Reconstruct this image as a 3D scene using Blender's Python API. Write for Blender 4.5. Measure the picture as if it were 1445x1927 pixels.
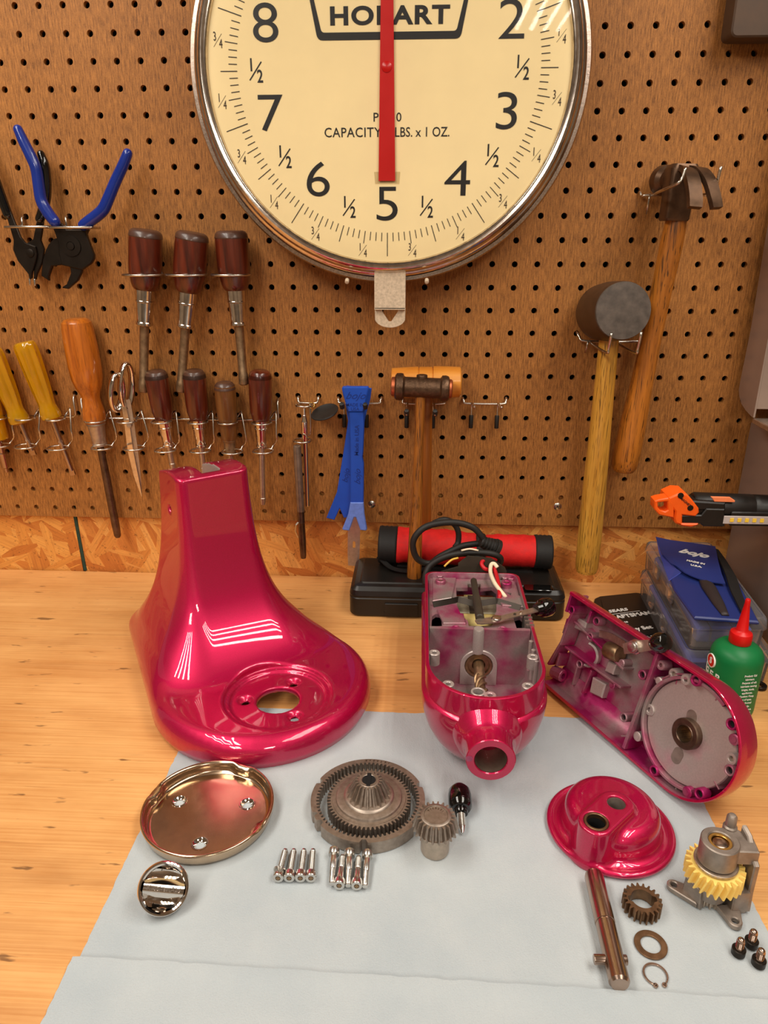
import bpy, bmesh, math, random
import numpy as np
from mathutils import Matrix, Vector
from math import sin, cos, pi, radians

for o_ in list(bpy.data.objects):
    bpy.data.objects.remove(o_)
random.seed(4)
SC = bpy.context.scene
COL = SC.collection

# ------------------------------------------------------------------ camera
# world: X right along the wall, Y into the wall (peg board face is Y = 0), Z up (bench top is Z = 0), metres
F_PX, CX, CY = 1340.21, 722.5, 963.5
CAM = Vector((0, -0.8602, 0.42438))
RW = np.array([[0.99871042, 0.05076833, -0.00026918],
               [0.01779967, -0.3551093, -0.93465531],
               [-0.04754648, 0.93344521, -0.35555502]])   # rows: image right, image down, forward
cd = bpy.data.cameras.new('camera')
cam = bpy.data.objects.new('camera', cd)
COL.objects.link(cam)
cd.sensor_fit = 'VERTICAL'
cd.sensor_height = 24.0
cd.lens = 24.0 * F_PX / 1927.0
cd.clip_start = 0.01
rt, dn, fw = [Vector(r) for r in RW]
cam.matrix_world = Matrix(((rt.x, -dn.x, -fw.x, CAM.x), (rt.y, -dn.y, -fw.y, CAM.y), (rt.z, -dn.z, -fw.z, CAM.z), (0, 0, 0, 1)))
SC.camera = cam

# ------------------------------------------------------------------ light
SC.view_settings.view_transform = 'Standard'
SC.view_settings.look = 'None'
SC.view_settings.gamma = 1.0
SC.view_settings.use_curve_mapping = False
SC.view_settings.exposure = 0.04
wd = bpy.data.worlds.new('world')
SC.world = wd
wd.use_nodes = True
wd.node_tree.nodes['Background'].inputs[0].default_value = (1.0, 0.93, 0.85, 1)
wd.node_tree.nodes['Background'].inputs[1].default_value = 0.22
LIGHT_COL = (1.0, 0.93, 0.83)


def tube_lamp(x, y, z, watts, length=1.0):
    ld = bpy.data.lights.new('fluorescent_tube', 'AREA')
    ld.shape = 'RECTANGLE'
    ld.size = 0.03
    ld.size_y = length
    ld.energy = watts
    ld.color = LIGHT_COL
    lo = bpy.data.objects.new('fluorescent_tube', ld)
    lo.location = (x, y, z)
    COL.objects.link(lo)


for fx, fy, fz, wv in ((-0.60, -0.68, 1.06, 2.75), (0.50, -0.68, 1.06, 2.45), (0.75, -3.4, 1.54, 8.0), (-0.9, -2.6, 1.54, 6.5)):
    for k in range(4):
        tube_lamp(fx + (k - 1.5) * 0.10, fy, fz, wv)


# ------------------------------------------------------------------ pixel -> place helpers
def ray(px, py):
    c = Vector(((px - CX) / F_PX, (py - CY) / F_PX, 1.0))
    return rt * c.x + dn * c.y + fw * c.z


def W(px, py, y=0.0):
    d = ray(px, py)
    return CAM + d * ((y - CAM.y) / d.y)


def B(px, py, z=0.0):
    d = ray(px, py)
    return CAM + d * ((z - CAM.z) / d.z)


def SX(px, py, x):
    d = ray(px, py)
    return CAM + d * ((x - CAM.x) / d.x)


def mpp(p):
    return (Vector(p) - CAM).dot(fw) / F_PX


# ------------------------------------------------------------------ materials
def lin(c):
    return tuple((v / 12.92 if v <= 0.04045 else ((v + 0.055) / 1.055) ** 2.4) for v in [k / 255.0 for k in c])


MATS = {}


def base_mat(name):
    m = bpy.data.materials.new(name)
    m.use_nodes = True
    nt = m.node_tree
    b = nt.nodes['Principled BSDF']
    return m, nt, b


def nd(nt, typ, **kw):
    n = nt.nodes.new(typ)
    for k, v in kw.items():
        if k.startswith('i_'):
            n.inputs[k[2:].replace('_', ' ')].default_value = v
        else:
            setattr(n, k, v)
    return n


def coords(nt, scale=(1, 1, 1), rot=(0, 0, 0)):
    tc = nd(nt, 'ShaderNodeTexCoord')
    mp = nd(nt, 'ShaderNodeMapping')
    mp.inputs['Scale'].default_value = scale
    mp.inputs['Rotation'].default_value = rot
    nt.links.new(tc.outputs['Object'], mp.inputs['Vector'])
    return mp.outputs['Vector']


def noise(nt, vec, scale, detail=4, rough=0.55):
    n = nd(nt, 'ShaderNodeTexNoise')
    n.inputs['Scale'].default_value = scale
    n.inputs['Detail'].default_value = detail
    n.inputs['Roughness'].default_value = rough
    nt.links.new(vec, n.inputs['Vector'])
    return n.outputs['Fac']


def ramp(nt, fac, stops):
    r = nd(nt, 'ShaderNodeValToRGB')
    e = r.color_ramp.elements
    while len(e) < len(stops):
        e.new(0.5)
    for k, (p, c) in enumerate(stops):
        e[k].position = p
        e[k].color = (*c, 1)
    nt.links.new(fac, r.inputs['Fac'])
    return r.outputs['Color']


def mixc(nt, fac, a, b, mode='MIX'):
    n = nd(nt, 'ShaderNodeMix', data_type='RGBA', blend_type=mode)
    for s, v in ((0, fac), (6, a), (7, b)):
        if hasattr(v, 'is_output') or hasattr(v, 'links'):
            nt.links.new(v, n.inputs[s])
        else:
            n.inputs[s].default_value = v if s == 0 else (*v, 1)
    return n.outputs[2]


def bump(nt, b, h, strength=0.2, dist=0.001):
    n = nd(nt, 'ShaderNodeBump')
    n.inputs['Strength'].default_value = strength
    n.inputs['Distance'].default_value = dist
    nt.links.new(h, n.inputs['Height'])
    nt.links.new(n.outputs['Normal'], b.inputs['Normal'])


def plain(name, col, rough=0.5, metal=0.0, coat=0.0, var=0.12, vscale=60, bmp=0.0, bscale=400, trans=0.0, spec=0.5, coat_rough=0.05, ior=1.45):
    """one even material with a little wear in its colour and its gloss"""
    if name in MATS:
        return MATS[name]
    m, nt, b = base_mat(name)
    c = lin(col)
    v = coords(nt)
    f = noise(nt, v, vscale, 5)
    lo = tuple(k * (1 - var) for k in c)
    hi = tuple(min(1, k * (1 + var)) for k in c)
    nt.links.new(ramp(nt, f, [(0.3, lo), (0.7, hi)]), b.inputs['Base Color'])
    rr = nd(nt, 'ShaderNodeMapRange')
    rr.inputs['To Min'].default_value = max(0.02, rough * 0.8)
    rr.inputs['To Max'].default_value = min(1, rough * 1.2)
    nt.links.new(f, rr.inputs['Value'])
    nt.links.new(rr.outputs[0], b.inputs['Roughness'])
    b.inputs['Metallic'].default_value = metal
    b.inputs['Coat Weight'].default_value = coat
    b.inputs['Coat Roughness'].default_value = coat_rough
    b.inputs['Transmission Weight'].default_value = trans
    b.inputs['Specular IOR Level'].default_value = spec
    b.inputs['IOR'].default_value = ior
    if bmp:
        bump(nt, b, noise(nt, v, bscale, 3), bmp, 0.0006)
    MATS[name] = m
    return m


def wood(name, dark, light, scale=(60, 60, 6), rough=0.35, coat=0.3, speck=0.0, rot=(0, 0, 0), nscale=1.0):
    if name in MATS:
        return MATS[name]
    m, nt, b = base_mat(name)
    v = coords(nt, scale, rot)
    f = noise(nt, v, nscale, 6, 0.6)
    col = ramp(nt, f, [(0.3, lin(dark)), (0.68, lin(light))])
    if speck:
        v2 = coords(nt, tuple(s * 6 for s in scale[:2]) + (scale[2] * 4,), rot)
        f2 = noise(nt, v2, nscale, 2, 0.5)
        msk = ramp(nt, f2, [(0.57, (0, 0, 0)), (0.65, (speck,) * 3)])
        col = mixc(nt, msk, col, lin((44, 24, 8)))
    nt.links.new(col, b.inputs['Base Color'])
    b.inputs['Roughness'].default_value = rough
    b.inputs['Coat Weight'].default_value = coat
    b.inputs['Coat Roughness'].default_value = 0.12
    bump(nt, b, f, 0.12, 0.0005)
    MATS[name] = m
    return m


def paint_pink():
    m, nt, b = base_mat('magenta_metallic_paint')
    v = coords(nt)
    f = noise(nt, v, 2600, 2, 0.6)
    nt.links.new(ramp(nt, f, [(0.3, (0.42, 0.0, 0.038)), (0.75, (0.66, 0.001, 0.092))]), b.inputs['Base Color'])
    b.inputs['Metallic'].default_value = 0.62
    b.inputs['Roughness'].default_value = 0.42
    b.inputs['Coat Weight'].default_value = 1.0
    b.inputs['Coat Roughness'].default_value = 0.03
    b.inputs['Coat IOR'].default_value = 1.55
    bump(nt, b, f, 0.05, 0.0002)
    MATS['pink'] = m


def overspray(name, bias, sc=26, br=1.0):
    """bare cast aluminium with pink overspray drifting over it"""
    m, nt, b = base_mat(name)
    v = coords(nt)
    f = noise(nt, v, sc, 3, 0.5)
    g = noise(nt, v, 700, 3, 0.5)
    c = ramp(nt, f, [(bias - 0.12, (0.36 * br, 0.32 * br, 0.30 * br)), (bias, (0.42 * br, 0.24 * br, 0.27 * br)), (bias + 0.16, (0.40, 0.015, 0.13))])
    c = mixc(nt, 0.25, c, ramp(nt, g, [(0.3, (0.3, 0.26, 0.25)), (0.7, (0.6, 0.5, 0.5))]), 'OVERLAY')
    nt.links.new(c, b.inputs['Base Color'])
    b.inputs['Metallic'].default_value = 0.55
    b.inputs['Roughness'].default_value = 0.42
    bump(nt, b, g, 0.12, 0.0004)
    MATS[name] = m


def pegboard_mat():
    m, nt, b = base_mat('brown_hardboard')
    v = coords(nt, (720, 1, 80))
    f = noise(nt, v, 1.0, 3, 0.6)
    v1 = coords(nt)
    g = noise(nt, v1, 9, 4)
    w = noise(nt, v1, 900, 3, 0.7)
    c = ramp(nt, f, [(0.32, lin((90, 52, 20))), (0.66, lin((196, 130, 64)))])
    c = mixc(nt, 0.30, c, ramp(nt, g, [(0.35, lin((124, 75, 31))), (0.7, lin((180, 119, 58)))]))
    c = mixc(nt, 0.20, c, ramp(nt, w, [(0.35, lin((92, 54, 22))), (0.65, lin((198, 136, 74)))]))
    nt.links.new(c, b.inputs['Base Color'])
    b.inputs['Roughness'].default_value = 0.55
    b.inputs['Specular IOR Level'].default_value = 0.3
    bump(nt, b, f, 0.45, 0.0008)
    MATS['pegboard'] = m


def osb_mat(name, tint, rz):
    m, nt, b = base_mat(name)
    cols = None
    tc = nd(nt, 'ShaderNodeTexCoord')
    for k, (ang, sc, off) in enumerate(((0.35 + rz, (78, 1, 15), 0), (-0.65 + rz, (84, 1, 16), 3.3), (1.25 + rz, (100, 1, 18), 7.1))):
        mp = nd(nt, 'ShaderNodeMapping')
        mp.inputs['Rotation'].default_value = (0, ang, 0)
        mp.inputs['Location'].default_value = (off, 0, off)
        nt.links.new(tc.outputs['Object'], mp.inputs['Vector'])
        ms = nd(nt, 'ShaderNodeVectorMath', operation='MULTIPLY')
        ms.inputs[1].default_value = sc
        nt.links.new(mp.outputs[0], ms.inputs[0])
        vo = nd(nt, 'ShaderNodeTexVoronoi')
        vo.inputs['Scale'].default_value = 1.0
        nt.links.new(ms.outputs[0], vo.inputs['Vector'])
        sep = nd(nt, 'ShaderNodeSeparateColor')
        nt.links.new(vo.outputs['Color'], sep.inputs[0])
        gv = nd(nt, 'ShaderNodeVectorMath', operation='MULTIPLY')
        gv.inputs[1].default_value = (420, 1, 22)
        nt.links.new(mp.outputs[0], gv.inputs[0])
        gr = noise(nt, gv.outputs[0], 1.0, 3)
        c = ramp(nt, sep.outputs[0], [(0.1, lin((198, 126, 58))), (0.35, lin((224, 162, 84))), (0.6, lin((238, 186, 110))), (0.9, lin((210, 140, 68)))])
        c = mixc(nt, 0.45, c, ramp(nt, gr, [(0.3, lin((190, 130, 70))), (0.6, lin((255, 226, 180)))]), 'MULTIPLY')
        if cols is None:
            cols = c
        else:
            st = nd(nt, 'ShaderNodeMath', operation='GREATER_THAN')
            st.inputs[1].default_value = 0.64
            nt.links.new(sep.outputs[1], st.inputs[0])
            cols = mixc(nt, st.outputs[0], cols, c)
    sp = noise(nt, coords(nt), 260, 3, 0.7)
    cols = mixc(nt, ramp(nt, sp, [(0.60, (0, 0, 0)), (0.70, (0.7,) * 3)]), cols, lin((96, 50, 18)))
    cols = mixc(nt, 1.0, cols, tint, 'MULTIPLY')
    nt.links.new(cols, b.inputs['Base Color'])
    b.inputs['Roughness'].default_value = 0.6
    bump(nt, b, sp, 0.2, 0.0006)
    MATS[name] = m


def plywood_mat():
    m, nt, b = base_mat('plywood')
    v = coords(nt, (3.0, 26, 26))
    f = noise(nt, v, 1.0, 7, 0.62)
    v2 = coords(nt, (9, 260, 40))
    g = noise(nt, v2, 1.0, 4, 0.6)
    v3 = coords(nt, (1, 1.8, 1))
    h = noise(nt, v3, 7.0, 5, 0.6)
    c = ramp(nt, f, [(0.28, lin((184, 120, 60))), (0.5, lin((216, 152, 84))), (0.72, lin((230, 174, 106)))])
    c = mixc(nt, 0.42, c, ramp(nt, h, [(0.30, lin((186, 120, 60))), (0.62, lin((238, 184, 118)))]), 'MIX')
    fg = noise(nt, coords(nt, (7, 520, 40)), 1.0, 3, 0.6)
    c = mixc(nt, 0.20, c, ramp(nt, fg, [(0.35, lin((176, 110, 54))), (0.62, lin((246, 196, 130)))]))
    c = mixc(nt, ramp(nt, g, [(0.64, (0, 0, 0)), (0.74, (0.55,) * 3)]), c, lin((128, 76, 34)))
    sm = noise(nt, coords(nt, (5, 14, 1)), 1.0, 4, 0.6)
    c = mixc(nt, ramp(nt, sm, [(0.60, (0, 0, 0)), (0.78, (0.45,) * 3)]), c, lin((150, 96, 48)))
    s = noise(nt, coords(nt, (30, 130, 1)), 1.0, 3, 0.5)
    c = mixc(nt, ramp(nt, s, [(0.665, (0, 0, 0)), (0.72, (0.7,) * 3)]), c, lin((84, 52, 28)))
    nt.links.new(c, b.inputs['Base Color'])
    b.inputs['Roughness'].default_value = 0.5
    b.inputs['Specular IOR Level'].default_value = 0.35
    bump(nt, b, g, 0.15, 0.0006)
    MATS['plywood'] = m


def towel_mat():
    m, nt, b = base_mat('blue_paper_towel')
    v = coords(nt)
    f = noise(nt, v, 900, 3, 0.7)
    g = noise(nt, v, 12, 4)
    w = noise(nt, coords(nt, (260, 60, 1)), 1.0, 3, 0.6)
    c = ramp(nt, g, [(0.3, lin((172, 181, 186))), (0.7, lin((187, 193, 195)))])
    nt.links.new(c, b.inputs['Base Color'])
    b.inputs['Roughness'].default_value = 0.95
    b.inputs['Specular IOR Level'].default_value = 0.1
    b.inputs['Sheen Weight'].default_value = 0.2
    bump(nt, b, mixc(nt, 0.5, f, w), 0.8, 0.0010)
    MATS['towel'] = m


def clear_mat(name, tint, milk, rough=0.08, ior=1.45):
    m = bpy.data.materials.new(name)
    m.use_nodes = True
    nt = m.node_tree
    nt.nodes.clear()
    out = nd(nt, 'ShaderNodeOutputMaterial')
    tr = nd(nt, 'ShaderNodeBsdfTransparent')
    tr.inputs[0].default_value = (*tint, 1)
    gl = nd(nt, 'ShaderNodeBsdfGlossy')
    gl.inputs['Roughness'].default_value = rough
    df = nd(nt, 'ShaderNodeBsdfDiffuse')
    df.inputs[0].default_value = (0.74, 0.70, 0.70, 1)
    m1 = nd(nt, 'ShaderNodeMixShader')
    m1.inputs[0].default_value = milk
    nt.links.new(tr.outputs[0], m1.inputs[1])
    nt.links.new(df.outputs[0], m1.inputs[2])
    fr = nd(nt, 'ShaderNodeFresnel')
    fr.inputs[0].default_value = ior
    m2 = nd(nt, 'ShaderNodeMixShader')
    nt.links.new(fr.outputs[0], m2.inputs[0])
    nt.links.new(m1.outputs[0], m2.inputs[1])
    nt.links.new(gl.outputs[0], m2.inputs[2])
    nt.links.new(m2.outputs[0], out.inputs[0])
    MATS[name] = m


paint_pink()
overspray('spray', 0.50)
overspray('spray_grey', 0.70, 18, 1.45)
overspray('spray_pink', 0.40)
pegboard_mat()
osb_mat('osb', (1.0, 0.96, 0.9), 0.0)
osb_mat('osb_pale', (1.0, 0.98, 0.86), 0.75)
plywood_mat()
towel_mat()
clear_mat('glass', (1.0, 1.0, 1.0), 0.0, 0.02, 1.13)
clear_mat('tape', (0.98, 0.95, 0.88), 0.06, 0.2, 1.2)
clear_mat('clear_plastic', (0.98, 0.97, 0.98), 0.13, 0.1, 1.3)
plain('chrome', (226, 218, 210), 0.07, 1.0, var=0.03)
plain('worn_chrome', (214, 202, 190), 0.16, 1.0, var=0.15, vscale=160)
plain('pitted_chrome', (196, 178, 164), 0.24, 1.0, var=0.3, vscale=700, bmp=0.3, bscale=1500)
plain('warm_chrome', (206, 180, 152), 0.17, 1.0, var=0.1, vscale=80)
plain('wire', (206, 198, 186), 0.25, 1.0, var=0.1)
plain('steel', (190, 174, 158), 0.40, 0.9, var=0.14, vscale=220)
plain('gear_steel', (164, 150, 138), 0.42, 0.9, var=0.16, vscale=300)
plain('dark_steel', (104, 84, 70), 0.38, 0.9, var=0.3, vscale=120)
plain('shaft_steel', (178, 154, 138), 0.22, 1.0, var=0.12, vscale=60)
plain('blue_letter', (14, 48, 128), 0.45, var=0.05)
plain('bronze_gear', (128, 98, 72), 0.4, 0.9, var=0.25, vscale=200)
plain('grey_tube', (140, 122, 106), 0.4, 0.7, var=0.2, vscale=100)
plain('tarnish', (150, 122, 92), 0.38, 0.85, var=0.28, vscale=160)
plain('zinc', (216, 212, 206), 0.25, 1.0, var=0.06)
plain('cast', (154, 142, 132), 0.45, 0.75, var=0.2, vscale=120, bmp=0.12, bscale=700)
plain('cabinet_steel', (158, 138, 126), 0.30, 0.35, var=0.06, vscale=12)
plain('black_gloss', (10, 9, 8), 0.08, coat=0.6, var=0.05)
plain('black_plastic', (26, 23, 20), 0.38, var=0.1, bmp=0.1, bscale=1200)
plain('black_rubber', (30, 27, 24), 0.55, var=0.15)
plain('black_oxide', (44, 37, 31), 0.36, 0.7, var=0.15)
plain('black_cloth', (20, 17, 15), 0.7, var=0.15, bmp=0.2, bscale=900)
plain('rubber_grey', (82, 72, 64), 0.6, var=0.35, vscale=110, bmp=0.35, bscale=170)
plain('rubber_side', (66, 44, 28), 0.42, var=0.25, vscale=90)
plain('blue_grip', (20, 44, 128), 0.22, coat=0.3, var=0.06)
plain('blue_plastic', (24, 74, 176), 0.4, var=0.06, vscale=40)
plain('blue_worn', (100, 128, 206), 0.45, var=0.12, vscale=200)
plain('blue_vinyl', (32, 46, 108), 0.42, var=0.06, vscale=30)
plain('handle_dark', (46, 38, 38), 0.5, var=0.1)
plain('blue_dim', (66, 76, 158), 0.5, var=0.08, vscale=30)
plain('red_cloth', (206, 22, 20), 0.7, var=0.12, vscale=160, bmp=0.25, bscale=900)
plain('red_plastic', (206, 16, 14), 0.35, var=0.05)
plain('red_pointer', (196, 10, 8), 0.3, coat=0.3, var=0.05)
plain('orange_plastic', (248, 96, 18), 0.42, var=0.05)
plain('orange_pale', (246, 136, 84), 0.5, var=0.05)
plain('green_bottle', (14, 112, 58), 0.42, var=0.05, spec=0.4)
plain('yellow_nylon', (250, 214, 116), 0.5, var=0.06)
plain('yellow_acetate', (236, 176, 10), 0.08, coat=1.0, var=0.1, vscale=40, trans=0.55)
plain('dial_cream', (252, 228, 172), 0.5, var=0.03, vscale=25)
plain('ink', (24, 20, 17), 0.5, var=0.02)
plain('ink_light', (62, 46, 30), 0.6, var=0.02)
plain('white_ink', (232, 228, 222), 0.6, var=0.02)
plain('beige_paint', (198, 178, 152), 0.6, var=0.2, vscale=380)
plain('copper', (176, 96, 62), 0.42, 0.8, var=0.2, vscale=90)
plain('bronze_cast', (96, 72, 54), 0.4, 0.8, var=0.28, vscale=260, bmp=0.5, bscale=420)
plain('hammer_steel', (92, 68, 50), 0.4, 0.7, var=0.25, vscale=100)
plain('copper_wire', (188, 84, 40), 0.4, 0.8, var=0.4, vscale=900)
plain('coil_tan', (206, 182, 112), 0.6, var=0.15, vscale=150)
plain('lamination', (146, 138, 116), 0.5, 0.3, var=0.12, vscale=400)
plain('phenolic', (58, 50, 40), 0.5, var=0.15)
plain('white_wire', (236, 220, 188), 0.45, var=0.04)
plain('red_wire', (196, 22, 34), 0.4, var=0.04)
plain('yellow_wire', (232, 182, 74), 0.4, var=0.04)
plain('brass', (202, 160, 86), 0.3, 1.0, var=0.1)
plain('led', (250, 206, 60), 0.5, var=0.03)
plain('led_strip', (190, 178, 172), 0.35, var=0.05)
plain('shade_black', (10, 8, 7), 0.9, var=0.1)  # near-black colour standing in for the shade inside holes and hollows
plain('wall_paint', (192, 174, 152), 0.8, var=0.05)
plain('ceiling_paint', (232, 226, 216), 0.8, var=0.04)
plain('floor_paint', (96, 88, 80), 0.6, var=0.1, vscale=6)
plain('green_edge', (34, 62, 52), 0.7, var=0.25, vscale=200)
plain('dark_block', (74, 54, 38), 0.6, var=0.2, vscale=40)
plain('printed_grey', (136, 116, 102), 0.4, 0.5, var=0.1)
wood('wood_red', (54, 16, 8), (108, 40, 18), (130, 130, 9), 0.28, 0.5)
wood('wood_brown', (84, 48, 20), (128, 80, 36), (130, 130, 9), 0.35, 0.3)
wood('wood_orange', (146, 70, 14), (206, 116, 30), (150, 150, 9), 0.28, 0.5, speck=0.35)
wood('wood_worn', (112, 62, 16), (178, 108, 36), (150, 150, 7), 0.4, 0.25, speck=0.95)
wood('wood_ash', (182, 124, 38), (216, 162, 66), (170, 170, 6), 0.40, 0.25, speck=0.75)
wood('wood_amber', (140, 78, 18), (194, 118, 38), (150, 150, 7), 0.4, 0.3, speck=0.85)
wood('mallet_head', (196, 116, 34), (224, 150, 56), (9, 80, 80), 0.4, 0.3)
wood('wood_rod', (120, 62, 14), (164, 94, 26), (120, 120, 7), 0.4, 0.3)
wood('wood_cap', (60, 36, 26), (84, 54, 40), (60, 60, 30), 0.4, 0.3)


# ------------------------------------------------------------------ mesh helpers
def I4():
    return Matrix.Identity(4)


def T(x, y=None, z=None):
    return Matrix.Translation(Vector((x, y, z)) if y is not None else Vector(x))


def Rm(a, ax):
    return Matrix.Rotation(a, 4, ax)


def frame(o, z, x=None):
    """matrix whose z axis runs along z, x axis near x"""
    z = Vector(z).normalized()
    x = Vector(x) if x is not None else (Vector((1, 0, 0)) if abs(z.x) < 0.9 else Vector((0, 1, 0)))
    x = (x - z * x.dot(z)).normalized()
    y = z.cross(x)
    m = Matrix((x, y, z)).transposed().to_4x4()
    m.translation = Vector(o)
    return m


def bm_new():
    return bmesh.new()


def wloc(o):
    v = Vector((0, 0, 0))
    while o is not None:
        v = v + o.location
        o = o.parent
    return v


def obj(name, bm, mat, parent=None, ang=38, kind=None):
    """links the collected shape as ONE mesh object"""
    bmesh.ops.recalc_face_normals(bm, faces=bm.faces[:])
    me = bpy.data.meshes.new(name)
    bm.to_mesh(me)
    bm.free()
    for mm in (mat if isinstance(mat, (list, tuple)) else [mat]):
        me.materials.append(MATS[mm])
    me.polygons.foreach_set('use_smooth', [ang >= 0] * len(me.polygons))
    if ang > 0:
        me.set_sharp_from_angle(angle=radians(ang))
    o = bpy.data.objects.new(name, me)
    COL.objects.link(o)
    if parent is not None:
        me.transform(Matrix.Translation(-wloc(parent)))
        o.parent = parent
    else:
        cs = np.array([v.co for v in me.vertices])
        c = Vector(((cs[:, 0].min() + cs[:, 0].max()) / 2, (cs[:, 1].min() + cs[:, 1].max()) / 2, cs[:, 2].min()))
        me.transform(Matrix.Translation(-c))
        o.location = c
    if kind:
        o['kind'] = kind
    return o


def tag(o, label, cat, group=None):
    o['label'] = label
    o['category'] = cat
    if group:
        o['group'] = group
    return o


def thing(name, label, cat, loc, group=None):
    o = bpy.data.objects.new(name, None)
    o.empty_display_size = 0.02
    COL.objects.link(o)
    o.location = Vector(loc)
    return tag(o, label, cat, group)


def dup(root, delta=(0, 0, 0), rotz=0.0, label=None):
    r = root.copy()
    COL.objects.link(r)
    r.location = root.location + Vector(delta)
    r.rotation_euler = (0, 0, root.rotation_euler.z + rotz)
    if label:
        r['label'] = label
    for ch in list(root.children):
        c = ch.copy()
        COL.objects.link(c)
        c.parent = r
        for g in list(ch.children):
            d = g.copy()
            COL.objects.link(d)
            d.parent = c
    return r


def lathe(bm, prof, M=None, seg=32, a0=0.0, a1=2 * pi):
    """prof: (r, z) pairs; revolved about z of M"""
    M = M or I4()
    full = abs(a1 - a0 - 2 * pi) < 1e-6
    n = seg if full else seg + 1
    rings = []
    for r, z in prof:
        if r < 1e-7:
            rings.append([bm.verts.new(M @ Vector((0, 0, z)))])
        else:
            rings.append([bm.verts.new(M @ Vector((r * cos(a0 + (a1 - a0) * k / seg), r * sin(a0 + (a1 - a0) * k / seg), z))) for k in range(n)])
    for a, b in zip(rings, rings[1:]):
        if len(a) == 1 and len(b) == 1:
            continue
        for k in range(seg):
            k2 = (k + 1) % n if full else k + 1
            try:
                if len(a) == 1:
                    bm.faces.new((a[0], b[k], b[k2]))
                elif len(b) == 1:
                    bm.faces.new((a[k], a[k2], b[0]))
                else:
                    bm.faces.new((a[k], a[k2], b[k2], b[k]))
            except ValueError:
                pass


def cyl(bm, r, z0, z1, M=None, seg=24, bev=0.0, r2=None):
    r2 = r if r2 is None else r2
    if bev:
        prof = [(0, z0), (r - bev, z0), (r - bev * 0.3, z0 + bev * 0.3), (r, z0 + bev), (r2, z1 - bev), (r2 - bev * 0.3, z1 - bev * 0.3), (r2 - bev, z1), (0, z1)]
    else:
        prof = [(0, z0), (r, z0), (r2, z1), (0, z1)]
    lathe(bm, prof, M, seg)


def pipe(bm, ro, ri, z0, z1, M=None, seg=28, bev=0.0):
    b = bev
    prof = [(ri, z0), (ro - b, z0), (ro, z0 + b), (ro, z1 - b), (ro - b, z1), (ri + b, z1), (ri, z1 - b), (ri, z0)]
    lathe(bm, prof, M, seg)


def smooth_pts(pts, n=6):
    pts = [Vector(p) for p in pts]
    if len(pts) < 3:
        return pts
    out = []
    P = [pts[0] * 2 - pts[1]] + pts + [pts[-1] * 2 - pts[-2]]
    for k in range(1, len(P) - 2):
        p0, p1, p2, p3 = P[k - 1:k + 3]
        for j in range(n):
            t = j / n
            out.append(0.5 * ((2 * p1) + (p2 - p0) * t + (2 * p0 - 5 * p1 + 4 * p2 - p3) * t * t + (3 * p1 - p0 - 3 * p2 + p3) * t ** 3))
    out.append(pts[-1])
    return out


def sweep(bm, pts, r, seg=10, closed=False, flat=1.0, up=None, cap=True, round_end=False):
    """a tube (or a flattened bar) along pts; r may be one number or one per point"""
    pts = [Vector(p) for p in pts]
    n = len(pts)
    rs = list(r) if hasattr(r, '__len__') else [r] * n
    if len(rs) != n:
        xs = np.linspace(0, 1, len(rs))
        rs = list(np.interp(np.linspace(0, 1, n), xs, rs))
    tang = []
    for k in range(n):
        a = pts[(k - 1) % n] if (closed or k > 0) else pts[k]
        b = pts[(k + 1) % n] if (closed or k < n - 1) else pts[k]
        tang.append((b - a).normalized())
    nrm = Vector(up) if up is not None else (Vector((0, 0, 1)) if abs(tang[0].z) < 0.9 else Vector((1, 0, 0)))
    rings = []
    for k in range(n):
        t = tang[k]
        if up is not None:
            nrm = Vector(up)
        nrm = (nrm - t * nrm.dot(t)).normalized()
        bi = t.cross(nrm)
        rings.append([bm.verts.new(pts[k] + (bi * cos(2 * pi * j / seg) + nrm * sin(2 * pi * j / seg) * flat) * rs[k]) for j in range(seg)])
    m = n if closed else n - 1
    for k in range(m):
        a, b = rings[k], rings[(k + 1) % n]
        for j in range(seg):
            bm.faces.new((a[j], a[(j + 1) % seg], b[(j + 1) % seg], b[j]))
    if cap and not closed:
        for ring, t, q in ((rings[0], -tang[0], rs[0]), (rings[-1], tang[-1], rs[-1])):
            if round_end:
                prev = ring
                c = sum((v.co for v in ring), Vector()) / seg
                for f in (0.5, 0.85):
                    ca = math.sqrt(1 - f * f)
                    cur = [bm.verts.new(c + (v.co - c) * ca + t * q * f) for v in ring]
                    for j in range(seg):
                        bm.faces.new((prev[j], prev[(j + 1) % seg], cur[(j + 1) % seg], cur[j]))
                    prev = cur
                tip = bm.verts.new(c + t * q)
                for j in range(seg):
                    bm.faces.new((prev[j], prev[(j + 1) % seg], tip))
            else:
                bm.faces.new(ring)


def strip(bm, pts, w, th, up):
    """a flat bar of width w and thickness th along pts; up is the thin direction"""
    pts = [Vector(p) for p in pts]
    n = len(pts)
    ws = list(w) if hasattr(w, '__len__') else [w] * n
    if len(ws) != n:
        ws = list(np.interp(np.linspace(0, 1, n), np.linspace(0, 1, len(ws)), ws))
    rings = []
    for k in range(n):
        t = (pts[min(k + 1, n - 1)] - pts[max(k - 1, 0)]).normalized()
        u = Vector(up)
        u = (u - t * u.dot(t)).normalized()
        s = t.cross(u)
        rings.append([bm.verts.new(pts[k] + s * (a * ws[k] / 2) + u * (b * th / 2)) for a, b in ((-1, -1), (1, -1), (1, 1), (-1, 1))])
    for a, b in zip(rings, rings[1:]):
        for j in range(4):
            bm.faces.new((a[j], a[(j + 1) % 4], b[(j + 1) % 4], b[j]))
    bm.faces.new(rings[0])
    bm.faces.new(rings[-1])


def circle2(cx, cy, r, n=20):
    return [(cx + r * cos(2 * pi * k / n), cy + r * sin(2 * pi * k / n)) for k in range(n)]


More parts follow.
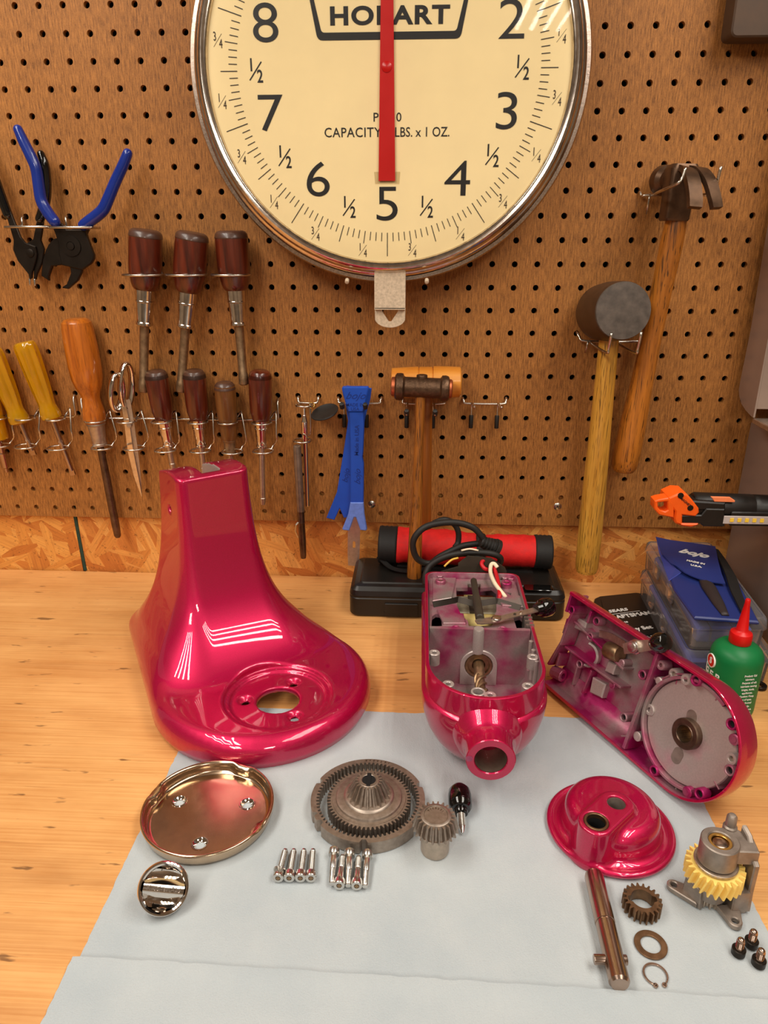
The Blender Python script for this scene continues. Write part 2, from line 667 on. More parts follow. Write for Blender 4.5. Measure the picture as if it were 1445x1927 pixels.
def rrect(x0, y0, x1, y1, r, n=5):
    out = []
    for cx, cy, a in ((x1 - r, y1 - r, 0), (x0 + r, y1 - r, pi / 2), (x0 + r, y0 + r, pi), (x1 - r, y0 + r, 1.5 * pi)):
        for k in range(n + 1):
            t = a + k / n * pi / 2
            out.append((cx + r * cos(t), cy + r * sin(t)))
    return out


def prism(bm, outline, z0, z1, M=None, holes=(), bev=0.0):
    """outline (with holes) extruded from z0 to z1 in M; bev rounds the rims a little"""
    M = M or I4()
    t = bmesh.new()
    loops = [list(outline)] + [list(h) for h in holes]
    edges = []
    for lp in loops:
        vs = [t.verts.new((x, y, 0)) for x, y in lp]
        for k in range(len(vs)):
            edges.append(t.edges.new((vs[k], vs[(k + 1) % len(vs)])))
    bmesh.ops.triangle_fill(t, use_beauty=True, use_dissolve=False, edges=edges)
    flat = [[v.co.copy() for v in f.verts] for f in t.faces]
    t.free()
    if not holes and not flat:
        flat = [[Vector((x, y, 0)) for x, y in outline]]

    def inset(lp, d, hole):
        n = len(lp)
        area = sum(lp[k][0] * lp[(k + 1) % n][1] - lp[(k + 1) % n][0] * lp[k][1] for k in range(n))
        s = (1 if area > 0 else -1) * (-1 if hole else 1)
        out = []
        for k in range(n):
            p, q, r = Vector(lp[k - 1]), Vector(lp[k]), Vector(lp[(k + 1) % n])
            e1 = (q - p).normalized() if (q - p).length > 1e-9 else (r - q).normalized()
            e2 = (r - q).normalized() if (r - q).length > 1e-9 else e1
            n1 = Vector((-e1.y, e1.x)) * s
            n2 = Vector((-e2.y, e2.x)) * s
            nn = (n1 + n2)
            nn = nn.normalized() if nn.length > 1e-6 else n1
            c = max(0.4, nn.dot(n1))
            out.append(tuple(q + nn * (d / c)))
        return out
    key = {}

    def vert(x, y, z):
        k = (round(x, 7), round(y, 7), round(z, 7))
        if k not in key:
            key[k] = bm.verts.new(M @ Vector((x, y, z)))
        return key[k]
    if bev:
        mp = {}
        for li, lp in enumerate(loops):
            for a, b in zip(lp, inset(lp, bev, li > 0)):
                mp[(round(a[0], 6), round(a[1], 6))] = b
    for z in (z0, z1):
        for f in flat:
            vs = []
            for c in f:
                if bev:
                    b = mp.get((round(c.x, 6), round(c.y, 6)), (c.x, c.y))
                    vs.append(vert(b[0], b[1], z))
                else:
                    vs.append(vert(c.x, c.y, z))
            try:
                bm.faces.new(vs)
            except ValueError:
                pass
    sgn = 1 if z1 > z0 else -1
    for li, lp in enumerate(loops):
        ins = inset(lp, bev, li > 0) if bev else lp
        levels = [(ins, z0), (lp, z0 + bev * sgn), (lp, z1 - bev * sgn), (ins, z1)] if bev else [(lp, z0), (lp, z1)]
        for (la, za), (lb, zb) in zip(levels, levels[1:]):
            for k in range(len(lp)):
                k2 = (k + 1) % len(lp)
                vs = [vert(*la[k], za), vert(*la[k2], za), vert(*lb[k2], zb), vert(*lb[k], zb)]
                if len(set(vs)) == 4:
                    try:
                        bm.faces.new(vs)
                    except ValueError:
                        pass


def box(bm, x0, y0, z0, x1, y1, z1, M=None, bev=0.0, rad=0.0):
    if rad:
        prism(bm, rrect(x0, y0, x1, y1, rad), z0, z1, M, bev=bev)
    else:
        prism(bm, [(x0, y0), (x1, y0), (x1, y1), (x0, y1)], z0, z1, M, bev=bev)


def loft(bm, rings, cap0=True, cap1=True, closed=True):
    R = [[bm.verts.new(p) for p in r] for r in rings]
    n = len(R[0])
    for a, b in zip(R, R[1:]):
        for j in range(n if closed else n - 1):
            bm.faces.new((a[j], a[(j + 1) % n], b[(j + 1) % n], b[j]))
    if cap0:
        bm.faces.new(R[0])
    if cap1:
        bm.faces.new(R[-1])
    return R


def text_into(bm, s, size, M, align='CENTER', bold=0.0, shear=0.0, sx=1.0, depth=0.0002, space=1.0):
    """flat raised lettering; M's x runs along the line, z out of the surface"""
    cu = bpy.data.curves.new('t', 'FONT')
    cu.body = s
    cu.size = size
    cu.align_x = align
    cu.align_y = 'CENTER'
    cu.offset = bold * size
    cu.shear = shear
    cu.space_character = space
    cu.extrude = depth
    cu.resolution_u = 6 if size > 0.02 else 3
    ob = bpy.data.objects.new('t', cu)
    COL.objects.link(ob)
    bpy.context.view_layer.update()
    me = bpy.data.meshes.new_from_object(ob.evaluated_get(bpy.context.evaluated_depsgraph_get()))
    me.transform(M @ Matrix.Diagonal((sx, 1, 1, 1)))
    bm.from_mesh(me)
    bpy.data.objects.remove(ob)
    bpy.data.curves.remove(cu)
    bpy.data.meshes.remove(me)


def sdf_mesh(f, lo, hi, h, iters=5):
    """surface nets over a distance field, vertices settled onto the surface"""
    lo = np.array(lo, float)
    n = [int(math.ceil((hi[k] - lo[k]) / h)) + 1 for k in range(3)]
    ax = [lo[k] + h * np.arange(n[k]) for k in range(3)]
    X, Y, Z = np.meshgrid(*ax, indexing='ij')
    V = f(X, Y, Z)
    s = V < 0
    c = sum(s[a:n[0] - 1 + a, b:n[1] - 1 + b, d:n[2] - 1 + d].astype(int) for a in (0, 1) for b in (0, 1) for d in (0, 1))
    act = (c > 0) & (c < 8)
    idx = -np.ones(act.shape, int)
    ijk = np.argwhere(act)
    idx[act] = np.arange(len(ijk))
    P = np.zeros((len(ijk), 3))
    cnt = np.zeros(len(ijk))
    cor = [(a, b, d) for a in (0, 1) for b in (0, 1) for d in (0, 1)]
    for p in cor:
        for k in range(3):
            if p[k] == 0:
                q = list(p)
                q[k] = 1
                va = V[ijk[:, 0] + p[0], ijk[:, 1] + p[1], ijk[:, 2] + p[2]]
                vb = V[ijk[:, 0] + q[0], ijk[:, 1] + q[1], ijk[:, 2] + q[2]]
                m = (va < 0) != (vb < 0)
                t = np.where(m, va / np.where(m, va - vb, 1), 0)
                e = np.array(p, float)[None, :] + np.eye(3)[k][None, :] * t[:, None]
                P[m] += e[m]
                cnt[m] += 1
    P = lo + h * (ijk + P / cnt[:, None])
    quads = []
    for k in range(3):
        a, b = (k + 1) % 3, (k + 2) % 3
        sl0 = [slice(None)] * 3
        sl1 = [slice(None)] * 3
        sl0[k] = slice(0, -1)
        sl1[k] = slice(1, None)
        e = np.argwhere(s[tuple(sl0)] != s[tuple(sl1)])
        e = e[(e[:, a] > 0) & (e[:, b] > 0) & (e[:, a] < n[a] - 1) & (e[:, b] < n[b] - 1)]
        q = []
        for da, db in ((1, 1), (0, 1), (0, 0), (1, 0)):
            t = e.copy()
            t[:, a] -= da
            t[:, b] -= db
            q.append(idx[t[:, 0], t[:, 1], t[:, 2]])
        q = np.stack(q, 1)
        ins = s[e[:, 0], e[:, 1], e[:, 2]]
        q[~ins] = q[~ins][:, ::-1]
        quads.append(q)
    quads = np.concatenate(quads)
    ep = h * 0.05
    for _ in range(iters):
        v = f(P[:, 0], P[:, 1], P[:, 2])
        g = np.stack([(f(P[:, 0] + ep * (k == 0), P[:, 1] + ep * (k == 1), P[:, 2] + ep * (k == 2)) - f(P[:, 0] - ep * (k == 0), P[:, 1] - ep * (k == 1), P[:, 2] - ep * (k == 2))) / (2 * ep) for k in range(3)], 1)
        st = (v / np.maximum((g ** 2).sum(1), 0.15))[:, None] * g
        ln = np.linalg.norm(st, axis=1, keepdims=True)
        P -= st * np.minimum(1, h * 0.5 / np.maximum(ln, 1e-12)) * 0.8
    return P, quads


def sdf_into(bm, P, Q, M):
    vs = [bm.verts.new(M @ Vector(p)) for p in P]
    for q in Q:
        if len(set(q)) == 4:
            try:
                bm.faces.new([vs[k] for k in q])
            except ValueError:
                pass


def smin(a, b, k):
    h = np.clip(0.5 + 0.5 * (b - a) / k, 0, 1)
    return b + (a - b) * h - k * h * (1 - h)


def smax(a, b, k):
    return -smin(-a, -b, k)


def sd_poly(px, py, poly):
    poly = np.array(poly)
    d = np.full(px.shape, 1e9)
    s = np.ones(px.shape)
    n = len(poly)
    for i in range(n):
        j = (i - 1) % n
        ex, ey = poly[j] - poly[i]
        wx, wy = px - poly[i][0], py - poly[i][1]
        t = np.clip((wx * ex + wy * ey) / (ex * ex + ey * ey), 0, 1)
        d = np.minimum(d, (wx - ex * t) ** 2 + (wy - ey * t) ** 2)
        c1 = py >= poly[i][1]
        c2 = py < poly[j][1]
        c3 = ex * wy > ey * wx
        fl = (c1 & c2 & c3) | (~c1 & ~c2 & ~c3)
        s = np.where(fl, -s, s)
    return s * np.sqrt(d)


def gear_outline(r0, r1, n, fill=0.5, top=0.5, ph=0.0):
    """teeth between r0 (root) and r1 (tip)"""
    out = []
    st = 2 * pi / n
    for k in range(n):
        a = k * st + ph
        for da, r in ((-fill / 2, r0), (-fill * top / 2, r1), (fill * top / 2, r1), (fill / 2, r0)):
            out.append((r * cos(a + da * st), r * sin(a + da * st)))
    return out


# ================================================================== THE SETTING
def setting():
    bm = bm_new()
    box(bm, -2.6, -5.0, -0.93, 2.6, 0.1, -0.90)
    obj('floor', bm, 'floor_paint', kind='structure')
    bm = bm_new()
    box(bm, -2.6, -5.0, 1.56, 2.6, 0.1, 1.60)
    obj('ceiling', bm, 'ceiling_paint', kind='structure')
    for nm, q in (('wall_left', (-2.64, -5.0, -2.6, 0.1)), ('wall_right', (2.6, -5.0, 2.64, 0.1)), ('wall_front', (-2.6, -5.04, 2.6, -5.0))):
        bm = bm_new()
        box(bm, q[0], q[1], -0.9, q[2], q[3], 1.56)
        obj(nm, bm, 'wall_paint', kind='structure')
    # the strand board behind the bench, in two sheets, and a sheet coloured black as the shade behind the peg board
    xs = W(147, 1000, 0.008).x
    bm = bm_new()
    box(bm, xs + 0.002, 0.008, -0.06, 1.1, 0.02, 0.130)
    obj('wall_back', bm, 'osb', kind='structure')
    bm = bm_new()
    prism(bm, [(-1.1, -0.06), (xs - 0.0005, -0.06), (xs - 0.0035, 0.130), (-1.1, 0.130)], -0.007, -0.02, frame((0, 0, 0), (0, -1, 0), (1, 0, 0)))
    e = obj('wall_back', bm, 'osb_pale', kind='structure')
    bm = bm_new()
    prism(bm, [(xs - 0.0005, -0.0), (xs + 0.0035, -0.0), (xs - 0.000, 0.130), (xs - 0.0040, 0.130)], -0.0068, -0.018, frame((0, 0, 0), (0, -1, 0), (1, 0, 0)))
    obj('trim_1', bm, 'green_edge', kind='structure')
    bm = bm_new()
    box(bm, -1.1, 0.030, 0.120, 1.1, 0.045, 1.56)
    obj('wall_back', bm, 'shade_black', kind='structure')


setting()


def pegboard():
    t = thing('pegboard', 'brown hardboard peg board covering the wall behind the bench', 'pegboard', (0, 0.003, 0.082))
    P = 0.0254
    r = 0.0033
    bm = bm_new()
    N = 14
    cache = {}

    def vv(x, y, z):
        k = (round(x, 5), round(y, 5), round(z, 5))
        if k not in cache:
            cache[k] = bm.verts.new((x, y, z))
        return cache[k]
    h = P / 2
    for i in range(-18, 34):
        for j in range(-8, 23):
            cx = (i - 16.8794) * P
            cz = 0.42438 - (j - 9.02773) * P
            sq = []
            ci = []
            # outer points on the cell square (midpoints and corners) matched to the hole
            outer = [(h, 0), (h, h / 2), (h, h), (h / 2, h), (0, h), (-h / 2, h), (-h, h), (-h, h / 2), (-h, 0), (-h, -h / 2), (-h, -h), (-h / 2, -h), (0, -h), (h / 2, -h), (h, -h), (h, -h / 2)]
            jx, jz = random.uniform(-.0002, .0002), random.uniform(-.0002, .0002)
            for y, flip in ((0.0, False), (0.006, True)):
                o = [vv(cx + a, y, cz + b) for a, b in outer]
                c = [vv(cx + jx + r * cos(k * pi / 8), y, cz + jz + r * sin(k * pi / 8)) for k in range(16)]
                for k in range(16):
                    k2 = (k + 1) % 16
                    f = (o[k], o[k2], c[k2], c[k])
                    bm.faces.new(f if flip else f[::-1])
                if flip:
                    for k in range(16):
                        k2 = (k + 1) % 16
                        bm.faces.new((ci[k], ci[k2], c[k2], c[k]))
                ci = c
    # outer edge band
    edges = [e for e in bm.edges if len(e.link_faces) == 1]
    zl = 0.42438 - (22.5 - 9.02773) * P
    low = [e for e in edges if abs(e.verts[0].co.z - zl) < 1e-5 and abs(e.verts[1].co.z - zl) < 1e-5]
    fr = sorted({v for e in low for v in e.verts if v.co.y < 0.001}, key=lambda v: v.co.x)
    bk = sorted({v for e in low for v in e.verts if v.co.y > 0.001}, key=lambda v: v.co.x)
    for a, b, c, d in zip(fr, fr[1:], bk[1:], bk):
        bm.faces.new((a, b, c, d))
    obj('panel', bm, 'pegboard', t, ang=30)
    # two screw heads holding the lower edge
    for px, py in ((699, 949), (1049, 953)):
        p = W(px, py, 0)
        M = frame(p, (0, -1, 0), (1, 0, 0))
        bm = bm_new()
        lathe(bm, [(0.0049, -0.001), (0.0049, 0.0004), (0.0036, 0.0012), (0, 0.0014)], M, 20)
        s = obj('screw_head', bm, 'zinc', t)
        bm = bm_new()
        for a in (0.4, 0.4 + pi / 2):
            box(bm, -0.0022, -0.0004, 0.0011, 0.0022, 0.0004, 0.0017, M @ Rm(a, 'Z'))
        obj('cross_slot', bm, 'shade_black', s)


pegboard()


def workbench():
    t = thing('workbench', 'pale plywood workbench top with scratches and stains', 'workbench', (0, -0.37, -0.9))
    bm = bm_new()
    box(bm, -1.15, -0.78, -0.022, 1.15, 0.0052, 0.0, bev=0.001)
    obj('worktop', bm, 'plywood', t)
    for x in (-1.05, 1.05):
        for y in (-0.70, -0.05):
            bm = bm_new()
            box(bm, x - 0.04, y - 0.04, -0.9, x + 0.04, y + 0.04, -0.022, bev=0.003)
            obj('leg', bm, 'wood_ash', t)


workbench()


def towels():
    def sheet(x0, x1, y0, y1, z, label, seed, ragged):
        rnd = random.Random(seed)
        nx, ny = 80, 70
        bm = bm_new()
        G = []
        for j in range(ny + 1):
            row = []
            for i in range(nx + 1):
                u, v = i / nx, j / ny
                x = x0 + (x1 - x0) * u
                yt = y1 + (B(135, 1806).y + (B(1100, 1868).y - B(135, 1806).y) * (x + 0.2) / 0.35 if label.startswith('front') else 0)
                y = y0 + (yt - y0) * v
                if i in (0, nx):
                    x += rnd.uniform(-ragged, ragged)
                if j in (0, ny):
                    y += rnd.uniform(-ragged, ragged)
                fold = 0.0011 * math.exp(-((x - 0.0125) / 0.004) ** 2)
                zz = z + 0.0003 + fold + 0.0004 * sin(31 * x + 9 * y + seed) * sin(17 * y - 5 * x)
                if label.startswith('front'):
                    zz += 0.0015 * math.exp(-((v - 1) / 0.05) ** 2)
                row.append(bm.verts.new((x, y, zz + 0.0005)))
            G.append(row)
        for j in range(ny):
            for i in range(nx):
                bm.faces.new((G[j][i], G[j][i + 1], G[j + 1][i + 1], G[j + 1][i]))
        r = bmesh.ops.extrude_face_region(bm, geom=bm.faces[:])
        for v in [g for g in r['geom'] if isinstance(g, bmesh.types.BMVert)]:
            v.co.z -= 0.0005
        return tag(obj('paper_towel', bm, 'towel', ang=60), label, 'towel')
    sheet(-0.209, 0.234, -0.580, -0.2885, 0.0, 'pale blue paper towel spread under the mixer parts', 1, 0.0004)
    sheet(-0.2125, 0.232, -0.775, 0.0, 0.0009, 'front pale blue paper towel with no parts on it, overlapping the other towel', 2, 0.0005)


towels()


# ================================================================== THE DIAL SCALE
def dial():
    C = Vector((-0.037, -0.062, 0.580))
    M = frame(C, (0, -1, 0), (1, 0, 0))          # x right, y up, z toward the room
    t = thing('dial_scale', 'large round chrome rimmed hanging scale dial with cream face', 'scale', (C.x, C.y, C.z - 0.197))
    bm = bm_new()
    lathe(bm, [(0, -0.054), (0.150, -0.054), (0.186, -0.045), (0.1925, -0.028), (0.1925, -0.012), (0.0, -0.012)], M, 96)
    obj('case', bm, 'dark_steel', t)
    bm = bm_new()
    lathe(bm, [(0.1905, -0.024), (0.1965, -0.026), (0.1978, -0.022), (0.1978, -0.013), (0.1962, -0.0095), (0.1925, -0.009), (0.1905, -0.012), (0.1905, -0.024)], M, 128)
    obj('back_rim', bm, 'pitted_chrome', t)
    bm = bm_new()
    lathe(bm, [(0.186, -0.012), (0.1910, -0.010), (0.1915, -0.006), (0.1895, -0.003), (0.1880, -0.0025), (0.1872, 0.001), (0.1850, 0.0048), (0.1822, 0.0062), (0.1805, 0.0058), (0.1795, 0.0046), (0.1782, 0.0048), (0.1768, 0.0036), (0.1760, 0.0010), (0.1760, -0.002), (0.180, -0.006)], M, 128)
    obj('bezel', bm, 'worn_chrome', t)
    # face: its outer band is a shallow step that carries the ticks
    bm = bm_new()
    lathe(bm, [(0, 0.0), (0.1455, 0.0), (0.1468, 0.0004), (0.1765, 0.0006), (0.178, -0.004), (0, -0.004)], M, 128)
    face = obj('face', bm, 'dial_cream', t)
    bm = bm_new()
    for k in range(160):
        a = k * 2 * pi / 160
        if k % 16 == 0:
            r0, r1, w = 0.1475, 0.1705, 0.00075
        elif k % 8 == 0:
            r0, r1, w = 0.1475, 0.1640, 0.0007
        elif k % 4 == 0:
            r0, r1, w = 0.1475, 0.1598, 0.00065
        else:
            r0, r1, w = 0.1475, 0.1558, 0.00065
        Q = M @ Rm(a, 'Z') @ T(0, -(r0 + r1) / 2, 0.0006)
        box(bm, -w / 2, -(r1 - r0) / 2, 0, w / 2, (r1 - r0) / 2, 0.0003, Q)
    obj('tick_marks', bm, 'ink', face)
    for n in range(10):
        a = radians((n - 5) * 36)
        # n pounds: 5 at the bottom, rising counter-clockwise seen from the room
        d = Vector((-sin(a), -cos(a), 0))
        bm = bm_new()
        text_into(bm, str(n), 0.0470, M @ T(d * (0.1215 if n in (4, 5, 6) else 0.1235)) @ T(0, 0, 0.0002), bold=-0.004, sx=1.22)
        obj('numeral', bm, 'ink', face, ang=-1)
        a = radians((n + 0.5 - 5) * 36)
        d = Vector((-sin(a), -cos(a), 0)) * 0.1295
        bs = bm_new()
        for s, dx, dy in (('1', -0.0040, 0.0048), ('2', 0.0042, -0.0050)):
            text_into(bs, s, 0.0155, M @ T(d + Vector((dx, dy, 0.0002))), bold=0.014, sx=0.78)
        box(bs, -0.0100, -0.0006, 0, 0.0100, 0.0006, 0.0002, M @ T(d + Vector((0, 0, 0.0001))) @ Rm(radians(52), 'Z'))
        obj('half_fraction', bs, 'ink', face, ang=-1)
        for q, s in ((0.25, '1'), (0.75, '3')):
            a = radians((n + q - 5) * 36)
            d = Vector((-sin(a), -cos(a), 0)) * 0.1668
            bq = bm_new()
            for g, dx, dy in ((s, -0.0026, 0.0030), ('4', 0.0029, -0.0032)):
                text_into(bq, g, 0.0108, M @ T(d + Vector((dx, dy, 0.0008))), sx=0.62)
            box(bq, -0.0068, -0.00016, 0, 0.0068, 0.00016, 0.0002, M @ T(d + Vector((0, 0, 0.0006))) @ Rm(radians(52), 'Z'))
            obj('quarter_fraction', bq, 'ink_light', face, ang=-1)
    bm = bm_new()
    text_into(bm, 'CAPACITY', 0.0122, M @ T(-0.0350, -0.0545, 0.0002), bold=0.003, sx=0.94, space=1.08)
    text_into(bm, 'LBS. x 1 OZ.', 0.0122, M @ T(0.0345, -0.0545, 0.0002), bold=0.003, sx=0.86, space=1.0)
    text_into(bm, 'P', 0.0112, M @ T(-0.0118, -0.0412, 0.0002), bold=0.003)
    text_into(bm, '0', 0.0112, M @ T(0.0112, -0.0412, 0.0002), bold=0.003)
    obj('capacity_lettering', bm, 'ink', face, ang=-1)
    # maker's badge printed on the face
    bm = bm_new()

    def trap(w0, w1, y0, y1, r):
        pts = [(-w0, y1), (-w1, y0), (w1, y0), (w0, y1)]
        out = []
        for k in range(4):
            p, q, s = Vector(pts[k - 1]), Vector(pts[k]), Vector(pts[(k + 1) % 4])
            a = q + (p - q).normalized() * r
            b = q + (s - q).normalized() * r
            for j in range(5):
                u = j / 4
                out.append(tuple((1 - u) ** 2 * a + 2 * u * (1 - u) * q + u * u * b))
        return out
    prism(bm, trap(0.0765, 0.0685, 0.0248, 0.0655, 0.005), 0, 0.0002, M @ T(0.001, 0, 0.0002), holes=[trap(0.0715, 0.0645, 0.0312, 0.0600, 0.003)])
    text_into(bm, 'HOBART', 0.0205, M @ T(0.0012, 0.0438, 0.0002), bold=0.034, sx=1.30, space=1.12)
    obj('badge_lettering', bm, 'ink', face, ang=-1)
    # pointer
    bm = bm_new()
    prism(bm, [(-0.0090, -0.0985), (0.0080, -0.0985), (0.0052, 0.075), (-0.0062, 0.075)], 0.0016, 0.0028, M, bev=0.0002)
    h = obj('pointer', bm, 'red_pointer', t)
    bm = bm_new()
    lathe(bm, [(0.0050, 0.0028), (0.0048, 0.0036), (0.003, 0.0044), (0, 0.0047)], M @ T(-0.0008, 0.0018, 0), 24)
    obj('rivet', bm, 'red_pointer', h)
    bm = bm_new()
    cyl(bm, 0.004, 0, 0.0016, M @ T(-0.0008, 0.0018, 0))
    obj('spindle', bm, 'steel', h)
    bm = bm_new()
    prism(bm, [(-0.0125, -0.1012), (0.0120, -0.1012), (0.0130, -0.0900), (-0.0135, -0.0900)], 0.0001, 0.0005, M)
    obj('tape_piece', bm, 'tape', h)
    bm = bm_new()
    lathe(bm, [(0, 0.0064), (0.09, 0.0062), (0.150, 0.0056), (0.1775, 0.0048), (0.1775, 0.0042), (0.150, 0.0050), (0.09, 0.0056), (0, 0.0058)], M, 96)
    obj('glass', bm, 'glass', t)
    # latch clip and the beige hanging tab under the case
    bm = bm_new()
    box(bm, -0.0022, -0.006, -0.0005, 0.0022, 0.006, 0.0012, M @ T(0.0015, -0.1925, -0.002) @ Rm(0.3, 'X'), bev=0.0004)
    obj('latch_clip', bm, 'chrome', t)
    bm = bm_new()
    x0, x1 = 0.0, 0.0
    a, b = W(704, 545, -0.066), W(763, 545, -0.066)
    cx = (a.x + b.x) / 2 - C.x
    hw = (b.x - a.x) / 2
    zt, zm, zb = W(733, 528, -0.066).z - C.z, W(733, 582, -0.066).z - C.z, W(733, 617, -0.060).z - C.z
    box(bm, -hw, zm, 0, hw, zt + 0.012, 0.0018, M @ T(cx, 0, 0.0), bev=0.0004)
    r = hw
    # the folded lower lip with its triangular opening
    out = [(-r, zm + 0.001)] + [(r * cos(pi + k * pi / 16), zb + r * 0.62 + 0.62 * r * sin(pi + k * pi / 16) * 1.0) for k in range(1, 16)] + [(r, zm + 0.001)]
    tri = [(-r * 0.52, zm - 0.001), (-r * 0.5, zm - 0.003), (-r * 0.08, zb + 0.0068), (r * 0.08, zb + 0.0068), (r * 0.5, zm - 0.003), (r * 0.52, zm - 0.001)]
    prism(bm, out, -0.0045, -0.003, M @ T(cx, 0, 0), holes=[tri], bev=0.0003)
    box(bm, -r, zm - 0.0006, -0.0045, r, zm + 0.0012, 0.0018, M @ T(cx, 0, 0))
    tab = obj('hanging_tab', bm, 'beige_paint', t)
    for px in (653, 803):
        p = W(px, 528, -0.066)
        bm = bm_new()
        cyl(bm, 0.0022, -0.002, 0.0035, frame(p, (0, -1, -0.6)), 12, 0.0006)
        obj('rim_screw', bm, 'beige_paint', t)


dial()


# ================================================================== TOOLS ON THE WALL
def axis_parts(root, A, Bp, YA, YB, parts, seg=24):
    """turned pieces along one straight axis; parts: (name, material, [(px along, px radius), ...])"""
    a, b = W(*A, YA), W(*Bp, YB)
    Lp = math.hypot(Bp[0] - A[0], Bp[1] - A[1])
    M = frame(a, b - a)
    k = (b - a).length / Lp
    m = mpp((a + b) / 2)
    out = []
    for name, mat, prof in parts:
        bm = bm_new()
        pr = [(r * m, s * k) for s, r in prof]
        pr = [(0, pr[0][1])] + pr + [(0, pr[-1][1])]
        lathe(bm, pr, M, seg)
        out.append(obj(name, bm, mat, root, ang=30))
    return M, k, m, out


def single_ring_holder(A, ring_px, hole_px, r, y, label):
    """a wire ring that stands out from the board with a bent end in a hole"""
    c = W(*ring_px, y)
    hole = W(*hole_px, 0.004)
    t = thing('wire_tool_holder', label, 'holder', (c.x, 0, c.z), 'single ring holders on the peg board')
    bm = bm_new()
    pts = [Vector((hole.x, 0.009, hole.z + 0.001)), Vector((hole.x, -0.002, hole.z)), Vector((hole.x, -0.0045, hole.z - 0.004)), Vector((hole.x, -0.005, c.z + 0.002)), Vector((hole.x - 0.001, -0.007, c.z))]
    ring = [Vector((c.x + r * cos(a), y + r * 0.9 * sin(a), c.z)) for a in np.linspace(0.9, -2 * pi + 1.6, 30)]
    sweep(bm, smooth_pts(pts, 4)[:-1] + ring, 0.0014, 8)
    obj('wire', bm, 'wire', t, ang=0)
    return t


def big_screwdrivers():
    spec = (
        ((274, 432), (270, 738), 'large dark red wooden screwdriver, leftmost of the upper three', (233, 307, 493)),
        ((362, 437), (340, 738), 'large dark red wooden screwdriver, middle of the upper three', (314, 389, 493)),
        ((434, 434), (459, 724), 'large dark red wooden screwdriver under the dial, rightmost of the upper three', (399, 470, 495)),
    )
    nm = ('leftmost', 'middle', 'rightmost')
    for k, (a, b, lab, (x0, x1, hy)) in enumerate(spec):
        y = -0.026
        t = thing('screwdriver', lab, 'screwdriver', W(*a, y), 'large screwdrivers in single ring holders')
        L = math.hypot(b[0] - a[0], b[1] - a[1])
        M, kk, m, o = axis_parts(t, a, b, y, y + 0.006, [
            ('handle', 'wood_red', [(11, 29.5), (22, 30), (60, 30), (78, 29), (86, 27), (96, 25), (103, 22.5), (107, 19)]),
            ('end_cap', 'wood_cap', [(0, 22), (2, 26), (6, 29), (12, 30.2), (14, 29.5)]),
            ('ferrule', 'worn_chrome', [(107, 17.2), (126, 16.6), (127, 17.2), (129, 17.2), (130, 16.0), (166, 14.2), (168, 15.4), (172, 15.4), (174, 13)]),
            ('shaft', 'tarnish', [(172, 8.8), (L - 24, 8.4), (L - 22, 9.4), (L - 2, 9.0), (L, 7)]),
        ])
        single_ring_holder(a, ((x0 + x1) / 2, 517), (x1, hy), (x1 - x0) / 2 * m, -0.024, 'wire ring holder carrying the %s of the upper three screwdrivers' % nm[k])


big_screwdrivers()


def ring_rack(stations, rail_y, x_left, x_right, ends, label, root_px):
    t = thing('wire_tool_rack', label, 'rack', W(*root_px, -0.01), 'long wire racks')
    rail = W((x_left + x_right) / 2, rail_y, -0.006)
    bm = bm_new()
    z = rail.z
    pts = []
    xl, xr = W(x_left, rail_y, -0.006).x, W(x_right, rail_y, -0.006).x
    up = 0.026
    a = [Vector((xl, -0.006, z))]
    b = [Vector((xr, -0.006, z))]
    if 'L' in ends:
        a = [Vector((xl, 0.010, z + up)), Vector((xl, -0.003, z + up)), Vector((xl, -0.006, z + up - 0.004)), Vector((xl, -0.006, z + 0.003)), Vector((xl + 0.003, -0.006, z))]
    if 'R' in ends:
        b = [Vector((xr - 0.003, -0.006, z)), Vector((xr, -0.006, z + 0.003)), Vector((xr, -0.006, z + up - 0.004)), Vector((xr, -0.003, z + up)), Vector((xr, 0.010, z + up))]
    sweep(bm, a + b, 0.0014, 8)
    obj('rail', bm, 'wire', t, ang=0)
    for (ux, uy), (lx, ly), r in stations:
        y = -0.021
        u = W(ux, uy, y)
        l = W(lx, ly, y - 0.004)
        m = mpp(u)
        R = r * m
        R2 = 19.5 * m
        bm = bm_new()
        s = [Vector((u.x - R * 0.9, -0.006, z))]
        ring = [Vector((u.x + R * cos(q), y + R * sin(q), z + 0.0005)) for q in np.linspace(pi - 0.9, pi * 2 + 0.9, 22)]
        link = [Vector((u.x + R * 1.15, -0.009, z + 0.010)), Vector((u.x + R * 1.35, -0.011, z + 0.012)), Vector((u.x + R * 1.45, -0.013, z + 0.008)), Vector((l.x + R2 * 1.25, -0.016, l.z + 0.020)), Vector((l.x + R2 * 1.30, -0.0165, l.z + 0.013)), Vector((l.x + R2 * 1.15, -0.014, l.z + 0.008)), Vector((l.x + R2 * 0.75, -0.010, l.z + 0.003))]
        ring2 = [Vector((l.x + R2 * cos(q), y - 0.004 + R2 * 0.95 * sin(q), l.z)) for q in np.linspace(0.85, 2 * pi + 0.45, 26)]
        sweep(bm, s + ring + link + ring2, 0.0012, 7)
        obj('double_ring', bm, 'wire', t, ang=0)
    return t


ring_rack([((-8, 779), (-2, 838), 17), ((45, 776), (48, 840), 17), ((103, 780), (109, 843), 17)], 783, -60, 143, 'R', 'left wire rack holding the yellow handled screwdrivers', (60, 783))
ring_rack([((178, 786), (192, 842), 18), ((238, 786), (252, 843), 18), ((303, 790), (311, 847), 18), ((372, 791), (377, 848), 18), ((428, 792), (437, 850), 17.5), ((492, 792), (495, 849), 18)], 789, 158, 524, 'LR', 'right wire rack holding scissors and wooden handled screwdrivers', (350, 789))


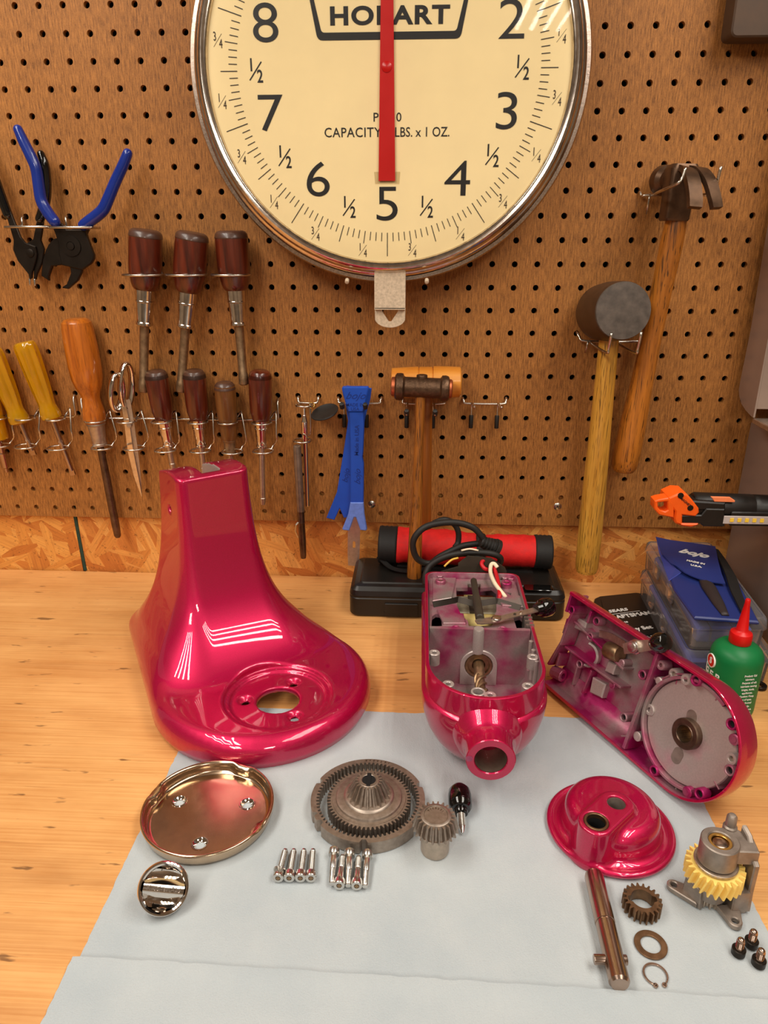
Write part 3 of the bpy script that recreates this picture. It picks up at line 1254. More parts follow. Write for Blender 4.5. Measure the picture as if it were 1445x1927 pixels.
def small_screwdrivers():
    y = -0.021

    def drv(a, b, parts, lab, seg=24, grp=None, y2=-0.012):
        t = thing('screwdriver', lab, 'screwdriver', W(*a, y), grp)
        axis_parts(t, a, b, y, y2, parts, seg)
        return t
    # yellow handled
    for a, b, lab in (((44, 643), (138, 894), 'yellow translucent handled screwdriver beside the big orange wooden one'),
                      ((-20, 655), (64, 856), 'yellow translucent handled screwdriver cut by the left edge of the photo')):
        L = math.hypot(b[0] - a[0], b[1] - a[1])
        t = thing('screwdriver', lab, 'screwdriver', W(*a, y))
        A, E = W(*a, y), W(*b, -0.012)
        M = frame(A, E - A)
        k = (E - A).length / L
        m = mpp(A)
        bm = bm_new()
        rings = []
        n = 36
        for s, r, fl in ((0, 14, 0), (2, 18, 0.02), (7, 20.8, 0.08), (16, 21.6, 0.12), (40, 21.0, 0.15), (70, 19.8, 0.16), (95, 18.2, 0.16), (112, 16.4, 0.10), (122, 15.6, 0.02), (130, 17.6, 0), (140, 19.6, 0), (147, 19.0, 0), (151, 14, 0)):
            rings.append([M @ Vector((r * m * (1 - fl * (0.5 + 0.5 * cos(8 * 2 * pi * j / n)) * 1.2) * cos(2 * pi * j / n), r * m * (1 - fl * (0.5 + 0.5 * cos(8 * 2 * pi * j / n)) * 1.2) * sin(2 * pi * j / n), s * k)) for j in range(n)])
        loft(bm, rings)
        obj('handle', bm, 'yellow_acetate', t, ang=40)
        bm = bm_new()
        cyl(bm, 5.2 * m, 148 * k, (L - 10) * k, M, 14)
        prism(bm, [(-5.2 * m, -2.0 * m), (5.2 * m, -2.0 * m), (5.2 * m, 2.0 * m), (-5.2 * m, 2.0 * m)], (L - 12) * k, L * k, M)
        obj('shaft', bm, 'shaft_steel', t)
    # the one that shows only its shaft
    drv((-34, 700), (13, 888), [('handle', 'yellow_acetate', [(0, 14), (6, 20), (100, 18), (126, 18)]), ('shaft', 'shaft_steel', [(126, 5), (154, 5), (156, 7.5), (184, 6.5), (186, 4), (194, 3.5)])], 'screwdriver shaft hanging at the left edge, its handle out of frame')
    # orange wooden handle
    a, b = (142, 599), (222, 1011)
    L = math.hypot(b[0] - a[0], b[1] - a[1])
    drv(a, b, [
        ('handle', 'wood_orange', [(0, 15), (2, 21), (7, 25.5), (16, 27), (45, 28.5), (80, 29), (105, 27.5), (120, 23.5), (132, 18), (142, 16), (152, 17.2), (166, 20), (178, 20.5), (186, 18.5), (188, 16)]),
        ('ferrule', 'steel', [(187, 17), (190, 17.6), (192, 15.6), (226, 12.2), (227, 13.2), (231, 13.2), (232, 8)]),
        ('shaft', 'dark_steel', [(231, 6.4), (300, 7.4), (L - 26, 7.6), (L - 4, 6.6), (L, 4.5)]),
    ], 'big screwdriver with orange wooden handle and long dark shaft')
    red = 'small screwdrivers with dark wooden handles'
    h = [(0, 13), (2, 17), (7, 20), (14, 21.2), (60, 20.6), (76, 19.6), (83, 17.4), (90, 16.2)]

    def hp(s):
        return [(q * s, r) for q, r in h]
    for a, b, sc, mat, fer, lab, top in (
            ((292, 697), (326, 884), 1.0, 'wood_red', 13, 'small dark red wooden screwdriver just right of the scissors', 'wood_cap'),
            ((364, 696), (384, 892), 1.0, 'wood_red', 12.5, 'small dark red wooden screwdriver second from the scissors', 'wood_cap'),
            ((489, 697), (495, 949), 0.98, 'wood_red', 12, 'small dark red wooden screwdriver, rightmost on the wire rack', 'wood_red')):
        L = math.hypot(b[0] - a[0], b[1] - a[1])
        drv(a, b, [
            ('handle', mat, hp(sc)[2:]),
            ('end_cap', top, hp(sc)[:4]),
            ('ferrule', 'worn_chrome', [(88 * sc, fer + 1), (104 * sc, fer), (105 * sc, fer + 0.8), (107 * sc, fer + 0.8), (108 * sc, fer - 0.4), (137 * sc, fer - 3), (138 * sc, fer - 1.6), (141 * sc, fer - 1.6), (142 * sc, fer - 5)]),
            ('shaft', 'steel', [(141 * sc, 5.4), (L - 14, 5.0), (L - 13, 5.8), (L - 10, 5.8), (L, 4.4)]),
        ], lab, grp=red)
    a, b = (422, 719), (438, 905)
    drv(a, b, [
        ('handle', 'wood_brown', [(6, 18.6), (12, 19.4), (40, 19.6), (62, 18.2), (70, 16.6), (84, 15.8), (102, 14.4), (105, 13)]),
        ('end_cap', 'wood_cap', [(0, 12), (2, 15.5), (6, 18.4), (12, 19.8)]),
        ('ferrule', 'tarnish', [(103, 12.6), (107, 12.8), (109, 11.4), (128, 10.4), (130, 11.4), (133, 11.4), (134, 6)]),
        ('shaft', 'steel', [(133, 5), (186, 4.6)]),
    ], 'short screwdriver with worn yellow brown handle between two dark red ones')


small_screwdrivers()


def scissors():
    t = thing('scissors', 'chrome scissors hanging edge on in the wire rack', 'scissors', W(237, 760, -0.021))
    y = -0.021
    m = mpp(W(237, 760, y))
    for (cx, cy, rx, ry, yy) in ((219, 738, 10, 34, -0.027), (237, 725, 10, 41, -0.018)):
        bm = bm_new()
        pts = []
        for k in range(36):
            a = 2 * pi * k / 36
            p = W(cx + rx * 0.62 * cos(a) - 0.12 * ry * sin(a) * 0, cy + ry * sin(a), yy)
            p.y += 0.008 * cos(a)
            pts.append(p)
        sweep(bm, pts, 0.0026, 10, closed=True, flat=1.7)
        ring = obj('finger_loop', bm, 'chrome', t, ang=0)
    for pts, w, yy, nm in (([(231, 752), (238, 790), (246, 850), (256, 895), (267, 934)], [7, 9, 10, 8, 1.0], -0.024, 'blade'), ([(241, 752), (246, 790), (254, 850), (261, 895), (267, 933)], [8, 11, 12, 8, 1.0], -0.0195, 'blade')):
        bm = bm_new()
        q = [W(px, py, yy + (py - 752) * 0.00003) for px, py in pts]
        strip(bm, q, [k * m for k in w], 0.0026, (0.25, -1, 0))
        obj(nm, bm, 'worn_chrome' if yy < -0.022 else 'steel', t)
    bm = bm_new()
    cyl(bm, 0.003, -0.004, 0.0045, frame(W(244, 800, -0.0215), (0.2, -1, 0)), 14, 0.0006)
    obj('pivot', bm, 'steel', t)


scissors()


def pickup_holder():
    t = thing('wire_tool_holder', 'double ring wire holder carrying a pen magnet and grey rod', 'holder', W(574, 760, 0))
    u, l = W(573, 763, -0.019), W(569, 829, -0.021)
    m = mpp(u)
    hl, hr = W(562, 746, 0), W(600, 746, 0)
    bm = bm_new()
    sweep(bm, smooth_pts([(hl.x, 0.009, hl.z), (hl.x, -0.003, hl.z), (hl.x + 0.0005, -0.006, hl.z - 0.005), (hl.x + 0.004, -0.006, hl.z - 0.0065), (hr.x - 0.004, -0.006, hr.z - 0.007), (hr.x - 0.001, -0.0055, hr.z - 0.005), (hr.x, -0.003, hr.z), (hr.x, 0.009, hr.z)], 4), 0.0014, 8)
    z = hl.z - 0.0065
    R = 16 * m
    ring = [Vector((u.x + R * cos(q), -0.019 + R * sin(q), z)) for q in np.linspace(pi - 1.0, 2 * pi + 1.1, 26)]
    down = [Vector((u.x + R * 0.55, -0.0115, z - 0.004)), Vector((u.x + R * 0.5, -0.011, z - 0.024)), Vector((u.x + R * 0.45, -0.011, l.z + 0.006)), Vector((l.x + R * 0.3, -0.009, l.z + 0.001))]
    R2 = 17 * m
    ring2 = [Vector((l.x + R2 * cos(q), -0.021 + R2 * sin(q), l.z)) for q in np.linspace(0.9, 2 * pi + 0.9, 26)]
    sweep(bm, ring + down + ring2, 0.0012, 7)
    obj('wire', bm, 'wire', t, ang=0)
    p = thing('magnetic_pickup_tool', 'slim chrome telescopic pickup tool in the double ring holder', 'tool', W(573, 790, -0.02))
    axis_parts(p, (572, 768), (579, 952), -0.020, -0.012, [('tip', 'chrome', [(0, 2.6), (12, 2.6), (13, 3.4), (16, 3.6), (24, 5.8)]), ('barrel', 'chrome', [(24, 6.0), (58, 6.0), (60, 4.9), (182, 4.9), (184, 4)])], 16)
    p = thing('steel_rod', 'grey steel rod with pocket clip hanging left of the chrome pickup tool', 'rod', W(560, 870, -0.02))
    M, k, mm, o = axis_parts(p, (559, 838), (571, 1050), -0.022, -0.012, [('upper_rod', 'grey_tube', [(0, 5), (1, 6.6), (5, 7.4), (120, 7.0), (121, 6)]), ('knurled_end', 'dark_steel', [(120, 6.8), (140, 6.6), (141, 7), (143, 6.4), (172, 6.8), (176, 7), (206, 6), (212, 5)])], 18)
    bm = bm_new()
    strip(bm, [W(561, 983, -0.026), W(557, 988, -0.029), W(556, 1000, -0.029), W(561, 1012, -0.026)], 0.0022, 0.0006, (-0.6, -1, 0))
    obj('clip', bm, 'wire', p)
    f = thing('key_fob', 'black oval disc fob hanging beside the chrome pickup tool', 'fob', W(611, 776, -0.024))
    c = W(611, 776, -0.024)
    M = frame(c, (-0.25, -0.33, 0.90), (0.93, 0, -0.30))
    bm = bm_new()
    lathe(bm, [(0, -0.0012), (0.0150, -0.0012), (0.0166, -0.0006), (0.0172, 0.0004), (0.0166, 0.0014), (0.0155, 0.0016), (0.0148, 0.0011), (0, 0.0011)], M, 40)
    obj('disc', bm, 'black_rubber', f)
    bm = bm_new()
    q = W(586, 763, -0.022)
    sweep(bm, [q + Vector((0.0035 * cos(a), 0.001 * sin(a * 2), 0.0035 * sin(a))) for a in np.linspace(0, 2 * pi, 16, endpoint=False)], 0.0007, 6, closed=True)
    obj('split_ring', bm, 'brass', f, ang=0)


pickup_holder()


def double_hook(xl, xr, yh, label, tips=True, prong=0.030, prongs=(0.27, 0.86), yb=0.0):
    """two-legged hook: bar in two holes, two prongs toward the room, two sleeved legs"""
    a, b = W(xl, yh, 0), W(xr, yh, 0)
    t = thing('peg_hook', label, 'hook', ((a.x + b.x) / 2, 0, a.z), 'double hooks with black sleeved legs')
    z = a.z - 0.005
    bm = bm_new()
    sweep(bm, smooth_pts([(a.x, 0.009, a.z + 0.001), (a.x, -0.003, a.z), (a.x + 0.001, -0.0065, a.z - 0.003), (a.x + 0.005, -0.008, z), (b.x - 0.005, -0.008, z), (b.x - 0.001, -0.0065, b.z - 0.003), (b.x, -0.003, b.z), (b.x, 0.009, b.z + 0.001)], 4), 0.0015, 8)
    obj('bar', bm, 'wire', t, ang=0)
    for f in prongs:
        x = a.x + (b.x - a.x) * f
        bm = bm_new()
        sweep(bm, smooth_pts([(x, -0.0085, z - 0.018), (x, -0.0085, z - 0.004), (x, -0.0105, z + 0.0005), (x + 0.001, -0.016, z + 0.0005), (x + 0.001, -0.008 - prong, z + 0.001), (x + 0.001, -0.011 - prong, z + 0.004)], 4), 0.0013, 8)
        pg = obj('prong', bm, 'wire', t, ang=0)
        bm = bm_new()
        cyl(bm, 0.0027, z - 0.030, z - 0.014, T(x, -0.0085, 0), 12, 0.0006)
        obj('leg_sleeve', bm, 'black_rubber', pg)
        if tips:
            bm = bm_new()
            p = Vector((x + 0.001, -0.011 - prong, z + 0.004))
            M = frame(p, (0, -0.5, 0.6))
            lathe(bm, [(0, -0.004), (0.0027, -0.004), (0.0031, 0.001), (0.0024, 0.0035), (0, 0.0045)], M, 12)
            obj('prong_cap', bm, 'black_rubber', pg)
    return t


double_hook(637, 718, 748, 'black tipped double hook carrying the blue pry bars', prong=0.030, prongs=(0.14, 0.66))
double_hook(757, 838, 749, 'black tipped double hook carrying the bronze head hammer', prong=0.062, prongs=(0.11, 0.72))
double_hook(871, 952, 749, 'empty double wire hook right of the wooden mallet', tips=False, prongs=(0.20, 0.80))


def flat_tool(bm, px, y, th, bev=0.0008):
    """an outline taken in the plane Y = y and given a thickness toward the room"""
    pts = [W(a, b, y) for a, b in px]
    prism(bm, [(p.x, p.z) for p in pts], -y - th, -y, frame((0, 0, 0), (0, -1, 0), (1, 0, 0)), bev=bev)


def pry_bars():
    FR = frame((0, 0, 0), (0, -1, 0), (1, 0, 0))
    # rear wide one
    t = thing('trim_pry_bar', 'wide blue plastic pry bar behind the narrow one, forked end lower left', 'pry bar', W(650, 850, -0.020))
    bm = bm_new()
    flat_tool(bm, [(652, 726), (699, 731), (697, 750), (688, 782), (676, 860), (668, 925), (660, 972), (653, 974), (647, 975), (639, 957), (629, 979), (614, 975), (634, 926), (645, 858), (655, 792), (650, 760)], -0.022, 0.0035)
    obj('blade', bm, 'blue_plastic', t)
    bm = bm_new()
    c = W(651, 895, -0.0222)
    text_into(bm, 'bojo', 0.010, FR @ T(c.x, c.z, 0.0222) @ Rm(radians(80), 'Z'), bold=0.0, shear=0.3)
    obj('embossed_lettering', bm, 'blue_letter', t, ang=-1)
    # scraper blade
    s = thing('scraper', 'thin bare steel scraper blade with slot below the blue pry bars', 'scraper', W(665, 1030, -0.018))
    bm = bm_new()
    sl = [(663.5, 1020), (666, 1018), (668.5, 1020), (669, 1029), (667, 1032), (663.5, 1031)]
    y = -0.019
    out = [W(a, b, y) for a, b in [(655, 960), (677, 960), (677.5, 1000), (676.5, 1040), (675, 1066), (655, 1064), (654, 1040), (654.5, 1000)]]
    hs = [W(a, b, y) for a, b in sl]
    prism(bm, [(p.x, p.z) for p in out], 0.0178, 0.019, FR, holes=[[(p.x, p.z) for p in hs]])
    obj('blade', bm, 'steel', s)
    bm = bm_new()
    flat_tool(bm, [(657, 740), (684, 740), (680, 860), (677, 962), (656, 962), (658, 860)], -0.0195, 0.0018)
    obj('shank', bm, 'steel', s)
    # front one
    t = thing('trim_pry_bar', 'narrow blue plastic pry bar with wide top and notched fork, in front', 'pry bar', W(670, 850, -0.030))
    bm = bm_new()
    flat_tool(bm, [(645, 728), (692, 728), (694, 731), (692, 742), (684, 776), (655, 776), (645, 742), (643, 731)], -0.030, 0.0075, 0.0015)
    obj('head', bm, 'blue_plastic', t)
    bm = bm_new()
    flat_tool(bm, [(656, 775), (684, 775), (685.5, 798), (683.5, 850), (682, 860), (684.5, 872), (684, 947), (659, 947), (659.5, 870), (658, 795)], -0.0285, 0.0055, 0.001)
    obj('shank', bm, 'blue_plastic', t)
    bm = bm_new()
    flat_tool(bm, [(659, 946), (684, 946), (685.5, 968), (690.5, 996), (688, 999), (678, 998), (669.5, 974), (666, 974), (657, 999), (646, 998), (644, 996), (655, 968)], -0.0305, 0.005, 0.001)
    obj('fork', bm, 'blue_worn', t)
    c = W(668, 745, -0.0302)
    bm = bm_new()
    text_into(bm, 'bojo', 0.0118, FR @ T(c.x, c.z, 0.0301), shear=0.5, sx=1.1, bold=0.0)
    c = W(668, 762, -0.0302)
    text_into(bm, 'MADE IN', 0.0055, FR @ T(c.x, c.z, 0.0301), bold=0.006)
    c = W(668, 770, -0.0302)
    text_into(bm, 'USA', 0.0055, FR @ T(c.x, c.z, 0.0301), bold=0.006)
    c = W(671.5, 829, -0.0287)
    text_into(bm, 'Made in USA', 0.0072, FR @ T(c.x, c.z, 0.0286) @ Rm(radians(88), 'Z'), bold=0.01)
    c = W(673, 898, -0.0287)
    text_into(bm, 'bojo', 0.0108, FR @ T(c.x, c.z, 0.0286) @ Rm(radians(88), 'Z'), shear=0.5)
    obj('embossed_lettering', bm, 'blue_letter', t, ang=-1)


pry_bars()


def hammers():
    # wooden mallet behind
    y = -0.031
    t = thing('wooden_mallet', 'orange barrel headed wooden mallet behind the bronze hammer', 'mallet', W(802, 720, y))
    a, b = W(737, 720, y), W(867, 719, y)
    L = (b - a).length
    m = mpp(a)
    prof = [(0, 0)] + [(r * m, s * L) for s, r in ((0, 25), (0.01, 27), (0.2, 28.5), (0.385, 29.3), (0.39, 27.2), (0.40, 27.2), (0.405, 28.8), (0.585, 28.8), (0.59, 27.2), (0.60, 27.2), (0.605, 30), (0.8, 29.3), (0.985, 28), (1, 26))] + [(0, L)]
    bm = bm_new()
    lathe(bm, prof, frame(a, b - a), 36)
    obj('head', bm, 'mallet_head', t, ang=30)
    axis_parts(t, (803, 735), (800, 1024), y, -0.030, [('handle', 'wood_rod', [(0, 10.5), (100, 10.5), (200, 11), (285, 11.5), (290, 10)])])
    # bronze head hammer
    y = -0.064
    t = thing('soft_face_hammer', 'bronze headed hammer with copper faces and worn wooden handle', 'hammer', W(793, 735, y))
    a, b = W(736, 727, y), W(851, 732, y)
    L = (b - a).length
    m = mpp(a)
    M = frame(a, b - a, (0, -1, 0))

    def seg(nm, mat, pts):
        bm = bm_new()
        lathe(bm, [(0, pts[0][0] / 115 * L)] + [(r * m, s / 115 * L) for s, r in pts] + [(0, pts[-1][0] / 115 * L)], M, 32)
        return obj(nm, bm, mat, t, ang=30)
    seg('copper_face', 'copper', [(0, 15), (1, 17.5), (9, 18.5)])
    seg('copper_face', 'copper', [(106, 18.5), (113, 17.5), (115, 15.5)])
    h = seg('head', 'bronze_cast', [(7, 21), (10, 25), (17, 25.6), (22, 25), (24, 20.5), (26, 19), (91, 19), (93, 20.5), (95, 24), (102, 24.6), (107, 23), (109, 20)])
    bm = bm_new()
    c = W(794, 712, y)
    cyl(bm, 0.0062, -0.004, 0.0042, T(c), 20, 0.0012)
    obj('handle_boss', bm, 'bronze_cast', h)
    axis_parts(t, (791, 745), (779, 1090), y, -0.074, [('handle', 'wood_worn', [(0, 9), (30, 9), (80, 8.6), (140, 9.4), (200, 11), (260, 13), (310, 14), (340, 14), (344, 12.5), (345, 10)])])
    # single prong hooks on the right
    for hp, bar, leg, dots, lab in (((1085, 626), [(1090, 634), (1106, 637), (1140, 641)], (1101, 664), ((1151, 627), (1207, 625)), 'double pronged wire hook under the black rubber mallet'),
                                    ((1202, 362), [(1206, 366), (1218, 367), (1250, 366)], (1215, 403), ((1290, 316), (1357, 313)), 'double pronged wire hook under the claw hammer')):
        h0 = W(*hp, 0)
        k = thing('peg_hook', lab, 'hook', (h0.x, 0, h0.z), 'double pronged hammer hooks')
        bm = bm_new()
        z = W(*bar[1], -0.010).z
        if 'rubber' in lab:
            z -= 0.003
        xr = W(bar[2][0] + (60 if 'rubber' in lab else 90), bar[2][1], -0.010).x
        sweep(bm, smooth_pts([(h0.x, 0.009, h0.z + 0.001), (h0.x, -0.003, h0.z), (h0.x + 0.002, -0.007, h0.z - 0.004), (h0.x + 0.010, -0.010, z), (xr, -0.010, z), (xr + 0.006, -0.006, z + 0.004), (xr + 0.007, 0.008, z + 0.006)], 4), 0.0015, 8)
        obj('bar', bm, 'wire', k, ang=0)
        bm = bm_new()
        x = W(*leg, -0.011).x
        zl = W(*leg, -0.011).z
        sweep(bm, [(x + 0.002, -0.0125, z), (x + 0.001, -0.0125, z - 0.004), (x, -0.012, zl)], 0.0012, 8)
        obj('leg', bm, 'wire', k, ang=0)
        for d in dots:
            yy = -0.100 if 'rubber' in lab else -0.098
            e = W(*d, yy)
            x0 = e.x
            bm = bm_new()
            if d == (1290, 316):
                # this prong passes the neck on its left and crosses in front of it
                sweep(bm, smooth_pts([W(1226, 367, -0.0115), W(1231, 366, -0.030), W(1240, 361, -0.075), W(1272, 347, -0.099), W(1283, 336, -0.101), W(1290, 316, -0.101)], 5), 0.0015, 8)
                obj('prong', bm, 'wire', k, ang=0)
                continue
            sweep(bm, smooth_pts([(x0, -0.0115, z - 0.001), (x0, -0.030, z - 0.002), (x0, yy + 0.012, z - 0.002), (x0, yy + 0.006, z + 0.003), (e.x, e.y, e.z)], 4), 0.0015, 8)
            obj('prong', bm, 'wire', k, ang=0)
    # rubber mallet
    t = thing('rubber_mallet', 'black rubber mallet with pale ash handle', 'mallet', W(1146, 640, -0.05))
    f = W(1173, 585, -0.088)
    bk = W(1128, 588, -0.014)
    M = frame(bk, f - bk, (1, 0, 0))
    L = (f - bk).length
    R = 54 * mpp(f)
    bm = bm_new()
    lathe(bm, [(0, 0), (R * 0.82, 0), (R * 0.95, 0.003), (R * 1.03, 0.012), (R * 1.06, L * 0.5), (R * 1.02, L - 0.010), (R * 1.0, L - 0.003), (R * 0.97, L)], M, 48)
    h = obj('head', bm, 'rubber_side', t)
    bm = bm_new()
    lathe(bm, [(R * 0.985, L - 0.0012), (R * 0.965, L + 0.0006), (R * 0.6, L + 0.0012), (0, L + 0.0014), (0, L - 0.004), (R * 0.985, L - 0.0012)], M, 48)
    obj('striking_face', bm, 'rubber_grey', h)
    axis_parts(t, (1147, 628), (1103, 1076), -0.048, -0.034, [('handle', 'wood_ash', [(0, 17), (40, 17.2), (150, 19), (260, 21.6), (380, 23), (440, 22.4), (448, 20), (450, 16)])])
    # claw hammer
    t = thing('claw_hammer', 'dark steel claw hammer with worn amber wooden handle', 'hammer', W(1265, 390, -0.05))
    M2, k2, m2, o = axis_parts(t, (1277, 395), (1172, 887), -0.050, -0.030, [('handle', 'wood_amber', [(0, 16.5), (24, 18.5), (60, 20), (140, 18.5), (230, 18.5), (320, 21), (410, 25.5), (470, 27), (492, 25), (500, 21), (502, 17)])], 28)
    mm = mpp(W(1265, 350, -0.05))
    bm = bm_new()
    up = W(1283, 312, -0.050) - W(1266, 418, -0.050)
    c0 = W(1267, 416, -0.050)
    E = frame(c0, up, (1, 0, 0))
    Lz = up.length
    rings = []
    for s, a, b in ((0, 22, 22), (0.04, 23.5, 24), (0.45, 24, 24), (0.55, 25, 26), (0.92, 26, 27), (1.0, 22, 23)):
        w, d = a * mm, b * mm
        rings.append([E @ Vector((x, yv, s * Lz)) for x, yv in rrect(-w, -d, w, d, 0.004, 3)])
    loft(bm, rings)
    eye = obj('head', bm, 'hammer_steel', t, ang=30)
    p0, p1 = W(1276, 338, -0.048), W(1244, 340, -0.012)
    bm = bm_new()
    Mx = frame(p0, p1 - p0)
    Lp = (p1 - p0).length
    lathe(bm, [(0, 0), (21 * mm, 0.0), (19 * mm, Lp * 0.42), (20 * mm, Lp * 0.5), (27 * mm, Lp * 0.62), (28 * mm, Lp * 0.9), (25 * mm, Lp), (0, Lp)], Mx, 32)
    obj('poll', bm, 'hammer_steel', eye, ang=30)
    for pts, w in (([(1288, 318, -0.062), (1296, 322, -0.080), (1303, 342, -0.096), (1307, 372, -0.106), (1307, 391, -0.110)], [25, 25, 26, 25, 24]),
                   ([(1306, 318, -0.062), (1320, 322, -0.080), (1335, 342, -0.096), (1344, 372, -0.106), (1348, 392, -0.110)], [22, 22, 22, 21, 20])):
        bm = bm_new()
        strip(bm, smooth_pts([W(*p) for p in pts], 5), [k * mm for k in w], 0.0055, (0.15, -0.55, 0.8))
        bmesh.ops.bevel(bm, geom=[e for e in bm.edges if len(e.link_faces) == 2 and e.calc_face_angle(0) > 1.0], offset=0.0010, segments=2, affect='EDGES')
        obj('claw', bm, 'hammer_steel', eye, ang=35)
    # the block hanging in the top right corner
    bm = bm_new()
    p = W(1373, 71, -0.034)
    FR = frame((0, 0, 0), (0, -1, 0), (1, 0, 0))
    prism(bm, rrect(p.x, p.z, p.x + 0.085, p.z + 0.12, 0.006, 5), 0.008, 0.036, FR, bev=0.0015)
    t = thing('sanding_block', 'dark brown block with rounded corner hanging in the top right corner', 'block', (p.x + 0.04, -0.006, p.z))
    obj('body', bm, 'dark_block', t)
    bm = bm_new()
    sweep(bm, [(p.x + 0.04, 0.009, p.z + 0.105), (p.x + 0.04, -0.03, p.z + 0.105)], 0.0016, 8)
    obj('hanger', bm, 'wire', t)


hammers()


def pliers():
    # blue handled
    t = thing('pliers', 'pliers with long blue dipped handles and blackened steel jaws', 'pliers', W(135, 464, -0.022))
    y = -0.024
    m = mpp(W(135, 400, y))
    for pts, rr in (([(34, 244), (44, 266), (56, 290), (68, 318), (73, 350), (78, 378), (90, 400), (103, 417)], [8.5, 9.8, 10.2, 10.4, 10.6, 10.8, 11, 10.5]),
                    ([(240, 289), (231, 312), (217, 342), (205, 371), (195, 393), (183, 405), (168, 416), (157, 424)], [8.8, 9.8, 10.2, 10.6, 11, 11, 10.6, 10])):
        bm = bm_new()
        sweep(bm, smooth_pts([W(a, b, y - 0.004) for a, b in pts], 5), [k * m for k in rr], 14, round_end=True)
        obj('handle_grip', bm, 'blue_grip', t, ang=0)
    for px, yy, th, nm in (
            ([(96, 410), (109, 416), (125, 432), (160, 432), (163, 446), (176, 480), (176, 487), (171, 496), (154, 508), (116, 499), (111, 480), (109, 455), (99, 428)], -0.025, 0.006, 'pivot_plate'),
            ([(166, 432), (158, 418), (140, 428), (112, 446), (100, 450), (91, 460), (86, 470), (80, 489), (77, 519), (91, 528), (90, 521), (97, 501), (113, 499), (140, 490), (157, 450)], -0.021, 0.006, 'jaw'),
            ([(130, 495), (156, 498), (153, 513), (146, 528), (128, 544), (117, 542), (117, 540), (125, 535), (133, 514)], -0.0235, 0.005, 'jaw')):
        bm = bm_new()
        flat_tool(bm, px, yy, th, 0.0009)
        obj(nm, bm, 'black_oxide', t)
    bm = bm_new()
    c = W(134, 463, -0.025)
    FRm = frame(c, (0, -1, 0), (1, 0, 0))
    lathe(bm, [(0, -0.002), (0.0115, -0.002), (0.0110, 0.0012), (0.0048, 0.0014), (0.0048, 0.0008), (0.0042, 0.0008), (0.0040, 0.0022), (0, 0.0024)], FRm, 6 * 4)
    obj('pivot_bolt', bm, 'black_oxide', t)
    # snap ring pliers
    t = thing('snap_ring_pliers', 'black snap ring pliers with fine grey tips at the left edge', 'pliers', W(50, 470, -0.022))
    for pts, rr in (([(-36, 270), (-16, 320), (2, 370), (15, 404)], [8, 9.5, 9.5, 9]), ([(77, 290), (84, 310), (87, 340), (86, 372), (80, 398), (75, 412)], [7, 8.5, 9.5, 9.5, 9, 8.5])):
        bm = bm_new()
        sweep(bm, smooth_pts([W(a, b, -0.020) for a, b in pts], 5), [k * m for k in rr], 12, round_end=True)
        obj('handle_grip', bm, 'black_gloss', t, ang=0)
    for px, yy, th in (([(10, 400), (19, 398), (38, 446), (47, 457), (66, 464), (69, 478), (67, 490), (60, 512), (59, 524), (55, 526), (53, 516), (33, 491), (24, 470), (25, 452)], -0.0225, 0.004),
                       ([(70, 408), (82, 408), (78, 440), (76, 452), (82, 468), (82, 474), (79, 494), (69, 516), (67, 526), (63, 526), (63, 508), (66, 492), (58, 470), (50, 458), (62, 450)], -0.0195, 0.004)):
        bm = bm_new()
        flat_tool(bm, px, yy, th, 0.0007)
        obj('jaw', bm, 'black_oxide', t)
    for a, b in (((56, 524), (56.5, 537)), ((65, 525), (66, 538))):
        bm = bm_new()
        p, q = W(*a, -0.0205), W(*b, -0.0205)
        cyl(bm, 0.0014, 0, (q - p).length, frame(p, q - p), 10, 0.0003, r2=0.0009)
        obj('tip', bm, 'zinc', t)
    bm = bm_new()
    cyl(bm, 0.0045, -0.003, 0.0012, frame(W(57, 476, -0.0225), (0, -1, 0)), 16, 0.0004)
    obj('pivot_bolt', bm, 'black_oxide', t)
    for x0, x1, yb, xp, yh, lab in ((6, 88, 427, 46, 409, 'flat wire holder under the snap ring pliers'), (90, 172, 428, 128, 408, 'flat wire holder under the blue handled pliers')):
        a, b = W(x0, yb, -0.034), W(x1, yb, -0.034)
        hh = W(xp, yh, 0)
        k = thing('wire_tool_holder', lab, 'holder', (hh.x, 0, a.z))
        bm = bm_new()
        z = a.z
        xa, xb = a.x, b.x
        sweep(bm, smooth_pts([(hh.x, 0.009, hh.z + 0.001), (hh.x, -0.004, hh.z), (hh.x, -0.007, hh.z - 0.004), (hh.x, -0.007, z + 0.003), (hh.x - 0.004, -0.0085, z)], 4), 0.0014, 8)
        pts = [(xb, -0.012, z), (xb - 0.002, -0.009, z), (xa + 0.002, -0.009, z), (xa, -0.012, z), (xa, -0.031, z), (xa + 0.002, -0.034, z), (xb - 0.002, -0.034, z), (xb, -0.031, z)]
        sweep(bm, [Vector(p) for p in pts], 0.0014, 8, closed=True)
        obj('wire', bm, 'wire', k, ang=0)


pliers()


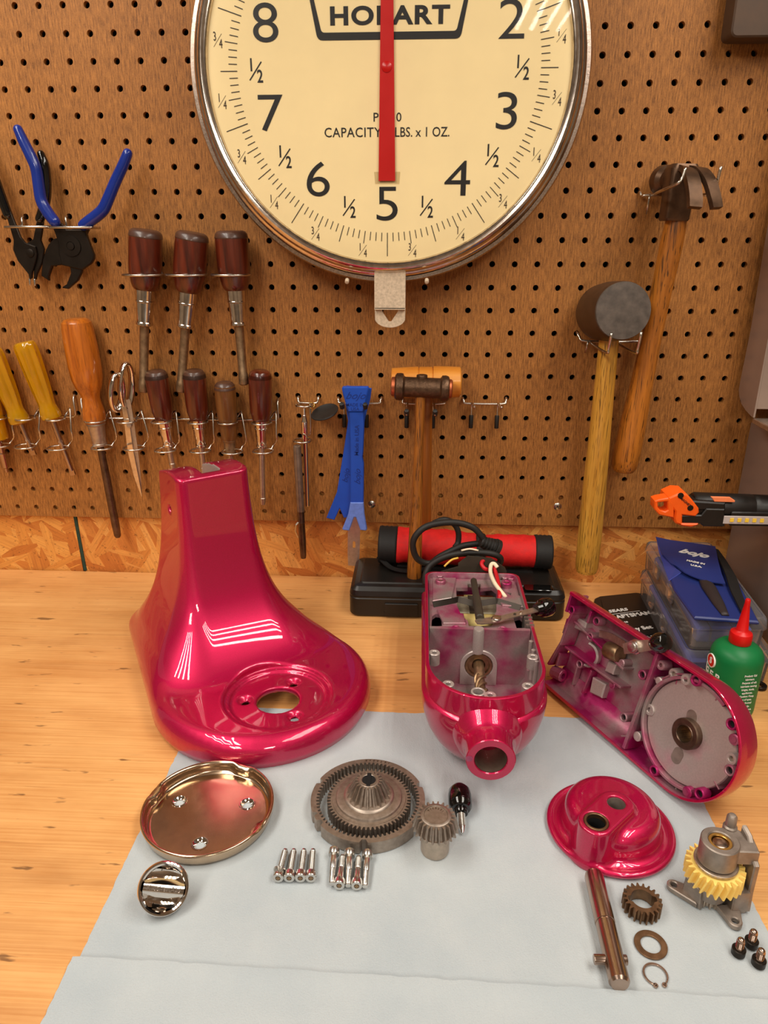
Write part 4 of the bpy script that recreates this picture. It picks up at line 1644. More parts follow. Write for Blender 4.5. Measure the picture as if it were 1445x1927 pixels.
# ================================================================== THE MIXER PEDESTAL
def pedestal():
    a = radians(37)
    fwd = Vector((sin(a), -cos(a), 0))
    rgt = Vector((cos(a), sin(a), 0))
    C0 = Vector((-0.151, -0.269, 0.0))
    M = Matrix((fwd, rgt, (0, 0, 1))).transposed().to_4x4()
    M.translation = C0
    Mi = M.inverted()
    # outline: hull of the round front and two rounded rear corners
    circ = [(0.0035, 0.0, 0.1055), (-0.178, 0.046, 0.032), (-0.178, -0.046, 0.032)]
    pts = []
    for cx, cy, r in circ:
        for k in range(72):
            t = 2 * pi * k / 72
            pts.append((cx + r * cos(t), cy + r * sin(t)))
    pts = sorted(set(pts))

    def half(ps):
        h = []
        for p in ps:
            while len(h) > 1 and (h[-1][0] - h[-2][0]) * (p[1] - h[-2][1]) - (h[-1][1] - h[-2][1]) * (p[0] - h[-2][0]) <= 0:
                h.pop()
            h.append(p)
        return h
    hull = half(pts)[:-1] + half(pts[::-1])[:-1]
    ZT = 0.029
    rc = Mi @ B(523, 1317, 0.0225)
    ru, rv = rc.x, rc.y
    holes = []
    for q in ((553, 1281), (464, 1316), (550, 1342)):
        h = Mi @ B(q[0], q[1], 0.0235)
        an = math.atan2(h.y - rv, h.x - ru)
        holes.append((ru + 0.0305 * cos(an), rv + 0.0305 * sin(an)))
    zs = [0.0, 0.020, 0.029, 0.035, 0.045, 0.060, 0.080, 0.100, 0.120, 0.150, 0.180, 0.210, 0.240]
    uf = [0.030, 0.012, -0.002, -0.014, -0.030, -0.0455, -0.0585, -0.0665, -0.0720, -0.0768, -0.0794, -0.0810, -0.0815]
    hv = [0.120, 0.108, 0.097, 0.087, 0.0755, 0.0640, 0.0540, 0.0475, 0.0430, 0.0395, 0.0380, 0.0372, 0.0370]
    ub = [-0.215, -0.208, -0.200, -0.194, -0.185, -0.175, -0.166, -0.160, -0.156, -0.151, -0.148, -0.145, -0.145]
    rr = [0.060, 0.055, 0.050, 0.046, 0.040, 0.033, 0.025, 0.018, 0.0135, 0.0105, 0.0095, 0.0088, 0.0085]

    zf = np.linspace(-0.04, 0.28, 1281)
    ker = np.exp(-0.5 * (np.arange(-120, 121) / 36.0) ** 2)
    ker /= ker.sum()

    def soft(arr):
        # one smooth curve through the section list
        a = np.interp(zf, zs, arr)
        return np.convolve(np.pad(a, 120, mode='edge'), ker, mode='valid')
    uf, hv, ub, rr = soft(uf), soft(hv), soft(ub), soft(rr)

    def ip(z, arr):
        return np.interp(z, zf, arr)

    def f(u, v, z):
        d2 = sd_poly(u, v, hull)
        R = 0.015
        qx, qz = d2 + R, z - (ZT - R)
        foot = np.sqrt(np.maximum(qx, 0) ** 2 + np.maximum(qz, 0) ** 2) + np.minimum(np.maximum(qx, qz), 0) - R
        foot = np.where(z < 0.008, np.maximum(foot, d2 + 0.0035 * (0.008 - z) / 0.008), foot)
        foot = np.maximum(foot, -z)
        c0, c1, hw, r = ip(z, uf), ip(z, ub), ip(z, hv), ip(z, rr)
        uc, hu = (c0 + c1) / 2, (c0 - c1) / 2
        ax, ay = np.abs(u - uc) - hu + r, np.abs(v) - hw + r
        col = np.sqrt(np.maximum(ax, 0) ** 2 + np.maximum(ay, 0) ** 2) + np.minimum(np.maximum(ax, ay), 0) - r
        # arched top, falling toward the back
        s = np.clip((-0.081 - u) / 0.064, 0, 1.2)
        top = 0.2100 + 0.013 * s - 0.019 * s ** 2
        col = smax(col, (z - top) * 0.9, 0.0016)
        col = np.maximum(col, 0.004 - z)
        # slot between the two hinge lugs
        sl = np.maximum(np.maximum(np.abs(v - 0.0010) - 0.0095, u + 0.0905), 0.178 - z)
        col = smax(col, -sl, 0.0015)
        # pin hole through the side
        pin = np.maximum(np.sqrt((u + 0.112) ** 2 + (z - 0.1735) ** 2) - 0.0042, v + 0.024)
        col = smax(col, -pin, 0.001)
        col = np.where(z < 0.12, smax(col, d2 + 0.006, 0.020), col)
        d = smin(foot, col, 0.012)
        d = np.where(z > 0.09, col, d)
        d = np.maximum(d, -z)
        # bowl seat: a stepped round recess with countersunk holes and an open centre
        rad = np.sqrt((u - ru) ** 2 + (v - rv) ** 2)
        r1 = np.maximum(rad - 0.0495, (ZT - 0.0035) - z)
        r1 = np.maximum(r1, z - 0.06)
        d = smax(d, -r1, 0.003)
        r2 = np.maximum(rad - 0.0445, (ZT - 0.0062) - z)
        d = smax(d, -np.maximum(r2, z - 0.06), 0.0012)
        d = smax(d, -np.maximum(rad - 0.0200, z - 0.05), 0.0016)
        for hx, hy in holes:
            rh = np.sqrt((u - hx) ** 2 + (v - hy) ** 2)
            cone = np.maximum(rh - (0.0026 + np.clip(z - (ZT - 0.0125), 0, 0.0085) * 0.80), z - 0.04)
            d = smax(d, -np.maximum(cone, -z + 0.0), 0.0008)
        # hollow underneath
        cav = np.maximum(d2 + 0.012, z - (ZT - 0.0125))
        cav = np.maximum(cav, rad - 0.085)
        d = np.maximum(d, -cav)
        return d
    P, Q = sdf_mesh(f, (-0.218, -0.112, -0.004), (0.110, 0.112, 0.222), 0.0022, 6)
    t = thing('mixer_pedestal', 'tall glossy magenta mixer pedestal with round foot and slotted column top', 'mixer part', C0)
    bm = bm_new()
    sdf_into(bm, P, Q, M)
    o = obj('pedestal_casting', bm, ['pink', 'spray_grey'], t, ang=0)
    for p in o.data.polygons:
        c = Mi @ (o.data.vertices[p.vertices[0]].co + C0)
        if c.z > 0.180 and abs(c.y - 0.001) < 0.0105 and c.x < -0.092 and abs((Mi.to_3x3() @ p.normal).y) > 0.8:
            p.material_index = 1


pedestal()


# ================================================================== THE MOTOR HOUSING
def stad(x0, W_, y_back, y_front, off=0.0, n=20, nb=4, corner=0.010):
    """plan outline of the mixer head: flat back, straight sides, half round front (toward -Y)"""
    r = W_ + off
    cy = y_front + W_
    pts = []
    for k in range(n + 1):
        t = pi + pi * k / n
        pts.append((x0 + r * cos(t), cy + r * sin(t)))
    yb = y_back + off * 0.6
    c = corner
    for (cx, cyy, s) in ((x0 + r - c, yb - c, 0), (x0 - r + c, yb - c, pi / 2)):
        for k in range(nb + 1):
            t = s + k / nb * pi / 2
            pts.append((cx + c * cos(t), cyy + c * sin(t)))
    return pts


MX, MW, MYB, MYF, MZ = 0.0600, 0.0512, -0.150, -0.3815, 0.085


def motor_housing():
    t = thing('motor_housing', 'magenta mixer motor housing lying open side up with worm shaft and cable', 'mixer part', (MX, -0.27, 0))
    bm = bm_new()
    rings = []
    prof = [(-0.034, 0.0006), (-0.022, 0.0035), (-0.013, 0.0105), (-0.006, 0.0205), (-0.0008, 0.032), (0.0022, 0.045), (0.0034, 0.055), (0.0030, 0.0606), (0.0014, 0.0624), (0.0, 0.0630), (0.0, MZ - 0.0006), (-0.0005, MZ),
            (-0.0030, MZ), (-0.0034, MZ - 0.0005), (-0.0040, 0.060), (-0.006, 0.034), (-0.012, 0.0245)]
    for o, z in prof:
        rings.append([Vector((x, y, z)) for x, y in stad(MX, MW, MYB, MYF, o, 28)])
    loft(bm, rings)
    shell = obj('housing_shell', bm, ['pink', 'spray'], t, ang=32)
    for p in shell.data.polygons:
        zz = p.center.z
        inner = all(abs((shell.data.vertices[v].co.x)) < 9 for v in p.vertices)
        c = p.center
        q = Vector((c.x, c.y))
        # inside faces look inward
        cen = Vector((0, max(min(c.y, 0.09), -0.06)))
        n2 = Vector((p.normal.x, p.normal.y))
        if c.z > 0.0245 and n2.length > 0.5 and n2.dot(Vector((c.x, c.y)) - cen) < 0:
            p.material_index = 1
        if abs(p.normal.z) > 0.8 and 0.02 < c.z < 0.03:
            p.material_index = 1
    # divider wall between gear chamber and motor chamber
    YD = -0.270
    bm = bm_new()
    iw = MW - 0.0042
    zc = 0.0455
    FR = frame((MX, YD, 0), (0, -1, 0), (1, 0, 0))
    prism(bm, [(-iw, 0.024), (iw, 0.024), (iw, MZ - 0.0008), (-iw, MZ - 0.0008)], -0.0022, 0.0022, FR, holes=[circle2(0.0005, zc, 0.0126, 28)])
    dv = obj('divider_wall', bm, 'spray', t)
    bm = bm_new()
    # raised keyhole rim round the bearing and the half round rib above it
    out = [(0.0175 * cos(q) + 0.0005, zc + 0.0175 * sin(q)) for q in np.linspace(0, pi, 22)] + [(-0.017, 0.0242), (0.018, 0.0242)]
    inn = circle2(0.0005, zc, 0.0134, 28)
    prism(bm, out, 0.002, 0.0042, FR, holes=[inn], bev=0.0006)
    lathe(bm, [(0.0052, 0), (0.0052, 0.024), (0.0046, 0.0255), (0, 0.0257)], T(MX - 0.001, YD - 0.0022, zc + 0.0145), 18)
    obj('bearing_rim', bm, 'spray_grey', dv, ang=35)
    bm = bm_new()
    lathe(bm, [(0.0132, 0.0024), (0.0128, 0.0036), (0.0105, 0.0036), (0.0098, 0.0016), (0.0064, 0.0016), (0.0060, -0.002), (0, -0.002)], FR @ T(0.0005, zc, 0), 32)
    obj('bearing', bm, 'tarnish', dv)
    # worm shaft
    A, E = Vector((MX + 0.0005, YD - 0.001, zc)), Vector((MX + 0.0002, -0.326, zc))
    bm = bm_new()
    Mw = frame(A, E - A, (1, 0, 0))
    Lw = (E - A).length
    lathe(bm, [(0.0052, 0), (0.0052, 0.014), (0.0046, 0.016), (0.0046, 0.020), (0.0040, 0.021), (0.0040, Lw - 0.008), (0.0045, Lw - 0.007), (0.0045, Lw - 0.001), (0.0036, Lw), (0, Lw)], Mw, 20)
    for s in range(3):
        pts = [Mw @ Vector((0.0046 * cos(q + s * 2 * pi / 3), 0.0046 * sin(q + s * 2 * pi / 3), 0.021 + (Lw - 0.030) * q / (1.6 * pi))) for q in np.linspace(0, 1.6 * pi, 26)]
        sweep(bm, pts, 0.0014, 6)
    obj('worm_shaft', bm, 'tarnish', t, ang=45)
    # screw bosses on the rim of the gear chamber
    for px, py in ((816, 1229), (843, 1288), (922, 1309), (998, 1294), (1008, 1237)):
        p = B(px, py, MZ - 0.003)
        d = Vector((p.x - MX, p.y - (MYF + MW), 0))
        if p.y > MYF + MW:
            d = Vector((p.x - MX, 0, 0))
        lim = MW - 0.0080
        if p.y > MYF + MW:
            p.x = MX + max(-lim, min(lim, p.x - MX))
        else:
            dd = d.length
            if dd > lim:
                p = Vector((MX, MYF + MW, p.z)) + d * (lim / dd)
        bm = bm_new()
        pipe(bm, 0.0050, 0.0022, 0.071, MZ - 0.002, T(p.x, p.y, 0), 20, 0.0005)
        bs = obj('screw_boss', bm, 'spray_grey', t)
        bm = bm_new()
        cyl(bm, 0.0022, 0.0715, MZ - 0.008, T(p.x, p.y, 0), 12)
        obj('threaded_hole', bm, 'tarnish', bs)
    p = B(900, 1305, MZ - 0.003)
    bm = bm_new()
    pipe(bm, 0.0060, 0.0042, 0.070, MZ - 0.0022, T(p.x, p.y + 0.002, 0), 22, 0.0004)
    bs = obj('dowel_boss', bm, 'spray_grey', t)
    bm = bm_new()
    cyl(bm, 0.0042, 0.0705, MZ - 0.012, T(p.x, p.y + 0.002, 0), 12)
    obj('dowel_hole', bm, 'shade_black', bs)
    # vertical ribs in the right wall
    for y in (-0.285, -0.300, -0.318):
        bm = bm_new()
        cyl(bm, 0.0020, 0.050, MZ - 0.004, T(MX + iw - 0.0010, y, 0), 10)
        obj('wall_rib', bm, 'spray_grey', t)
    # attachment hub, blended to the nose
    hc = Vector((0.0600, -0.4085, 0.0475))
    bm = bm_new()
    Mh = frame(hc, (0, 1, 0.0), (1, 0, 0))
    lathe(bm, [(0.0126, 0.040), (0.0126, 0.0008), (0.0132, 0.0), (0.0188, 0.0), (0.0194, 0.0007), (0.0196, 0.0100), (0.0200, 0.0150), (0.0208, 0.0185), (0.0225, 0.0215), (0.0255, 0.0240), (0.0290, 0.0400)], Mh, 64)
    for v in bm.verts:
        r = math.hypot(v.co.x - hc.x, v.co.z - hc.z)
        if r > 0.0205:
            R_ = MW + float(np.interp(v.co.z, [0.0, 0.0035, 0.0105, 0.0205, 0.032, 0.045, 0.055, 0.0612, 0.0634, 0.085], [-0.034, -0.022, -0.013, -0.006, -0.0008, 0.0022, 0.003, 0.0018, 0.0, 0.0]))
            ys = MYF + MW - math.sqrt(max(1e-9, R_ ** 2 - (v.co.x - MX) ** 2))
            v.co.y = min(v.co.y, ys + 0.0016)
    hub = obj('attachment_hub', bm, 'pink', t, ang=35)
    bm = bm_new()
    lathe(bm, [(0.0124, 0.0012), (0.0124, 0.040), (0, 0.040)], Mh, 40)
    obj('hub_bore', bm, 'grey_tube', hub)
    bm = bm_new()
    cyl(bm, 0.0027, -0.0003, 0.006, Mh @ T(-0.0172, -0.0015, 0) if False else frame(hc + Vector((-0.0168, 0, 0.0012)), (0, 1, 0)), 16)
    obj('set_screw_hole', bm, 'spray_pink', hub)
    motor_tray(t, YD)


def motor_tray(t, YD):
    ZP = 0.0790

    def L(px, py, z=ZP):
        p = B(px, py, z)
        return (p.x, p.y)
    # casting plate with its openings
    x0, x1 = MX - MW + 0.0042, MX + MW - 0.0042
    out = [(x0, YD + 0.0022), (x1, YD + 0.0022), (x1, MYB - 0.005), (x0, MYB - 0.005)]
    main = [L(*q) for q in ((858, 1106), (880, 1106), (880, 1099), (904, 1099), (904, 1107), (925, 1105), (934, 1112), (934, 1150), (928, 1163), (930, 1172), (924, 1178), (882, 1178), (880, 1168), (868, 1158), (860, 1140))]
    hl = [L(*q) for q in ((812, 1172), (813, 1160), (820, 1155), (830, 1156), (832, 1178), (812, 1179))]
    hr = [L(*q) for q in ((966, 1163), (978, 1160), (988, 1168), (992, 1182), (972, 1182))]
    wr = [L(*q) for q in ((950, 1114), (962, 1116), (961, 1122), (948, 1122))]
    bm = bm_new()
    prism(bm, out, ZP - 0.004, ZP, holes=[main, hl, hr, wr])
    plate = obj('motor_chamber_plate', bm, 'spray', t)
    # raised ledges on the plate
    for q in ([(814, 1090), (858, 1090), (850, 1128), (814, 1134)], [(936, 1108), (962, 1124), (985, 1124), (985, 1145), (945, 1142), (936, 1130)], [(822, 1150), (872, 1158), (876, 1176), (834, 1176)]):
        bm = bm_new()
        prism(bm, [L(*k) for k in q], ZP - 0.001, ZP + 0.0022, bev=0.0006)
        obj('cast_ledge', bm, 'spray', plate)
    for px, py, r, mat in ((829, 1094, 0.0055, 'spray_pink'), (953, 1098, 0.0058, 'spray_pink'), (828, 1080, 0.0034, 'spray'), (950, 1083, 0.0034, 'spray'), (962, 1084, 0.0040, 'spray'), (858, 1177, 0.0040, 'spray'), (946, 1179, 0.0044, 'spray')):
        bm = bm_new()
        p = L(px, py, ZP + 0.004)
        h = 0.006 if mat == 'spray_pink' else 0.0025
        pipe(bm, r, r * 0.42, ZP - 0.001, ZP + h, T(p[0], p[1], 0), 18, 0.0005)
        b_ = obj('screw_boss', bm, mat, t)
        bm = bm_new()
        cyl(bm, r * 0.42, ZP - 0.001, ZP + h - 0.0015, T(p[0], p[1], 0), 12)
        obj('boss_hole', bm, 'tarnish', b_)
    # motor under the opening
    cx = L(893, 1140)[0]
    yf, yb = L(893, 1178)[1], L(893, 1106)[1]
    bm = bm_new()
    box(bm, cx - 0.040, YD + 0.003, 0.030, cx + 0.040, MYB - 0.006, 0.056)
    obj('chamber_floor', bm, 'shade_black', t)  # black fill, its colour gives the shade below the motor
    bm = bm_new()
    ly0, ly1 = L(893, 1153, 0.070)[1], L(893, 1122, 0.070)[1]
    box(bm, cx - 0.026, ly0, 0.040, cx + 0.026, ly1, 0.0700, bev=0.001)
    m = obj('field_lamination', bm, 'lamination', t)
    bm = bm_new()
    box(bm, cx - 0.0045, ly0 - 0.0005, 0.0695, cx + 0.0055, ly1 + 0.0005, 0.0708)
    obj('slot_insulation', bm, 'phenolic', m)
    bm = bm_new()
    Mc = frame((cx - 0.022, ly0 - 0.004, 0.059), (1, 0, 0))
    cyl(bm, 0.0105, 0, 0.044, Mc, 24, 0.002)
    obj('field_coil', bm, 'coil_tan', t)
    bm = bm_new()
    Mc = frame((cx - 0.024, ly1 + 0.0045, 0.060), (1, 0, 0))
    cyl(bm, 0.0080, 0, 0.048, Mc, 24, 0.002)
    c = obj('field_coil', bm, 'copper_wire', t)
    bm = bm_new()
    cyl(bm, 0.0083, 0.016, 0.030, Mc, 24)
    obj('coil_tape', bm, 'coil_tan', c)
    # bent black strap across
    bm = bm_new()
    q = [(815, 1138), (856, 1130), (862, 1128), (888, 1135), (906, 1135), (932, 1131), (938, 1132), (979, 1144)]
    strip(bm, [B(px, py, ZP + 0.002) for px, py in q], 0.0062, 0.0009, (0, -0.8, 0.6))
    obj('brush_strap', bm, 'black_oxide', t)
    # dark control rod
    bm = bm_new()
    a, b = B(891, 1092, ZP + 0.008), B(903, 1164, ZP + 0.006)
    Mr = frame(a, b - a)
    Lr = (b - a).length
    lathe(bm, [(0, -0.006), (0.0006, -0.005), (0.0012, 0), (0.0034, 0.001), (0.0036, Lr * 0.45), (0.0042, Lr * 0.5), (0.0044, Lr - 0.001), (0.0036, Lr), (0, Lr)], Mr, 16)
    obj('control_rod', bm, 'phenolic', t)
    # speed lever: two links, a screw and the black knob
    ZL = ZP + 0.0055
    a, b, c = B(902, 1170, ZL), B(934, 1166, ZL), B(1010, 1147, ZL + 0.004)
    bm = bm_new()
    strip(bm, [a - (b - a) * 0.2, a, b, b + (b - a) * 0.15], [0.006, 0.010, 0.0095, 0.006], 0.0012, (0, 0, 1))
    strip(bm, [b - (c - b) * 0.10, b + (c - b) * 0.05, b + (c - b) * 0.2, c], [0.008, 0.0105, 0.0080, 0.0078], 0.0012, (0, 0, 1))
    lv = obj('speed_lever', bm, 'steel', t)
    bm = bm_new()
    lathe(bm, [(0.0050, -0.0004), (0.0050, 0.0016), (0.0042, 0.0028), (0, 0.0034)], T(b), 20)
    sc = obj('lever_screw', bm, 'zinc', lv)
    bm = bm_new()
    box(bm, -0.0045, -0.0005, 0.0026, 0.0045, 0.0005, 0.0036, T(b) @ Rm(0.3, 'Z'))
    obj('screw_slot', bm, 'tarnish', sc)
    for f in (0.45, 0.60):
        bm = bm_new()
        cyl(bm, 0.0013, 0, 0.0016, T(b + (c - b) * f), 10)
        obj('lever_rivet', bm, 'zinc' if f > 0.5 else 'phenolic', lv)
    bm = bm_new()
    d = (B(1030, 1142, ZL + 0.004) - c).normalized()
    Mk = frame(c, d, (0, 0, 1))
    lathe(bm, [(0, -0.001), (0.0056, -0.001), (0.0062, 0.002), (0.0066, 0.004), (0.0086, 0.005), (0.0094, 0.008), (0.0094, 0.014), (0.0082, 0.0165), (0.0050, 0.0180), (0, 0.0184)], Mk, 28)
    obj('lever_knob', bm, 'black_gloss', lv)
    # cooling fins at the right
    for py in (1160, 1167, 1174, 1181):
        p = B(995, py, ZP + 0.004)
        bm = bm_new()
        box(bm, MX + MW - 0.0075, p.y - 0.0010, 0.070, MX + MW + 0.0003, p.y + 0.0010, ZP + 0.0075)
        obj('vent_fin', bm, 'cast', t)
    # wires
    for mat, q in (('red_wire', [(925, 1074, 0.006), (912, 1070, 0.010), (906, 1060, 0.014), (913, 1053, 0.016), (923, 1056, 0.014), (929, 1068, 0.010), (936, 1090, 0.008), (940, 1118, 0.004), (939, 1128, 0.000)]),
                   ('white_wire', [(936, 1068, 0.012), (930, 1061, 0.015), (924, 1063, 0.014), (923, 1078, 0.011), (930, 1096, 0.009), (940, 1110, 0.006), (950, 1122, 0.002), (953, 1128, -0.004)])):
        bm = bm_new()
        sweep(bm, smooth_pts([B(px, py, ZP + z) for px, py, z in q], 6), 0.0022, 10)
        obj('lead_wire', bm, mat, t, ang=0)
    # phenolic plate standing at the back
    bm = bm_new()
    y = MYB + 0.010
    q = [(830, 1075), (862, 1066), (862, 1060), (880, 1046), (924, 1050), (950, 1068), (953, 1074)]
    pl = [W(px, py, y) for px, py in q]
    bl = [(p.x, p.z) for p in pl]
    prism(bm, bl + [(bl[-1][0], 0.05), (bl[0][0], 0.05)], -y - 0.0008, -y + 0.0008, frame((0, 0, 0), (0, -1, 0), (1, 0, 0)))
    obj('terminal_plate', bm, 'phenolic', t)
    bm = bm_new()
    sweep(bm, smooth_pts([W(836, 1066, -0.140), W(842, 1060, -0.139), W(851, 1053, -0.137), W(862, 1050, -0.134)], 4), 0.0012, 8)
    obj('lead_wire', bm, 'yellow_wire', t, ang=0)
    bm = bm_new()
    sweep(bm, smooth_pts([W(868, 1036, -0.134), W(884, 1033, -0.134), W(900, 1036, -0.134)], 4), 0.0011, 8)
    obj('lead_wire', bm, 'white_wire', t, ang=0)
    # power cord thrown in loops behind the housing
    yb = -0.128
    q = [(800, 1100, -0.138), (801, 1080, -0.134), (812, 1062, -0.130), (840, 1047, -0.130), (875, 1040, -0.131), (910, 1040, -0.132), (932, 1044, -0.132), (942, 1052, -0.130), (936, 1062, -0.126), (915, 1056, -0.120), (880, 1042, -0.118), (840, 1048, -0.120), (808, 1060, -0.122), (786, 1052, -0.126), (777, 1030, -0.128), (781, 1010, -0.128), (800, 992, -0.126), (830, 984, -0.124), (862, 984, -0.122), (890, 993, -0.121), (906, 1009, -0.121), (912, 1020, -0.121)]
    bm = bm_new()
    sweep(bm, smooth_pts([W(*k) for k in q], 7), 0.0036, 10)
    cord = obj('power_cord', bm, 'black_rubber', t, ang=0)
    q = [(912, 1022, -0.117), (890, 1024, -0.112), (868, 1028, -0.110), (846, 1038, -0.112), (824, 1050, -0.114), (806, 1068, -0.122), (800, 1090, -0.130)]
    bm = bm_new()
    sweep(bm, smooth_pts([W(*k) for k in q], 7), 0.0036, 10)
    obj('power_cord', bm, 'black_rubber', t, ang=0)
    q = [(815, 985, -0.104), (835, 978, -0.102), (852, 984, -0.100), (862, 1000, -0.100), (862, 1020, -0.102), (856, 1030, -0.106)]
    bm = bm_new()
    sweep(bm, smooth_pts([W(*k) for k in q], 7), 0.0034, 10)
    obj('power_cord', bm, 'black_rubber', t, ang=0)
    a, b = W(904, 1018, -0.122), W(930, 1030, -0.118)
    bm = bm_new()
    Lg = (b - a).length
    prof = [(0, 0), (0.0042, 0)]
    for k in range(5):
        s = (k + 0.2) / 5.2
        prof += [(0.0048 + 0.0038 * s, Lg * s), (0.0062 + 0.0040 * s, Lg * (s + 0.03)), (0.0062 + 0.0040 * s, Lg * (s + 0.10)), (0.0048 + 0.0038 * s, Lg * (s + 0.13))]
    prof += [(0.0105, Lg), (0.0105, Lg + 0.004), (0.006, Lg + 0.006), (0, Lg + 0.006)]
    lathe(bm, prof, frame(a, b - a), 24)
    obj('strain_relief', bm, 'black_rubber', t)


motor_housing()


# ================================================================== THE GEAR CASE COVER (leaning on its side)
def gear_case():
    U = Vector((0.47240241, -0.88135408, -0.00713708))
    V = Vector((0.21418592, 0.10694045, 0.97092128))
    N = U.cross(V)
    O = Vector((0.13897758, -0.23492627, 0.05500000))
    M = Matrix((U, V, N)).transposed().to_4x4()
    M.translation = O
    Mi = M.inverted()
    Lh, D, Wh = 0.2130, 0.1140, 0.0512

    def HP(px, py, n=0.0):
        """pixel on the plane n above the rim plane -> local (u, v)"""
        o = Mi @ CAM
        d = Mi.to_3x3() @ ray(px, py)
        s = (n - o.z) / d.z
        q = o + d * s
        return (q.x, q.y)
    t = thing('gear_case_cover', 'magenta gear case half leaning open side toward the camera, bare metal inside', 'mixer part', (O.x + 0.05, O.y - 0.08, 0.0))
    # path round the rim, with outward normals
    path = [((0.0, Wh), (0, 1)), ((0.030, Wh), (0, 1)), ((0.060, Wh), (0, 1)), ((0.095, Wh), (0, 1)), ((0.130, Wh), (0, 1))]
    for k in range(41):
        a = pi / 2 - pi * k / 40
        path.append(((Lh - Wh + Wh * cos(a), Wh * sin(a)), (cos(a), sin(a))))
    path += [((u, -Wh), (0, -1)) for u in (0.130, 0.095, 0.060, 0.030, 0.0)]
    sec = [(-0.0006, 0.0), (0.0, -0.0006), (0.0004, -0.0045), (-0.0012, -0.0115), (-0.0056, -0.0185), (-0.0120, -0.0235), (-0.0190, -0.0255), (-0.0195, -0.0225), (-0.0130, -0.0205), (-0.0080, -0.0165), (-0.0042, -0.0105), (-0.0034, -0.0006), (-0.0030, 0.0)]
    bm = bm_new()
    rings = []
    for p, nn in path:
        w = min(1.0, max(0.0, (p[0] - 0.070) / 0.070))
        w = w * w * (3 - 2 * w)
        rings.append([M @ Vector((p[0] + o * (1 - 0.35 * w if o > -0.012 else 1) * nn[0], p[1] + o * (1 - 0.35 * w if o > -0.012 else 1) * nn[1], n * (1 + 0.34 * w * min(1, max(0, (-n - 0.003) / 0.006))))) for o, n in sec])
    loft(bm, rings)
    sh = obj('case_wall', bm, ['pink', 'spray_pink'], t, ang=24)
    off = wloc(t)
    nloc = len(sec)
    for p in sh.data.polygons:
        c = Mi @ (p.center + off)
        nl = Mi.to_3x3() @ p.normal
        cen = Vector((max(0.0, min(c.x, Lh - Wh)), 0))
        dv = Vector((c.x, c.y)) - cen
        if c.z < -0.0004 and Vector((nl.x, nl.y)).dot(dv) < 0 or (c.z < -0.02 and nl.z > 0.3):
            p.material_index = 1
    # floor of the shell, dished along the middle
    bm = bm_new()

    def inner(o, n):
        return [M @ Vector((p[0] - o * nn[0], p[1] - o * nn[1], n)) for p, nn in path]
    loft(bm, [inner(0.0180, -0.0236), inner(0.0200, -0.0262), inner(0.0250, -0.0325), inner(0.0330, -0.0355), inner(0.0320, -0.0330), inner(0.0240, -0.0305), inner(0.0190, -0.0242)])
    obj('case_floor', bm, 'spray', t)
    # divider
    bm = bm_new()
    prism(bm, [(D - 0.0016, -Wh + 0.0045), (D + 0.0016, -Wh + 0.0045), (D + 0.0016, Wh - 0.0045), (D - 0.0016, Wh - 0.0045)], -0.0225, -0.0004, M, bev=0.0003)
    obj('divider_wall', bm, 'spray_pink', t)
    # gear chamber: bearing disc, its circular wall, webs
    c = (Lh - Wh - 0.0005, 0.0)
    rd = 0.0425
    bm = bm_new()
    lathe(bm, [(0.0075, -0.012), (0.0075, -0.0085), (rd - 0.0008, -0.0085), (rd, -0.0095), (rd, -0.0225)], M @ T(c[0], c[1], 0), 64)
    disc = obj('bearing_plate', bm, 'spray_grey', t)
    bm = bm_new()
    lathe(bm, [(rd + 0.0004, -0.0225), (rd + 0.0004, -0.0045), (rd + 0.0010, -0.0038), (rd + 0.0026, -0.0038), (rd + 0.0032, -0.0045), (rd + 0.0032, -0.0225)], M @ T(c[0], c[1], 0), 44, radians(62), radians(300))
    obj('ring_wall', bm, 'spray', t)
    bm = bm_new()
    lathe(bm, [(0.0066, -0.016), (0.0066, -0.0026), (0.0072, -0.0018), (0.0078, -0.0018), (0.0082, -0.0024), (0.0118, -0.0024), (0.0126, -0.0032), (0.0126, -0.0085), (0.0126, -0.012)], M @ T(c[0], c[1], 0), 40)
    br = obj('bearing', bm, 'dark_steel', disc)
    bm = bm_new()
    lathe(bm, [(0.0066, -0.0030), (0.0066, -0.018), (0, -0.018)], M @ T(c[0], c[1], 0), 24)
    obj('bore', bm, 'tarnish', br)
    for q in (((1296, 1350), (1306, 1344)), ((1270, 1428), (1277, 1420))):
        a, b = [Vector(HP(*k, -0.0083)) for k in q]
        ax = (b - a)
        ang = math.atan2(b.y - c[1] if q[0][1] < 1400 else c[1] - b.y, b.x - c[0] if q[0][1] < 1400 else c[0] - b.x)
        ctr = Vector(HP(*( (1301, 1350) if q[0][1] < 1400 else (1273, 1424)), -0.0083))
        dr = (ctr - Vector(c)).normalized()
        Mx = M @ T(ctr.x, ctr.y, -0.00852) @ Rm(math.atan2(dr.y, dr.x), 'Z')
        bm = bm_new()
        prism(bm, rrect(-0.0085, -0.0048, 0.0062, 0.0048, 0.0046, 5), 0, 0.0003, Mx)
        obj('oval_boss', bm, 'cast', disc)
